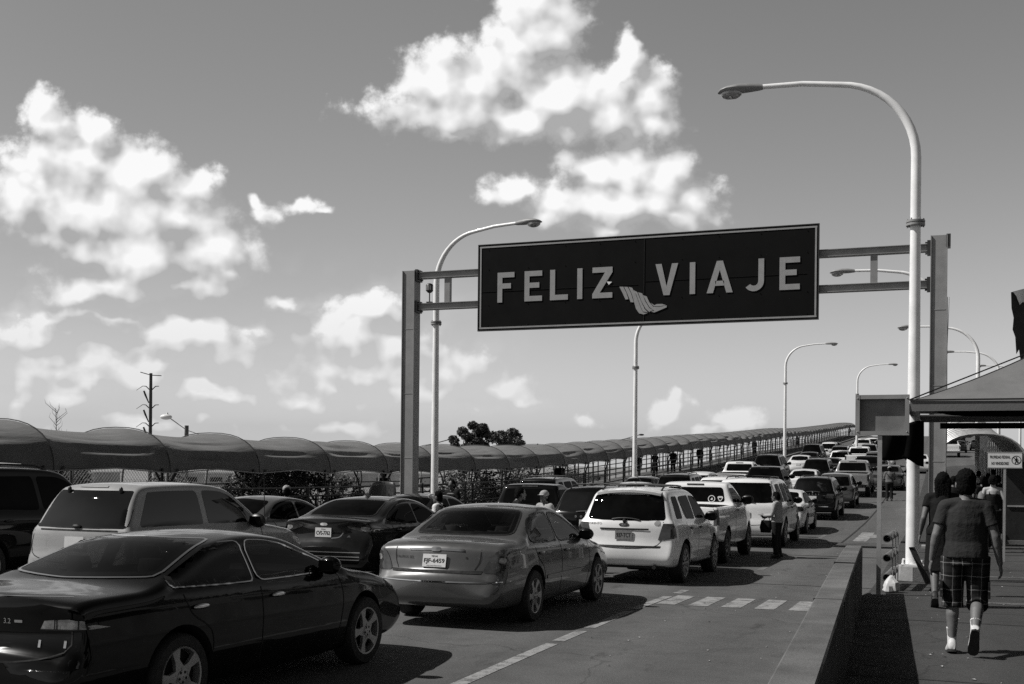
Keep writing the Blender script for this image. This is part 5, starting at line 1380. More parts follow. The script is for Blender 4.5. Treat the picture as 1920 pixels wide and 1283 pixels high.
# torn banner
pts = [(1896, 548), (1912, 545), (1926, 540), (1934, 610), (1930, 676), (1921, 668), (1916, 690), (1911, 655), (1906, 664), (1904, 632), (1899, 618), (1901, 596), (1897, 578)]
P3 = [at(x, y, 21) for x, y in pts]; c_ = sum(P3, Vector()) / len(P3); nn = Vector((-SN, CS, 0)) * .012
bn_ = thing('torn_banner', 'ragged dark banner hanging at the right edge above the tent', 'banner', tuple(c_))
b = MB(); m_ = len(P3); b.add([p_ - c_ for p_ in P3] + [p_ - c_ + nn for p_ in P3], [tuple(range(m_)), tuple(range(2 * m_ - 1, m_ - 1, -1))] + [(i, m_ + i, m_ + (i + 1) % m_, (i + 1) % m_) for i in range(m_)], 0, False); b.build('cloth', [mat('dark_banner', .015, .8, var=.5, scale=4)], bn_)
t3 = [at(x, y, 20.96) for x, y in ((1899, 547), (1926, 540), (1928, 575), (1918, 566), (1912, 572), (1906, 556))]
b = MB(); b.add([p_ - c_ for p_ in t3], [tuple(range(6))], 0, False); b.build('white_patch', [mat('peeling_paper', .6, .8, var=.4, scale=9)], bn_)
b = MB(); a_ = at(1930, 530, 21.05) - c_; z_ = at(1932, 760, 21.05) - c_; b.tube([a_, z_, z_ - Vector((0, 0, 3.0))], .035, 8); b.build('pole', [M_STEEL], bn_)

# notice board
q = at(1884, 877, 24.5)
M_NB = mat('notice_white', .62, .5, var=.1, scale=9)
nb = thing('notice_board', 'white notice board reading PROPIEDAD FEDERAL NO VENDEDORES on a thin post', 'sign', (q.x, q.y, zr(q.y) + WALK))
zb = q.z - zr(q.y) - WALK
b = MB(); b.box((0, .02, zb / 2 + .05), (.045, .045, zb + .1)); b.build('post', [M_STEEL], nb)
b = MB(); b.box((0, 0, zb + .16), (.67, .014, .31)); b.build('board', [M_NB], nb)
b = MB(); b.box((0, .0, zb - .005), (.69, .022, .02)); b.box((0, 0, zb + .325), (.69, .022, .02)); b.build('board_frame', [M_STEEL], nb)
b = MB()
for txt, z in (('PROPIEDAD FEDERAL', zb + .225), ('NO VENDEDORES', zb + .09)):
    vs, fs = text2d(txt, .062, .40 if len(txt) > 14 else .34, .02); b.add([(x - .095, -.010, y + z) for x, y in vs], fs, 0, False)
b.build('lettering', [M_INK], nb, None, False)
b = MB(); cz = zb + .16; R_ = .095; ring = [(R_ * cos(2 * pi * k / 28), R_ * sin(2 * pi * k / 28)) for k in range(28)]
b.add([(.225 + x, -.010, cz + y) for x, y in ring] + [(.225 + x * .86, -.010, cz + y * .86) for x, y in ring], [(k, (k + 1) % 28, 28 + (k + 1) % 28, 28 + k) for k in range(28)], 0, False)
b.beam((.225 - .06, -.0105, cz + .062), (.225 + .06, -.0105, cz - .062), .002, .016, up=(1, 0, 1))
for poly in ([(-.012, .035), (.012, .035), (.016, -.02), (-.014, -.02)], [(-.014, -.02), (.002, -.02), (-.022, -.07), (-.036, -.066)], [(.0, -.02), (.016, -.02), (.034, -.066), (.020, -.07)], [(.012, .03), (.045, .004), (.040, -.006), (.008, .014)], [(-.012, .03), (-.04, .0), (-.034, -.008), (-.008, .014)]):
    b.prism([(.225 + x, cz + y) for x, y in poly], -.0115, -.009)
b.ellipsoid((.225, -.010, cz + .052), (.015, .003, .016), n=8)
b.build('pictogram', [M_INK], nb, None)

# dark kiosk behind the notice board
q = at(1886, 1002, 31)
kx, ky = q.x, q.y
ks = thing('kiosk', 'dark kiosk with a flat roof at the right edge behind the notice board', 'kiosk', (kx + 1.2, ky + 1, zr(ky) + WALK))
b = MB(); b.box((0, 0, 1.1), (2.4, 2.0, 2.2)); b.build('wall', [mat('kiosk_dark', .010, .5, var=.4, scale=3)], ks)
b = MB(); b.box((-.1, -.1, 2.26), (2.8, 2.5, .10)); b.build('roof', [M_DARKSTEEL], ks)
b = MB(); b.box((-.02, -1.02, 1.02), (2.3, .05, .04)); b.box((-.55, -1.015, .45), (.03, .03, .8)); b.build('counter', [M_STEEL], ks)
b = MB(); b.box((-.1, -1.06, .05), (2.6, .14, .10)); b.build('plinth', [M_CONC], ks)

# scraps on the ground
rnd = random.Random(21); b = MB()
for _ in range(150):
    if rnd.random() < .5: x, y, dz = rnd.uniform(-.3, 1.6), rnd.uniform(4, 24), WALK
    else: x, y, dz = rnd.uniform(-3.8, -1.6), rnd.uniform(5, 34), 0
    s_ = rnd.uniform(.008, .03) * (1.6 if rnd.random() < .12 else 1); a = rnd.uniform(0, pi); z = zr(y) + dz + .006
    b.add([(x + s_ * cos(a), y + s_ * sin(a), z), (x - s_ * .6 * sin(a), y + s_ * .6 * cos(a), z + .006), (x - s_ * cos(a), y - s_ * sin(a), z + .002), (x + s_ * .5 * sin(a), y - s_ * .5 * cos(a), z + .009)], [(0, 1, 2, 3)], 0, False)
b.build('litter', [mat('litter_paper', .30, .8, var=.6, scale=7)], None, None, kind='stuff')
# unseen stalls and building added on the right to block skylight and fill reflections
light_blocker = thing('low_building', 'long two-storey building along the far side of the footway, outside the picture', 'building', (12.5, 25, WALK))
b = MB(); b.box((0, 0, 3.0), (6, 90, 6.0)); b.build('wall', [mat('dark_render', .16, .85, var=.2, scale=.6)], light_blocker)
b = MB(); b.box((0, 0, 6.1), (6.8, 91, .2)); b.build('roof', [M_STEEL], light_blocker)
for k in range(12):
    b = MB(); b.box((-3.01, -40 + 7.2 * k, 1.4), (.08, 3.4, 2.6)); b.build('shutter', [M_DARKSTEEL], light_blocker)
for k in range(3):
    y = 12.2 - 4.6 * k
    st = thing('blocker_stall', 'market stall with a dark cloth roof beside the footway, outside the picture', 'stall', (3.4, y, WALK), group='stalls along the footway')
    b = MB(); b.loft([[Vector((sx_ * 1.7, sy_ * 2.1, 2.5)) for sx_, sy_ in ((-1, -1), (1, -1), (1, 1), (-1, 1))], [Vector((sx_ * .1, sy_ * .1, 3.4)) for sx_, sy_ in ((-1, -1), (1, -1), (1, 1), (-1, 1))]]); b.build('roof', [M_CANVAS], st)
    b = MB(); b.box((.3, 0, 1.25), (2.2, 3.6, 2.3)); b.build('wall', [M_TARP], st)
    for sx_ in (-1.6, 1.6):
        for sy_ in (-2, 2): b = MB(); b.tube([(sx_, sy_, 0), (sx_, sy_, 2.5)], .03, 8); b.build('pole', [M_STEEL], st)
# ------------------------------------------------------------------ fabric canopies
def fabric(name, v):
    m = bpy.data.materials.new(name); m.use_nodes = True; T = NT(m.node_tree); b = m.node_tree.nodes['Principled BSDF']
    o = T.n('ShaderNodeTexCoord').outputs['Object']
    k = T.ramp(T.noise(o, 1.3, 5, .6), .3, .7, .8, 1.15, False); w = T.noise(o, 120, 2, .6)
    T.put(b.inputs['Base Color'], T.m('MULTIPLY', T.m('MULTIPLY', k, v), T.m('MULTIPLY_ADD', w, .5, .75)))
    b.inputs['Roughness'].default_value = .75; b.inputs['Sheen Weight'].default_value = .15; b.inputs['Specular IOR Level'].default_value = .25
    bn = T.n('ShaderNodeBump'); bn.inputs['Strength'].default_value = .5; bn.inputs['Distance'].default_value = .06
    T.put(bn.inputs['Height'], T.noise(T.v('MULTIPLY', o, (1, .22, 1.6)), 2.6, 4, .55)); T.put(b.inputs['Normal'], bn.outputs[0])
    return m
M_FAB = fabric('shade_cloth', .115)
M_FAB2 = fabric('pale_shade_cloth', .36)
def vault(parent, ys, xc, hw, zb, zt, sag, m, base, seed=0, hoop_m=M_DARKSTEEL):
    rnd = random.Random(seed)
    for i in range(len(ys) - 1):
        y0, y1 = ys[i], ys[i + 1]; nv, na = 14, 60; b = MB(); vs = []
        wr = [(rnd.uniform(.15, 2.2), rnd.uniform(-.042, .032), rnd.uniform(.04, .10), rnd.uniform(.2, .8)) for _ in range(14)]
        sgm = sag * rnd.uniform(.75, 1.25)
        for k in range(nv + 1):
            t = k / nv; y = y0 + (y1 - y0) * t; g0 = zr(y) + (base(y) if callable(base) else base); s_ = sgm * (4 * t * (1 - t)) ** .72
            for j in range(na + 1):
                a = pi * j / na; ex = .82
                ca, sa = cos(a), sin(a); cx_ = (abs(ca) ** ex) * (1 if ca > 0 else -1); sz = sa ** ex
                r = 1 - s_ * (.45 + .55 * sa)
                wv = sum(am * math.exp(-((a - aa) / wd) ** 2) * sin(pi * t) * sin(pi * min(1, t / (2 * ph)) if t < ph else pi * .5 + pi * .5 * (t - ph) / (1 - ph)) for aa, am, wd, ph in wr)
                edge = .10 * (4 * t * (1 - t)) * (1 - sa) ** 3
                vs.append(Vector((xc + hw * cx_ * (r + wv), y, g0 + zb + (zt - zb) * sz * (r + wv * 1.6) + edge)))
        b.add(vs, [(k * (na + 1) + j, k * (na + 1) + j + 1, (k + 1) * (na + 1) + j + 1, (k + 1) * (na + 1) + j) for k in range(nv) for j in range(na)])
        px_ = parent.location
        b.v = [(v[0] - px_.x, v[1] - px_.y, v[2] - px_.z) for v in b.v]
        b.build('fabric_bay', [m], parent, 60)
HOOP0, HSP = 15.2, 3.86
hoops = [HOOP0 + HSP * (k - 2) for k in range(66)]
can = thing('walkway_canopy', 'long dark fabric canopy of arched bays along the walkway on the left of the road', 'canopy', (-18.9, hoops[0], zr(hoops[0])))
XC, HW = -18.95, 1.62
vault(can, hoops, XC, HW, 1.70, 2.78, .14, M_FAB, .16, 3)
po = can.location
for i, y in enumerate(hoops):
    g0 = zr(y) + .16; b = MB()
    pts = [(XC + (HW + .004) * (abs(cos(a)) ** .82) * (1 if cos(a) > 0 else -1), y, g0 + 1.70 + 1.106 * sin(a) ** .82) for a in [pi * k / 18 for k in range(19)]]
    b.tube([Vector(p_) - po for p_ in pts], .013, 6)
    b.build('hoop', [mat('hoop_sleeve', .035, .8)], can, 60)
    for sg in (1, -1):
        b = MB(); x = XC + sg * (HW - .12)
        b.tube([Vector((x, y, g0)) - po, Vector((x, y, g0 + 1.15)) - po], .055, 8)
        for d in (-.30, .30): b.tube([Vector((x, y, g0 + 1.1)) - po, Vector((x, y + d * .5, g0 + 1.42)) - po, Vector((XC + sg * HW, y + d, g0 + 1.80)) - po], .032, 6)
        b.build('post', [M_DARKSTEEL], can, 50)
b = MB()
b.tube([Vector((XC + HW + .005, y, zr(y) + .16 + 1.70 + .10 * (1 - abs(2 * ((y - hoops[0]) / HSP % 1) - 1)))) - po for y in [hoops[0] + HSP * k / 4 for k in range(4 * 65)]], .014, 5); b.build('edge_cord', [M_STEEL], can, 60)
# white lashings where the cloth is tied down show at some hoops
# railing on the road side of the walkway
rl = thing('walkway_railing', 'dark steel railing of horizontal bars along the covered walkway', 'railing', (-16.9, hoops[0], zr(hoops[0])))
ro_ = rl.location
for x, zs, bar in ((-16.95, (1.30, 1.06, .62, .34), .030),):
    for z in zs:
        b = MB(); b.tube([Vector((x, y, zr(y) + .16 + z)) - ro_ for y in [hoops[0] + 2 * k for k in range(126)]], bar, 6); b.build('rail', [M_DARKSTEEL], rl, 60)
    for i in range(len(hoops) - 1):
        y = hoops[i] + HSP * .5
        b = MB(); b.tube([Vector((x, y, zr(y) + .16)) - ro_, Vector((x, y, zr(y) + .16 + 1.35)) - ro_], .035, 6); b.build('rail_post', [M_DARKSTEEL], rl, 60)
# open railing on the far side
rl2 = thing('parapet_railing', 'tall barred parapet railing on the far side of the covered walkway', 'railing', (-21.1, 44, zr(44)))
ro2 = rl2.location
for z in (.25, .62, .99, 1.36, 1.73):
    b = MB(); b.tube([Vector((-21.1, y, zr(y) + .16 + z)) - ro2 for y in [44 + 2 * k for k in range(108)]], .032, 6); b.build('rail', [M_DARKSTEEL], rl2, 60)
for k in range(95):
    y = 44 + 2.2 * k; b = MB(); b.tube([Vector((-21.1, y, zr(y) + .16)) - ro2, Vector((-21.1, y, zr(y) + 1.9)) - ro2], .04, 6); b.build('rail_post', [M_DARKSTEEL], rl2, 60)
# chain-link fence on the near stretch
cf = thing('chain_link_fence', 'chain-link fence with pale posts behind the near part of the canopied walkway', 'fence', (-21.1, 8, 0))
y0, y1, zt, zb_ = 7.6, 44, 2.05, .16; sp_ = .085
b = MB()
k = 0; y = y0 - (zt - zb_)
while y < y1:
    for sgn in (1, -1):
        a_y, a_z, c_y, c_z = (y, zb_, y + (zt - zb_), zt) if sgn > 0 else (y, zt, y + (zt - zb_), zb_)
        if a_y >= y0 and c_y <= y1:
            b.tube([Vector((.006 * sgn, a_y - 8, a_z)), Vector((.006 * sgn, c_y - 8, c_z))], .006, 3, cap=False, smooth=False)
    y += sp_ * 1.414
b.build('mesh', [M_STEEL], cf, None, False)
for i in range(20):
    y = 8.4 + 1.93 * i; b = MB()
    pts = [(0, y - 8, zr(y) + .16), (0, y - 8, 1.3), (.05, y - 8, 1.75), (.22, y - 8, 2.15)]
    b.tube(pts, .034, 8); b.build('post', [M_STEEL], cf, 60)
for z in (.75, 1.35, 2.0):
    b = MB(); b.tube([(.02, y0 - 8, z), (.02, y1 - 8, z)], .026, 6); b.build('rail', [M_DARKSTEEL], cf, 60)
# arched canopy on the right footway
rc = thing('footway_canopy', 'pale ribbed arched canopy over the right footway behind the tent', 'canopy', (1.15, 38, zr(38)))
h2 = [38 + 2.3 * k for k in range(26)]
RB = lambda y: WALK + .035 * (y - 38)
vault(rc, h2, 1.15, 1.35, 1.85, 3.08, .05, M_FAB2, RB, 5)
for y in h2:
    g0 = zr(y) + RB(y); b = MB(); pts = [(1.15 + 1.36 * (abs(cos(a)) ** .82) * (1 if cos(a) > 0 else -1), y, g0 + 1.85 + 1.245 * sin(a) ** .82) for a in [pi * k / 16 for k in range(17)]]
    b.tube([Vector(p_) - rc.location for p_ in pts], .035, 6); b.build('hoop', [M_STEEL], rc, 60)
    for sg in (1, -1):
        b = MB(); b.tube([Vector((1.15 + sg * 1.33, y, zr(y) + WALK)) - rc.location, Vector((1.15 + sg * 1.35, y, g0 + 2.0)) - rc.location], .04, 8); b.build('post', [M_STEEL], rc, 60)
r3 = thing('footway_railing', 'pale barred railing under the arched footway canopy', 'railing', (-.3, 38, zr(38)))
for k in range(34):
    y = 38 + 1.0 * k; b = MB(); b.tube([Vector((-.28, y, zr(y) + WALK)) - r3.location, Vector((-.28, y, zr(y) + WALK + 1.9)) - r3.location], .028, 6); b.build('bar', [M_STEEL], r3, 60)
for z in (.4, 1.0, 1.6):
    b = MB(); b.tube([Vector((-.28, y, zr(y) + WALK + z)) - r3.location for y in (38, 46, 54, 62, 71)], .03, 6); b.build('rail', [M_STEEL], r3, 60)

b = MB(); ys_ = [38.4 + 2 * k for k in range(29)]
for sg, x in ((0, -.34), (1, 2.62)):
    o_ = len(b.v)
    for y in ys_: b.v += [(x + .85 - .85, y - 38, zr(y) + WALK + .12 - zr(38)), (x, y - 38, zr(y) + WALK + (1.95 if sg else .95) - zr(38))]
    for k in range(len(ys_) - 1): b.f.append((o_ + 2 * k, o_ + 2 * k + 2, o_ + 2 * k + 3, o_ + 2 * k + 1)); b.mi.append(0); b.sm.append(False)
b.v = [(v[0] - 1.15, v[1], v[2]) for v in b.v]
b.build('darkening_sheet', [M_TARP], rc, None)  # black sheets added along both sides so the canopy's inside looks dark
# ------------------------------------------------------------------ plants and things beyond the fence
def leaf_mat(name, v):
    m = mat(name, v, .6, var=.45, scale=3.5); return m
M_LEAF = leaf_mat('leaf', .055); M_LEAF2 = leaf_mat('leaf_dusty', .10); M_BARK = mat('bark', .10, .9, var=.3, scale=8, bump=.4, bscale=25)
def crown_mesh(clumps, n, size, rnd, m, name='crown'):
    b = MB()
    tot = sum(c[3] * c[3] for c in clumps)
    for cx_, cy_, cz_, r in clumps:
        for _ in range(int(n * r * r / tot)):
            d = Vector((rnd.gauss(0, 1), rnd.gauss(0, 1), rnd.gauss(0, 1))).normalized() * r * (rnd.random() ** .45)
            p_ = Vector((cx_, cy_, cz_)) + Vector((d.x, d.y, d.z * .85))
            a = Vector((rnd.gauss(0, 1), rnd.gauss(0, 1), rnd.gauss(0, .6))).normalized(); u = a.cross(Vector((rnd.gauss(0, 1), rnd.gauss(0, 1), rnd.gauss(0, 1)))).normalized(); s_ = size * rnd.uniform(.6, 1.4)
            b.add([p_ - a * s_, p_ + u * s_ * .45, p_ + a * s_, p_ - u * s_ * .45], [(0, 1, 2, 3)], 0, False)
    return b.mesh(name, [m], None, False)
def tree(loc, h, spread, label, name='tree', group=None, n=2600, leaf=.16, m=None, seed=1, low=.35, cat='tree', narrow=False):
    rnd = random.Random(seed); t = thing(name, label, cat, loc, group=group)
    b = MB(); limbs = []
    top = Vector((rnd.uniform(-.2, .2), rnd.uniform(-.2, .2), h * .72))
    b.tube([(0, 0, -.2), (0.03, 0, h * .3), top], [h * .028 + .04, h * .02 + .02, .03], 8)
    cl = []
    for k in range(20 if not narrow else 7):
        a = rnd.uniform(0, 2 * pi); z = h * rnd.uniform(low, .88); r = spread * rnd.uniform(.3, .85) * (1.15 - .6 * abs(z / h - .58) * 2)
        e = Vector((r * cos(a), r * sin(a), z + h * .08)); s_ = Vector((0, 0, max(.2, z - h * .22)))
        b.tube([s_, s_.lerp(e, .5) + Vector((0, 0, .05 * h)), e], [h * .012 + .012, h * .007 + .008, .008], 6)
        cl.append((e.x, e.y, e.z, spread * rnd.uniform(.14, .36)))
    cl.append((0, 0, h * .9, spread * .34))
    b.build('trunk', [M_BARK], t, 60)
    link('crown', crown_mesh(cl, n, leaf, rnd, m or M_LEAF), t)
    return t
for i, (px_, yt, D, sp_, lab) in enumerate(((868, 795, 88, 1.25, 'slim dark tree above the canopy, leftmost of the clump right of the gantry post'), (898, 790, 90, 1.3, 'dark tree above the canopy, tallest in the middle of the clump'), (941, 806, 92, 1.75, 'rounder dark tree above the canopy, right of the tallest one'), (972, 822, 95, 1.0, 'low thin tree at the right end of the clump above the canopy'))):
    q = at(px_, yt, D); tree((q.x, q.y, -.8), q.z + .8, sp_ * 1.1, lab, group='trees above the canopy', n=11000, leaf=.10, seed=11 + i, low=.45)
for i, (px_, yt, D, sp_, lab) in enumerate(((470, 884, 36, 1.6, 'dense bush behind the fence, above the grey saloon'), (540, 880, 37, 1.8, 'dark bush behind the fence over the far grey saloon\'s roof'), (590, 884, 38, 1.5, 'bush behind the fence left of the dark saloon\'s antenna'), (640, 893, 44, 1.3, 'low bush behind the fence above the dark saloon'), (330, 893, 36, 1.5, 'low bush behind the fence above the off-white two-door'), (105, 880, 34, 1.6, 'straggly bush behind the fence at the left'), (20, 880, 32, 1.4, 'bush behind the fence at the left edge'),
        (860, 886, 52, 2.3, 'dark bush behind the fence right of the gantry\'s left post'), (905, 890, 54, 2.0, 'dark bush behind the fence left of the black pickup'), (960, 889, 60, 2.2, 'bush behind the fence above the black pickup'), (1040, 886, 75, 2.2, 'bush behind the parapet right of the black pickup'), (1100, 893, 90, 2.0, 'far low bush beyond the parapet over the black crossover'))):
    q = at(px_, yt, D); tree((q.x, q.y, -.85), q.z + .85, sp_, lab, 'bush', group='bushes behind the fence', n=6500, leaf=.06, m=(M_LEAF, M_LEAF2)[i % 2], seed=31 + i, low=.12, cat='bush')
# bare sapling
q = at(106, 765, 55); t = thing('bare_tree', 'thin leafless tree poking above the canopy at the left', 'tree', (q.x, q.y, -.8)); b = MB(); H_ = q.z + .8; rnd = random.Random(5)
b.tube([(0, 0, 0), (.05, 0, H_ * .6), (-.05, 0, H_)], [.05, .035, .008], 6); b.build('trunk', [M_BARK], t)
b = MB()
for k in range(26):
    z = H_ * rnd.uniform(.62, .98); a = rnd.uniform(0, 2 * pi); l_ = rnd.uniform(.25, .75); e = Vector((l_ * cos(a) * .7, l_ * sin(a) * .7, z + l_ * .6)); b.tube([(0, 0, z), e * 1.0, e + Vector((rnd.uniform(-.1, .1), 0, .2))], [.014, .008, .004], 4)
b.build('twigs', [M_BARK], t)
# power pylon with stepped cross-arms
q = at(283, 700, 120); py = thing('power_pylon', 'dark steel power pole with stepped arms above the canopy at the left', 'power pole', (q.x, q.y, -.8)); H_ = q.z + .8
b = MB(); b.tube([(0, 0, 0), (0, 0, H_)], [.21, .16], 10); b.build('mast', [M_DARKSTEEL], py)
R3 = Vector((CS, SN, 0))
b = MB(); b.tube([Vector((0, 0, H_ - .2)) - R3 * 1.1 + Vector((0, 0, .30)), (0, 0, H_ - .2), Vector((0, 0, H_ - .25)) + R3 * 1.1], .05, 6); b.build('arm', [M_DARKSTEEL], py)
for k, z in enumerate((H_ - 1.55, H_ - 3.5, H_ - 5.4)):
    for sg, l_ in ((-1, 1.5), (1, .85)):
        b = MB(); b.tube([(0, 0, z - .3), Vector((0, 0, z + .18)) + R3 * sg * .5, Vector((0, 0, z + .2)) + R3 * sg * .85, Vector((0, 0, z + (-.25 if sg < 0 else .18))) + R3 * sg * l_], [.06, .05, .04, .025], 6); b.build('arm', [M_DARKSTEEL], py)
for z in (H_ - 2.6, H_ - 4.6, H_ - 6.4):
    b = MB(); b.tube([Vector((0, 0, z - .5)) - R3 * .2, Vector((0, 0, z + .3)) - R3 * .55, Vector((0, 0, z + .75)) - R3 * .72], [.05, .10, .09], 8); b.build('insulator', [M_BLACK], py)
# small road lamp behind the canopy
q = at(350, 798, 62); l2 = thing('small_lamp', 'small cobra-head lamp on a dark post above the canopy at the left', 'street lamp', (q.x, q.y, -.8)); H_ = q.z + .8
b = MB(); b.tube([(0, 0, 0), (0, 0, H_)], .11, 8); b.build('pole', [M_BARK], l2)
b = MB(); b.tube([Vector((0, 0, H_ - .25)), Vector((0, 0, H_ + .1)) - R3 * .5, Vector((0, 0, H_ + .38)) - R3 * .9], .028, 6); b.tube([Vector((0, 0, H_ - .25)), Vector((0, 0, H_ - .55)) + R3 * .9], .02, 6); b.build('arm', [M_STEEL], l2)
b = MB(); b.ellipsoid(Vector((0, 0, H_ + .45)) - R3 * 1.12, (.33, .16, .15), Matrix.Rotation(TH, 3, 'Z')); b.tube([Vector((0, 0, H_ + .58)) - R3 * 1.05, Vector((0, 0, H_ + .68)) - R3 * 1.05], .05, 8); b.build('lamp_head', [M_POLE], l2)
# three slim lamps on slanting arms behind the canopy
for px_, py_, D, lab in ((820, 832, 90, 'slim slanting lamp arm behind the lamp pole near the gantry'), (1180, 822, 120, 'slim slanting lamp arm crossing behind the middle lamp pole'), (1008, 832, 100, 'short dark mast with a crosspiece above the canopy'), (597, 828, 70, 'short dark mast just above the canopy right of the pylon')):
    q = at(px_, py_, D); t = thing('slim_mast', lab, 'mast', (q.x, q.y, -.8)); H_ = q.z + .8; b = MB(); b.tube([(0, 0, 0), (0, 0, H_)], .06, 6); b.build('pole', [M_DARKSTEEL], t)
    b = MB()
    if px_ in (820, 1180): b.tube([Vector((0, 0, H_ - .3)) - R3 * 1.3, Vector((0, 0, H_ + .35)) + R3 * 1.0], .04, 6); b.ellipsoid(Vector((0, 0, H_ + .38)) + R3 * 1.25, (.3, .12, .1), Matrix.Rotation(TH, 3, 'Z'))
    else: b.tube([Vector((0, 0, H_ - .25)) - R3 * .5, Vector((0, 0, H_ - .2)) + R3 * .5], .05, 6)
    b.build('arm', [M_DARKSTEEL], t)
# pale sheds beyond the fence
M_SHED = mat('pale_render', .42, .8, var=.15, scale=1.2)
for i, (px_, yt, D, w, lab) in enumerate(((90, 886, 150, 16, 'pale low building beyond the fence at the left'), (400, 888, 160, 14, 'pale shed beyond the fence behind the off-white two-door'), (700, 889, 170, 18, 'long pale shed beyond the fence left of the gantry post'), (1075, 889, 260, 14, 'far pale building beyond the parapet under the canopy'), (1010, 892, 200, 10, 'small pale building beyond the parapet right of the black pickup'))):
    q = at(px_, yt, D); z1 = q.z + .9; s = thing('low_building', lab, 'building', (q.x, q.y, -.9), (0, 0, TH * .8), 'low buildings beyond the fence')
    b = MB(); b.box((0, 0, z1 / 2), (w, 8, z1)); b.build('wall', [M_SHED], s)
    b = MB(); b.box((0, 0, z1 + .1), (w + .6, 8.6, .2)); b.build('roof', [M_STEEL], s)
    for k in range(4):
        b = MB(); b.box((-w / 2 + w * (k + .5) / 4, -4.02, z1 * .55), (w * .12, .08, z1 * .35)); b.build('window', [M_GLASS], s)
# hood-like grey panel standing behind the far saloon
q = at(712, 925, 29.5)
hp = thing('raised_hood', 'grey curved sheet standing up behind the dark saloon\'s roof', 'panel', tuple(q)); b = MB(); vs = []
for i in range(9):
    for j in range(9):
        u, v = i / 8, j / 8; wd = .30 + .26 * sin(pi * min(1, v * .6 + .2)); vs.append(R3 * ((u - .5) * wd * 1.3 + .10 * v) + Vector((-SN, CS, 0)) * (.12 * sin(pi * u)) + Vector((0, 0, -.45 + .72 * v + .04 * sin(pi * u))))
b.add(vs, [(i * 9 + j, i * 9 + j + 1, (i + 1) * 9 + j + 1, (i + 1) * 9 + j) for i in range(8) for j in range(8)]); o = b.build('sheet', [P_GREY], hp, 60); sd = o.modifiers.new('t', 'SOLIDIFY'); sd.thickness = .01
# ------------------------------------------------------------------ the queue of cars
P_TAUPE = mat('paint_taupe', .085, .34, .35, coat=.8, var=.04, scale=3)
P_CHAR = mat('paint_blue_black', .008, .22, .2, coat=1.0, var=.15, scale=3)
GRP = 'vehicles queueing over the bridge'
def V(*a, **k): return spawn(*a, group=GRP, **k)
# lane beside the barrier
V('black_saloon', 'saloon_car', 'glossy black saloon with chrome window trim, nearest car in the queue', 'car', -6.17, 7.2, -2.2, P_BLACK)
V('grey_saloon', 'saloon_car', 'grey metallic saloon with Texas plate FJF-6459 and oval dark tail lamps', 'car', -5.66, 13.6, -.3, P_TAUPE)
V('white_crossover', 'sport_utility_car', 'white five-door sport utility car with black roof rack and rear wiper behind the grey saloon', 'car', -5.2, 20.45, -.5, P_WHITE)
V('white_pickup', 'pickup_truck', 'white single-cab pickup with round and triangular stickers on its rear window', 'pickup', -5.38, 25.6, 0, P_WHITE)
V('big_suv', 'sport_utility_car', 'white large sport utility car with the standing vendor at its tailgate', 'car', -4.95, 32.2, 0, P_WHITE)
V('saloon', 'saloon_car', 'white saloon half hidden in front of the large white sport utility car', 'car', -5.0, 39.0, 0, P_WHITE)
V('crossover', 'crossover_car', 'black crossover with lettered tailgate and chrome bumper strip in the lane by the kerb', 'car', -4.75, 47.7, 0, P_BLACK)
V('hatch', 'crossover_car', 'grey hatchback just ahead of the black lettered crossover', 'car', -4.6, 55.6, 0, P_GREY)
V('crew_pickup', 'pickup_truck', 'silver pickup with a broad tailgate left of the sign-frame post', 'pickup', -4.5, 64.3, 0, P_SILVER)
# middle lanes
V('boxy_two_door', 'sport_utility_car', 'off-white boxy two-door with blacked-out side glass and clouds mirrored in its tailgate', 'car', -10.46, 12.85, -.5, P_CREAM)
V('dark_saloon', 'saloon_car', 'dark grey saloon with chrome lamp and plate ending 7762, behind the two-door\'s bonnet', 'car', -9.62, 17.7, -1.0, P_DARK)
V('saloon', 'saloon_car', 'low dark saloon whose pale roof edge shows over the grey saloon\'s roof', 'car', -7.75, 18.9, 0, P_DARK, dz=-.06)
V('crossover', 'crossover_car', 'black crossover with clouds mirrored in its rear glass left of the white one', 'car', -7.22, 24.9, 0, P_BLACK, dz=-.02)
V('low_pickup', 'pickup_truck', 'black pickup with a dark cab between the fence and the grey saloon', 'pickup', -9.3, 25.2, 0, P_BLACK)
V('saloon', 'saloon_car', 'dark saloon behind the vendor in the white vest', 'car', -11.75, 24.2, -1.0, P_DARK)
V('saloon', 'saloon_car', 'light grey saloon beyond the dark saloon, left of its antenna', 'car', -12.6, 18.6, -1, P_GREY)
V('big_suv', 'sport_utility_car', 'big black sport utility car cut off by the left edge', 'car', -14.2, 13.2, 0, P_BLACK)
V('saloon', 'saloon_car', 'beige saloon whose roof shows just above the white car\'s roof rack', 'car', -12.0, 46.0, 0, P_GOLD)
V('suv', 'sport_utility_car', 'dark sport utility car with a pale roof edge, right of the beige saloon', 'car', -10.5, 48.3, 0, P_DARK)
V('big_suv', 'sport_utility_car', 'white sport utility car with dark glass above the white pickup\'s cab', 'car', -7.75, 43.6, 0, P_WHITE, dz=-.1)
V('hatch', 'crossover_car', 'small white hatchback ahead of the dark sport utility car in the left lane', 'car', -11.1, 55.5, 0, P_WHITE)
V('pickup', 'pickup_truck', 'white pickup in the left lane beside the canopy posts', 'pickup', -10.4, 62.5, 0, P_WHITE)
V('crew_pickup', 'pickup_truck', 'black crew-cab pickup in the middle lane with a shining tail lamp', 'pickup', -7.85, 54.5, 0, P_BLACK)
V('saloon', 'saloon_car', 'white saloon in the middle lane ahead of the black crew-cab pickup', 'car', -6.95, 63.6, 0, P_WHITE)
V('big_suv', 'sport_utility_car', 'black sport utility car with a pale roof rack in the left lane', 'car', -10.5, 76, 0, P_BLACK, far=True)
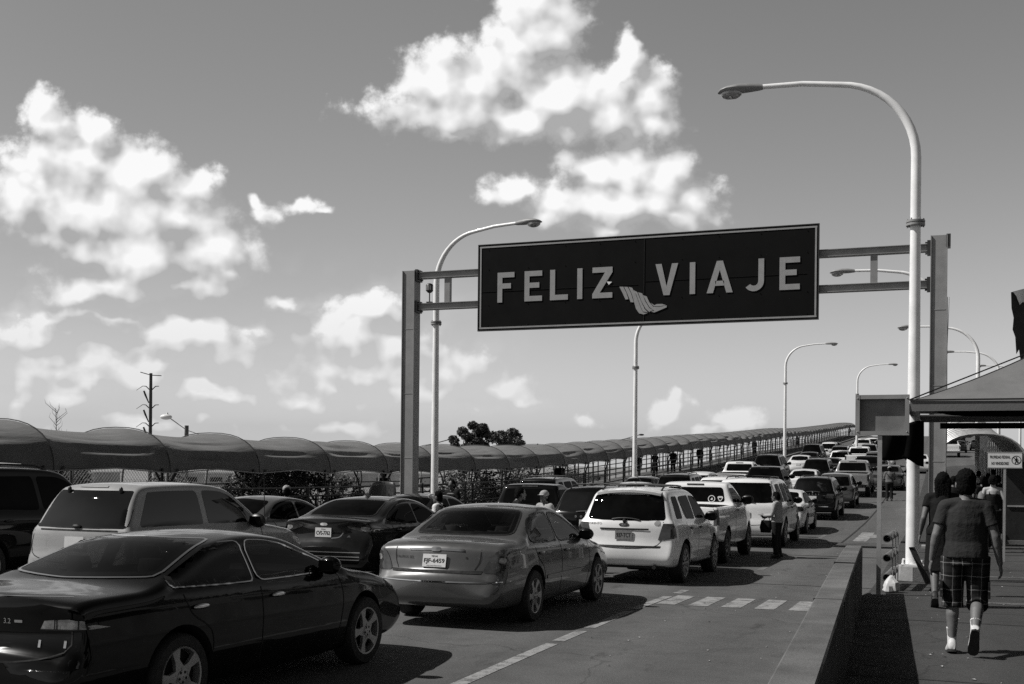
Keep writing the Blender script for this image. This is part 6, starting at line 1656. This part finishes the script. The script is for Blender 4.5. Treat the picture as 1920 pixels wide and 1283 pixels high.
V('suv', 'sport_utility_car', 'black sport utility car in the middle lane left of the silver pickup', 'car', -7.05, 72, 0, P_BLACK, far=True)
V('saloon', 'saloon_car', 'white saloon far up the left lane behind the black sport utility cars', 'car', -9.9, 88, 0, P_WHITE, far=True)
V('saloon', 'saloon_car', 'dark saloon far up the middle lane ahead of the black sport utility car', 'car', -7.3, 83, 0, P_CHAR, far=True)
V('hatch', 'van', 'white van with a grey side far up the middle lane', 'van', -7.6, 96, 0, P_WHITE, far=True)
V('big_suv', 'sport_utility_car', 'black sport utility car far up the left lane under the canopy\'s edge', 'car', -11.0, 108, 0, P_BLACK, far=True)
V('suv', 'sport_utility_car', 'dark car with a roof ladder far up the hill', 'car', -8.4, 106, 0, P_CHAR, far=True)
V('crew_pickup', 'pickup_truck', 'white pickup far up the hill above the silver pickup\'s cab', 'pickup', -6.2, 96, 0, P_WHITE, far=True)
V('low_pickup', 'pickup_truck', 'loaded dark pickup beside the sign-frame post, ahead of the silver one', 'pickup', -4.6, 78.5, 0, P_CHAR, far=True)
V('pickup', 'pickup_truck', 'white pickup at the top of the visible queue, just below the empty sign frame', 'pickup', -8.1, 131, 0, P_WHITE, far=True)
V('suv', 'van', 'dark van near the top of the queue right of the far white pickups', 'van', -6.3, 112, 0, P_CHAR, far=True)
V('saloon', 'saloon_car', 'white car at the top of the queue touching the sign-frame post', 'car', -6.6, 138, 0, P_WHITE, far=True)
V('saloon', 'saloon_car', 'grey saloon in the right lane between the frame post and the lamp pole', 'car', -2.9, 70.5, 0, P_GREY)
V('suv', 'sport_utility_car', 'black sport utility car at the crest seen under the tent\'s beam', 'car', 2.2, 158, 0, P_BLACK, far=True)
V('saloon', 'saloon_car', 'dark car at the crest right of the black sport utility car', 'car', 4.4, 160, 0, P_CHAR, far=True)
V('hatch', 'van', 'white van at the crest left of the second far lamp pole', 'van', 6.6, 163, 0, P_WHITE, far=True)
V('saloon', 'saloon_car', 'white car on the hill left of the gantry\'s right post', 'car', -1.6, 92, 0, P_WHITE, far=True)
V('crew_pickup', 'pickup_truck', 'white pickup on the hill right of the gantry\'s right post', 'pickup', .9, 128, 0, P_WHITE, far=True)
V('saloon', 'saloon_car', 'dark car on the hill under the tent\'s cross beam', 'car', 2.0, 145, 0, P_DARK, far=True)

for k_, n_, lab, cat_, x, y, p_ in (('saloon', 'saloon_car', 'dark saloon high in the left lane beyond the white saloon', 'car', -10.2, 97, P_DARK), ('suv', 'sport_utility_car', 'white sport utility car high in the left lane by the canopy', 'car', -10.6, 120, P_WHITE), ('saloon', 'saloon_car', 'dark saloon high in the middle lane behind the far white pickup', 'car', -8.4, 118, P_CHAR),
        ('suv', 'sport_utility_car', 'grey sport utility car ahead of the loaded dark pickup', 'car', -4.4, 87, P_GREY), ('saloon', 'saloon_car', 'white saloon high up right of the white pickup', 'car', -4.6, 104, P_WHITE), ('big_suv', 'sport_utility_car', 'black sport utility car near the crest below the sign frame', 'car', -5.6, 124, P_BLACK),
        ('saloon', 'saloon_car', 'dark saloon in the left lane beside the far white pickup', 'car', -11.3, 133, P_DARK), ('suv', 'van', 'white van at the very top of the queue under the sign frame', 'van', -8.0, 148, P_WHITE), ('saloon', 'saloon_car', 'silver saloon beside the black crew-cab pickup in the gap to the left', 'car', -10.9, 69.5, P_SILVER), ('saloon', 'saloon_car', 'dark saloon in the left lane beside the canopy behind the white hatchback', 'car', -13.4, 53, P_CHAR), ('suv', 'sport_utility_car', 'dark sport utility car between the beige saloon and the canopy railing', 'car', -13.2, 38.5, P_CHAR), ('saloon', 'saloon_car', 'black saloon ahead of the black pickup near the railing', 'car', -11.9, 33, P_BLACK)):
    V(k_, n_, lab, cat_, x, y, 0, p_, far=y > 60)
# ------------------------------------------------------------------ people
def skinm(n, v): return mat(n, v, .55, var=.10, scale=14, bump=.05, bscale=90)
M_SKIN = skinm('skin', .12); M_SKIND = skinm('skin_tanned', .10); M_HAIR = mat('dark_hair', .006, .9, var=.5, scale=60, bump=.5, bscale=220, spec=.06)
def cloth(n, v): return mat(n, v, .85, var=.16, scale=5, bump=1.0, bscale=8, spec=.15)
C_TEE = cloth('grey_tee', .026); C_BLACK = cloth('black_cloth', .008); C_JEAN = cloth('dark_denim', .016); C_WHITE = cloth('white_cloth', .60); C_GREY = cloth('light_grey_cloth', .30); C_KHAKI = cloth('khaki_cloth', .12); C_SHOE = mat('dark_shoe', .012, .6); C_TRAIN = mat('white_trainer', .55, .6, var=.15, scale=18); C_SOLE = mat('shoe_sole', .02, .7, var=.4, scale=25)
def plaid():
    m = bpy.data.materials.new('plaid_cloth'); m.use_nodes = True; T = NT(m.node_tree); b = m.node_tree.nodes['Principled BSDF']
    s = T.n('ShaderNodeSeparateXYZ'); T.put(s.inputs[0], T.v('ADD', T.n('ShaderNodeTexCoord').outputs['Object'], T.v('MULTIPLY', T.v('SUBTRACT', _col(T, T.n('ShaderNodeTexCoord').outputs['Object'], 5), (.5, .5, .5)), (.05, .05, .05))))
    def line(c, per, w, off=0): return T.m('LESS_THAN', T.m('FRACT', T.m('ADD', T.m('MULTIPLY', c, 1 / per), off)), w)
    v = T.m('ADD', T.m('MULTIPLY', line(s.outputs[0], .11, .45), .010), .006)
    v = T.m('ADD', v, T.m('MULTIPLY', line(s.outputs[2], .13, .45), .008))
    v = T.m('ADD', v, T.m('MULTIPLY', line(s.outputs[0], .085, .06, .35), .16)); v = T.m('ADD', v, T.m('MULTIPLY', line(s.outputs[2], .13, .07, .3), .12))
    T.put(b.inputs['Base Color'], v); b.inputs['Roughness'].default_value = .85; b.inputs['Specular IOR Level'].default_value = .2
    return m
C_PLAID = plaid()
def fuse(m, name, mats, vox=.012, it=4, fac=.5):
    """one continuous surface out of overlapping volumes"""
    me = m.mesh(name, mats, None); o = link('tmp', me)
    r = o.modifiers.new('r', 'REMESH'); r.mode = 'VOXEL'; r.voxel_size = vox; r.use_smooth_shade = True
    s = o.modifiers.new('s', 'SMOOTH'); s.factor = fac; s.iterations = it
    bpy.context.view_layer.update(); dg = bpy.context.evaluated_depsgraph_get()
    out = bpy.data.meshes.new_from_object(o.evaluated_get(dg), depsgraph=dg); bpy.data.objects.remove(o); out.name = name
    out.materials.clear()
    for q in mats: out.materials.append(q)
    return out
def V3(t): return Vector(t)
def ring(c, rx, ry, n=20, tilt=0.0, pw=2.0):
    c = Vector(c); out = []
    for k in range(n):
        a = 2 * pi * k / n; x, y = cos(a), sin(a)
        x = abs(x) ** (2 / pw) * (1 if x > 0 else -1); y = abs(y) ** (2 / pw) * (1 if y > 0 else -1)
        out.append(c + Vector((rx * x, ry * y, tilt * y * ry)))
    return out
def hand(m, w, d, palm_in, s=1.0, curl=.35):
    """a relaxed hand: palm, four fingers of unequal length, thumb off the side; w wrist, d direction, palm_in towards the thigh"""
    d = d.normalized(); n = (palm_in - d * palm_in.dot(d)).normalized(); f = d.cross(n)          # f: across the palm, towards the thumb
    if f.y < 0: f = -f
    p1 = w + d * .095 * s
    for k in range(4):
        a = w + f * ((.026 - .0175 * k) * s) + d * .012 * s; b = p1 + f * ((.031 - .0205 * k) * s) - d * (.004 * k * s)
        m.capsule(a, .015 * s, b, .0125 * s, 10)
        L = (.072, .080, .075, .058)[k] * s; q = b; dd = d
        for j in range(3):
            ang = curl * (.5, .9, .9)[j]; dd = (dd * cos(ang) + n * sin(ang)).normalized(); e = q + dd * L * (.45, .32, .25)[j]; m.capsule(q, (.0105 - .0012 * j) * s, e, (.0098 - .0014 * j) * s, 8); q = e
    t0 = w + f * .024 * s + d * .022 * s; t1 = t0 + (f * .030 + d * .034 + n * .012) * s; t2 = t1 + (d * .030 + f * .008 + n * .010) * s
    m.capsule(t0, .0165 * s, t1, .012 * s, 8); m.capsule(t1, .012 * s, t2, .0095 * s, 8)
def person_meshes(P, vox=.014, female=False, hs=1.0, bulk=1.0, shorts=False, sleeve=.62, hair='short', cap=False, tops='tee', hem=.93, detail=False, skirt=False):
    """P: joints; faces +Y"""
    g = lambda k: Vector(P[k]); bm_ = bulk
    body = MB()
    hc, nk, ch, ws, pv = g('head'), g('neck'), g('chest'), g('waist'), g('pelvis')
    fd = Vector(P.get('face', (0, 1, 0))).normalized(); sdv = Vector((fd.y, -fd.x, 0))
    Mh = Matrix((sdv, fd, Vector((0, 0, 1)))).transposed()
    hd_ = MB()
    hd_.ellipsoid(hc + Vector((0, 0, .03)), (.075, .095, .105), Mh, 20); hd_.ellipsoid(hc + fd * .025 + Vector((0, 0, -.055)), (.056, .066, .066), Mh, 16)
    hd_.ellipsoid(hc + fd * .10 + Vector((0, 0, -.015)), (.013, .020, .028), Mh, 10)                                  # nose
    hd_.ellipsoid(hc + fd * .085 + Vector((0, 0, -.062)), (.026, .014, .010), Mh, 10)                                 # mouth
    hd_.ellipsoid(hc + fd * .075 + Vector((0, 0, -.10)), (.026, .022, .02), Mh, 10)                                   # chin
    for s in (1, -1):
        hd_.ellipsoid(hc + sdv * (s * .078) + Vector((0, 0, -.005)), (.012, .026, .036), Mh, 10); hd_.ellipsoid(hc + sdv * (s * .034) + fd * .083 + Vector((0, 0, .020)), (.022, .012, .010), Mh, 8)
    body.add([hc + (Vector(q_) - hc) * hs for q_ in hd_.v], hd_.f)
    body.capsule(nk + Vector((0, -.01, -.06)), .062 * bm_, hc + Vector((0, -.012, -.05)), .054 * bm_, 14)
    wq = .84 if female else 1.0
    body.loft([ring(pv + Vector((0, 0, -.06)), .15 * bm_, .11 * bm_), ring(pv + Vector((0, 0, .04)), .17 * bm_, .12 * bm_), ring(ws, (.135 if female else .155) * bm_, .10 * bm_ * (1 if female else 1.08)), ring(ch, .165 * bm_ * wq, .115 * bm_), ring(ch + Vector((0, 0, .13)), .175 * bm_ * wq, .105 * bm_), ring(nk + Vector((0, 0, -.05)), .10 * bm_, .075 * bm_), ring(nk, .06, .058)])
    for s in 'LR':
        sg = -1 if s == 'L' else 1; sh, el, wr, hp, kn, an, toe = (g(k + s) for k in ('sho', 'elb', 'wri', 'hip', 'kne', 'ank', 'toe'))
        body.capsule(nk + Vector((sg * .05, 0, -.04)), .055 * bm_, sh, .060 * bm_ * wq, 12); body.capsule(sh, .062 * bm_ * wq, el, .043 * bm_ * wq, 14); body.capsule(el, .045 * bm_ * wq, el.lerp(wr, .35), .045 * bm_ * wq, 12); body.capsule(el.lerp(wr, .3), .044 * bm_ * wq, wr, .027 * wq, 12)
        hand(body, wr, wr - el, Vector((-sg, .15, 0)), .92 if female else 1.0, P.get('curl' + s, .35))
        body.capsule(hp, .098 * bm_, kn, .060 * bm_, 16); body.capsule(kn, .056 * bm_, kn.lerp(an, .32) + Vector((0, -.014, 0)), .060 * bm_, 14); body.capsule(kn.lerp(an, .3) + Vector((0, -.014, 0)), .059 * bm_, an, .036, 14)
        body.capsule(an, .034, toe, .03, 10)
    out = {'body': fuse(body, 'body', [M_SKIN], min(vox, .010 if detail else .013), 2, .4)}
    # hair
    h = MB()
    if hair == 'short':
        h.ellipsoid(hc - fd * .014 + Vector((0, 0, .045)), (.083, .098, .098), Mh, 20); h.ellipsoid(hc - fd * .036 + Vector((0, 0, -.018)), (.081, .074, .088), Mh, 16)
    else:
        h.ellipsoid(hc - fd * .018 + Vector((0, 0, .042)), (.090, .102, .105), Mh, 20)
        for k in range(5): h.capsule(hc - fd * .06 + sdv * (.03 * (k - 2)) + Vector((0, 0, .02)), .05, hc - fd * .085 + sdv * (.032 * (k - 2)) + Vector((0, 0, -.24 if hair == 'long' else -.05)), .03, 10)
    face_cut = hc + fd * .055
    h.v = [tuple(hc + (Vector(q_) - hc) * hs) for q_ in h.v]
    hm = fuse(h, 'hair', [M_HAIR], .009, 2)
    rj = random.Random(4)
    for v_ in hm.vertices: v_.co = v_.co + (v_.co - hc).normalized() * rj.gauss(0, .0035)
    bmx = bmesh.new(); bmx.from_mesh(hm)
    bmesh.ops.delete(bmx, geom=[v for v in bmx.verts if (v.co - hc).dot(fd) > .052 * hs and v.co.z < hc.z + .085 * hs], context='VERTS'); bmx.to_mesh(hm); bmx.free(); out['hair'] = hm
    if cap:
        c = MB(); c.ellipsoid(hc + Vector((0, 0, .065)), (.095, .112, .09), Mh, 20); c.loft([ring(hc + fd * .06 + Vector((0, 0, .055)), .085, .06), ring(hc + fd * .12 + Vector((0, 0, .05)), .08, .075)]); out['cap'] = fuse(c, 'cap', [C_GREY], .011, 2)
    # top
    t = MB(); k = 1.10 * bm_
    tm = hem
    if tops == 'camisole':
        t.loft([ring((pv.x, pv.y, tm), .17 * k, .12 * k), ring(ws, .145 * k, .105 * k), ring(ch, .165 * k * wq, .118 * k), ring(ch + Vector((0, 0, .06)), .168 * k * wq, .110 * k)])
        for s in (1, -1): t.tube([ch + Vector((s * .085, .10, .05)), nk + Vector((s * .085, .02, -.035)), nk + Vector((s * .085, -.05, -.05)), ch + Vector((s * .075, -.125, .05))], .012, 6)
    else:
        t.loft([ring((pv.x, pv.y - .01, tm), .185 * k, .135 * k, pw=2.3), ring((pv.x, pv.y - .005, tm + .07), .183 * k, .133 * k, pw=2.3), ring(ws, (.15 if female else .178) * k, .122 * k, pw=2.3), ring(ch, .186 * k * wq, .128 * k, pw=2.2), ring(ch + Vector((0, 0, .11)), .182 * k * wq, .118 * k), ring(nk + Vector((0, -.005, -.065)), .120 * k, .09 * k), ring(nk + Vector((0, -.008, -.005)), .074, .068)])
        for s in 'LR':
            sg = -1 if s == 'L' else 1; sh, el, wr = g('sho' + s), g('elb' + s), g('wri' + s)
            t.capsule(nk + Vector((sg * .06, 0, -.045)), .068 * bm_, sh, .070 * bm_ * wq, 14)
            if sleeve <= 1:
                e = sh.lerp(el, sleeve); t.tube([sh, sh.lerp(e, .5), e], [.074 * bm_ * wq, .072 * bm_ * wq, .073 * bm_ * wq], 18)
            else: t.tube([sh, sh.lerp(el, .6), el, el.lerp(wr, .5), el.lerp(wr, .93)], [.080 * bm_ * wq, .066 * bm_ * wq, .060 * bm_ * wq, .056 * bm_ * wq, .046], 16)
    out['shirt'] = fuse(t, 'shirt', [C_TEE], vox, 4, .5)
    # legs
    q = MB(); q.loft([ring((pv.x, pv.y, pv.z - .10), .17 * k, .13 * k), ring((pv.x, pv.y, pv.z), .182 * k, .13 * k), ring((pv.x, pv.y, hem + .06), .165 * k, .122 * k)])
    if skirt: q.loft([ring((pv.x, pv.y, pv.z), .18 * k, .14 * k), ring((pv.x, pv.y + .02, .55), .22, .19), ring((pv.x, pv.y + .02, .46), .225, .2)])
    for s in 'LR':
        hp, kn, an = g('hip' + s), g('kne' + s), g('ank' + s)
        if skirt: continue
        if shorts: q.tube([hp + Vector((0, 0, .02)), hp.lerp(kn, .5), kn, kn.lerp(an, .16)], [.112 * bm_, .104 * bm_, .094 * bm_, .099 * bm_], 20)
        else: q.tube([hp + Vector((0, 0, .02)), hp.lerp(kn, .5), kn, kn.lerp(an, .5), kn.lerp(an, .97)], [.112 * bm_, .096 * bm_, .078 * bm_, .075 * bm_, .078 * bm_], 18)
    out['shorts' if shorts else ('skirt' if skirt else 'trousers')] = fuse(q, 'shorts' if shorts else 'trousers', [C_JEAN], vox, 4, .5)
    for s in 'LR':
        an, toe = g('ank' + s), g('toe' + s); d = (toe - an); d.normalize(); upv = (Vector((0, 0, 1)) - d * d.z)
        kn = g('kne' + s); up_ = (kn - an).normalized(); up_ = (up_ - d * up_.dot(d)).normalized(); sd = d.cross(up_)
        # the sole lies under the ankle-toe line
        def fpt(a, b, c): return an + d * a + up_ * b + sd * c
        sh = MB(); secs = []
        for a, w, b0, b1 in ((-.085, .028, -.075, -.01), (-.07, .040, -.085, .035), (-.02, .042, -.085, .045), (.05, .045, -.085, .012), (.11, .050, -.085, -.012), (.16, .044, -.082, -.032), (.185, .022, -.072, -.05)):
            secs.append([fpt(a, (b0 + b1) / 2 + (b1 - b0) / 2 * sin(2 * pi * j / 14), w * cos(2 * pi * j / 14) * (1.0)) for j in range(14)])
        sh.loft(secs)
        so = MB(); outl = [(-.092, .0), (-.08, .034), (-.02, .042), (.06, .047), (.12, .053), (.17, .045), (.193, .02), (.193, -.02), (.17, -.045), (.12, -.05), (.06, -.043), (-.02, -.042), (-.08, -.034)]
        n = len(outl); so.add([fpt(a, -.092, c) for a, c in outl] + [fpt(a, -.068, c) for a, c in outl], [tuple(range(n)), tuple(range(2 * n - 1, n - 1, -1))] + [(j, n + j, n + (j + 1) % n, (j + 1) % n) for j in range(n)], 0, False)
        out['shoe' + s] = (sh.mesh('shoe', [C_SHOE], 60), so.mesh('sole', [C_SOLE]))
    return out
def put(meshes, label, x, y, z, yaw=0, mats={}, group=None, s=1.0, bags=None):
    r = thing('person', label, 'person', (x, y, z), (0, 0, radians(yaw)), group); r.scale = (s,) * 3
    for k, me in meshes.items():
        if k[:4] == 'shoe':
            o = link('shoe', me[0], r); c = link('sole', me[1], o)
            for ob, kk in ((o, 'shoe'), (c, 'sole')):
                if kk in mats: ob.material_slots[0].link = 'OBJECT'; ob.material_slots[0].material = mats[kk]
        else:
            o = link(k, me, r)
            kk = k if k in mats else ('legs' if k in ('shorts', 'trousers', 'skirt') and 'legs' in mats else None)
            if kk: o.material_slots[0].link = 'OBJECT'; o.material_slots[0].material = mats[kk]
    if bags: bags(r)
    return r
def joints(**o):
    d = dict(head=(0, .01, 1.61), neck=(0, -.015, 1.47), chest=(0, 0, 1.26), waist=(0, .005, 1.08), pelvis=(0, 0, .95), shoL=(-.185, -.005, 1.42), shoR=(.185, -.005, 1.42), elbL=(-.245, -.03, 1.14), elbR=(.245, -.03, 1.14), wriL=(-.255, .06, .90), wriR=(.255, .06, .90),
             hipL=(-.095, 0, .93), hipR=(.095, 0, .93), kneL=(-.10, .02, .50), kneR=(.10, .02, .50), ankL=(-.105, -.03, .095), ankR=(.105, -.03, .095), toeL=(-.12, .10, .06), toeR=(.12, .10, .06))
    d.update(o); return d
# the big man walking away
J = joints(head=(.0, .02, 1.63), neck=(0, -.02, 1.485), shoL=(-.180, -.01, 1.415), shoR=(.180, -.01, 1.415), elbL=(-.262, -.05, 1.14), elbR=(.265, -.05, 1.14), wriL=(-.305, .02, .885), wriR=(.31, .0, .875), hipL=(-.115, 0, .92), hipR=(.115, 0, .92),
           kneL=(-.11, .03, .50), ankL=(-.115, -.03, .095), toeL=(-.125, .10, .065), kneR=(.115, .05, .50), ankR=(.085, -.30, .235), toeR=(.075, -.235, .10), curlL=.4, curlR=.55)
big = person_meshes(J, .009, hs=1.11, bulk=1.03, shorts=True, sleeve=.66, detail=True, hem=.925)
q = at(1808, 1236, 11.1)
man = put(big, 'heavy man in a dark tee and plaid shorts walking away along the footway', q.x, q.y, zr(q.y) + WALK, 0, {'shirt': C_TEE, 'legs': C_PLAID, 'shoe': C_TRAIN, 'body': M_SKIN})
for s in 'LR':
    an, kn = Vector(J['ank' + s]), Vector(J['kne' + s]); m = MB()
    m.tube([an, an.lerp(kn, .18), an.lerp(kn, .36)], [.040, .043, .050], 16); m.tube([an.lerp(kn, .33), an.lerp(kn, .37)], [.052, .052], 16)
    m.build('sock', [C_WHITE], man, 60)
m = MB(); m.box((-.215, -.03, .62), (.02, .15, .16)); m.box((.215, -.03, .62), (.02, .15, .16)); m.build('cargo_pocket', [C_PLAID], man)
# others
Jf = joints(shoL=(-.165, 0, 1.42), shoR=(.165, 0, 1.42), kneR=(.09, .16, .52), ankR=(.09, .22, .12), toeR=(.09, .35, .10), kneL=(-.09, -.02, .50), ankL=(-.09, -.22, .16), toeL=(-.09, -.10, .075), elbL=(-.23, -.06, 1.15), wriL=(-.27, .05, .93))
walk_f = person_meshes(Jf, .016, True, .98, sleeve=.5, hair='long', skirt=True)
stand_c = person_meshes(joints(shoL=(-.165, 0, 1.42), shoR=(.165, 0, 1.42)), .016, True, 1.0, hair='bun', tops='camisole', hem=.90)
stand_m = person_meshes(joints(), .016, False, 1.02, sleeve=.6)
walk_m = person_meshes(joints(kneR=(.10, .17, .52), ankR=(.10, .20, .12), toeR=(.10, .33, .10), kneL=(-.10, -.03, .50), ankL=(-.10, -.24, .17), toeL=(-.10, -.12, .08), elbL=(-.25, .05, 1.15), wriL=(-.25, .22, .98), elbR=(.25, -.12, 1.15), wriR=(.25, -.08, .90)), .016, False, 1.0, sleeve=1.5)
cap_m = person_meshes(joints(wriL=(-.16, .25, 1.05), wriR=(.16, .26, 1.05), elbL=(-.28, .02, 1.12), elbR=(.28, .02, 1.12)), .016, False, 1.05, sleeve=.7, cap=True)
vend = person_meshes(joints(wriL=(-.10, .33, 1.10), wriR=(.14, .32, 1.06), elbL=(-.25, .05, 1.12), elbR=(.25, .05, 1.12), face=(0, .95, 0), head=(0, .05, 1.59)), .015, True, 1.0, sleeve=1.5, hair='bun')
def spot(px, D, base): q = at(px, 880, D); return q.x, q.y, zr(q.y) + base
put(walk_f, 'woman in a black top walking just ahead of the heavy man, half hidden by him', *spot(1768, 15.2, WALK), 2, {'shirt': C_BLACK, 'legs': C_BLACK}, s=1.02)
def bag(r):
    m = MB(); m.ellipsoid((-.22, .06, 1.22), (.10, .15, .17)); m.build('shoulder_bag', [cloth('pale_bag', .14)], r)
put(stand_c, 'woman in a black camisole with bare shoulders by the notice board post', *spot(1862, 27.5, WALK), 0, {'shirt': C_BLACK, 'legs': C_BLACK, 'body': skinm('skin_fair', .30)}, s=1.06, bags=bag)
for i, (px_, D, kind, sh_, lab) in enumerate(((1843, 33, stand_m, C_BLACK, 'person in dark clothes just left of the woman in the camisole'), (1826, 37, walk_m, C_BLACK, 'person in a dark long-sleeved top under the arched footway canopy'), (1808, 40, stand_m, C_JEAN, 'person under the front hoop of the footway canopy'), (1853, 41, walk_m, C_JEAN, 'person deep under the footway canopy beside the pale railing'), (1796, 36, walk_f, C_BLACK, 'woman under the left edge of the footway canopy'), (1872, 36, stand_m, C_BLACK, 'person in shade between the notice post and the kiosk'), (1835, 45, walk_m, C_WHITE, 'person in white deep under the footway canopy'), (1816, 48, walk_f, C_JEAN, 'woman deep under the footway canopy behind the front hoop'), (1862, 47, stand_m, C_KHAKI, 'person in khaki deep under the footway canopy'), (1788, 31, walk_m, C_BLACK, 'person in black just left of the footway canopy\'s front hoop'), (1850, 30, walk_f, C_JEAN, 'woman in denim half hidden behind the heavy man'))):
    put(kind, lab, *spot(px_, D, WALK), (-8, 5, 12, -4, 0, 9, 3, -6, 8, 2, -3)[i], {'shirt': sh_, 'legs': C_BLACK, 'body': M_SKIND}, 'people under the footway canopy', s=1.04)
def tray(r):
    m = MB(); m.box((.0, .36, 1.12), (.30, .20, .03)); m.build('tray', [C_GREY], r)
    m = MB(); m.loft([ring((-.12, .26, .66), .07, .13, 16, 0, 3), ring((-.12, .26, .80), .09, .16, 16, 0, 3), ring((-.12, .25, .98), .05, .13, 16, 0, 3)]); m.tube([(-.12, .14, .96), (-.13, .20, 1.10), (-.12, .34, .97)], .012, 6); m.build('bag', [C_BLACK], r)
put(vend, 'vendor in a pale long-sleeved top standing behind the large white sport utility car', *spot(1458, 27.2, 0), 78, {'shirt': C_GREY, 'legs': C_JEAN, 'body': M_SKIND}, bags=tray, s=.91)
def strap(r):
    m = MB(); m.tube([(-.17, .06, 1.46), (-.13, -.13, 1.36), (.0, -.150, 1.2), (.17, -.12, 1.02)], .018, 6); m.build('strap', [C_BLACK], r)
put(cap_m, 'man in a pale cap, strap across his back, behind the right-lane grey saloon', *spot(1668, 58, 0), 6, {'shirt': C_KHAKI, 'legs': C_JEAN, 'body': M_SKIND}, bags=strap)
def pack(r):
    for s in (1, -1):
        m = MB(); m.tube([(s * .12, -.15, 1.15), (s * .12, -.13, 1.42), (s * .11, .05, 1.49), (s * .12, .15, 1.3), (s * .13, .15, 1.1)], .026, 6); m.build('strap', [C_BLACK], r)
put(stand_m, 'vendor in a white vest with dark straps standing between the cars near the gantry', *spot(822, 22.2, 0), 95, {'shirt': C_WHITE, 'legs': C_JEAN, 'body': M_SKIND}, s=.90, bags=pack)
put(vend, 'person in black reaching out beside the black pickup', *spot(972, 21.8, 0), -60, {'shirt': C_BLACK, 'legs': C_BLACK, 'body': M_SKIN}, s=.97)
put(cap_m, 'man in a pale cap standing left of the black crossover', *spot(1022, 22.6, 0), 150, {'shirt': C_GREY, 'legs': C_JEAN, 'body': M_SKIN}, s=.92)
put(stand_m, 'man in black with a white cloth standing by the fence right of the gantry\'s lamp', *spot(848, 30, 0), 160, {'shirt': C_BLACK, 'legs': C_BLACK, 'body': M_SKIND})
put(cap_m, 'person whose pale cap shows over the light grey saloon\'s roof', *spot(538, 24.5, 0), 40, {'shirt': C_BLACK, 'legs': C_BLACK, 'body': M_SKIN}, s=.93)
def onpath(px, X=-18.6):
    u = (px - 960) / FPX; y = X * (CS + u * SN) / (u * CS - SN); return X, y, zr(y) + .16
for i, (px_, kind, sh_) in enumerate(((1196, stand_m, C_BLACK), (1228, walk_f, C_JEAN), (1262, stand_m, C_JEAN), (1312, walk_m, C_BLACK), (1414, walk_m, C_KHAKI), (1050, walk_m, C_BLACK), (720, stand_m, C_BLACK), (1495, walk_f, C_GREY), (1592, walk_m, C_WHITE))):
    where = ('by the middle lamp pole', 'just right of the middle lamp pole', 'in dark denim two bays right of the middle lamp pole', 'above the white sport utility car', 'in khaki above the black crew-cab pickup', 'behind the black pickup\'s cab', 'beside the raised grey sheet', 'near the fourth lamp pole', 'in white near the top of the hill')[i]
    put(kind, 'pedestrian on the covered walkway ' + where, *onpath(px_), (180, 0, 170, 5, 178, 0, 90, 175, 2)[i], {'shirt': sh_, 'legs': C_BLACK, 'body': M_SKIND}, 'pedestrians on the covered walkway', s=1.03)
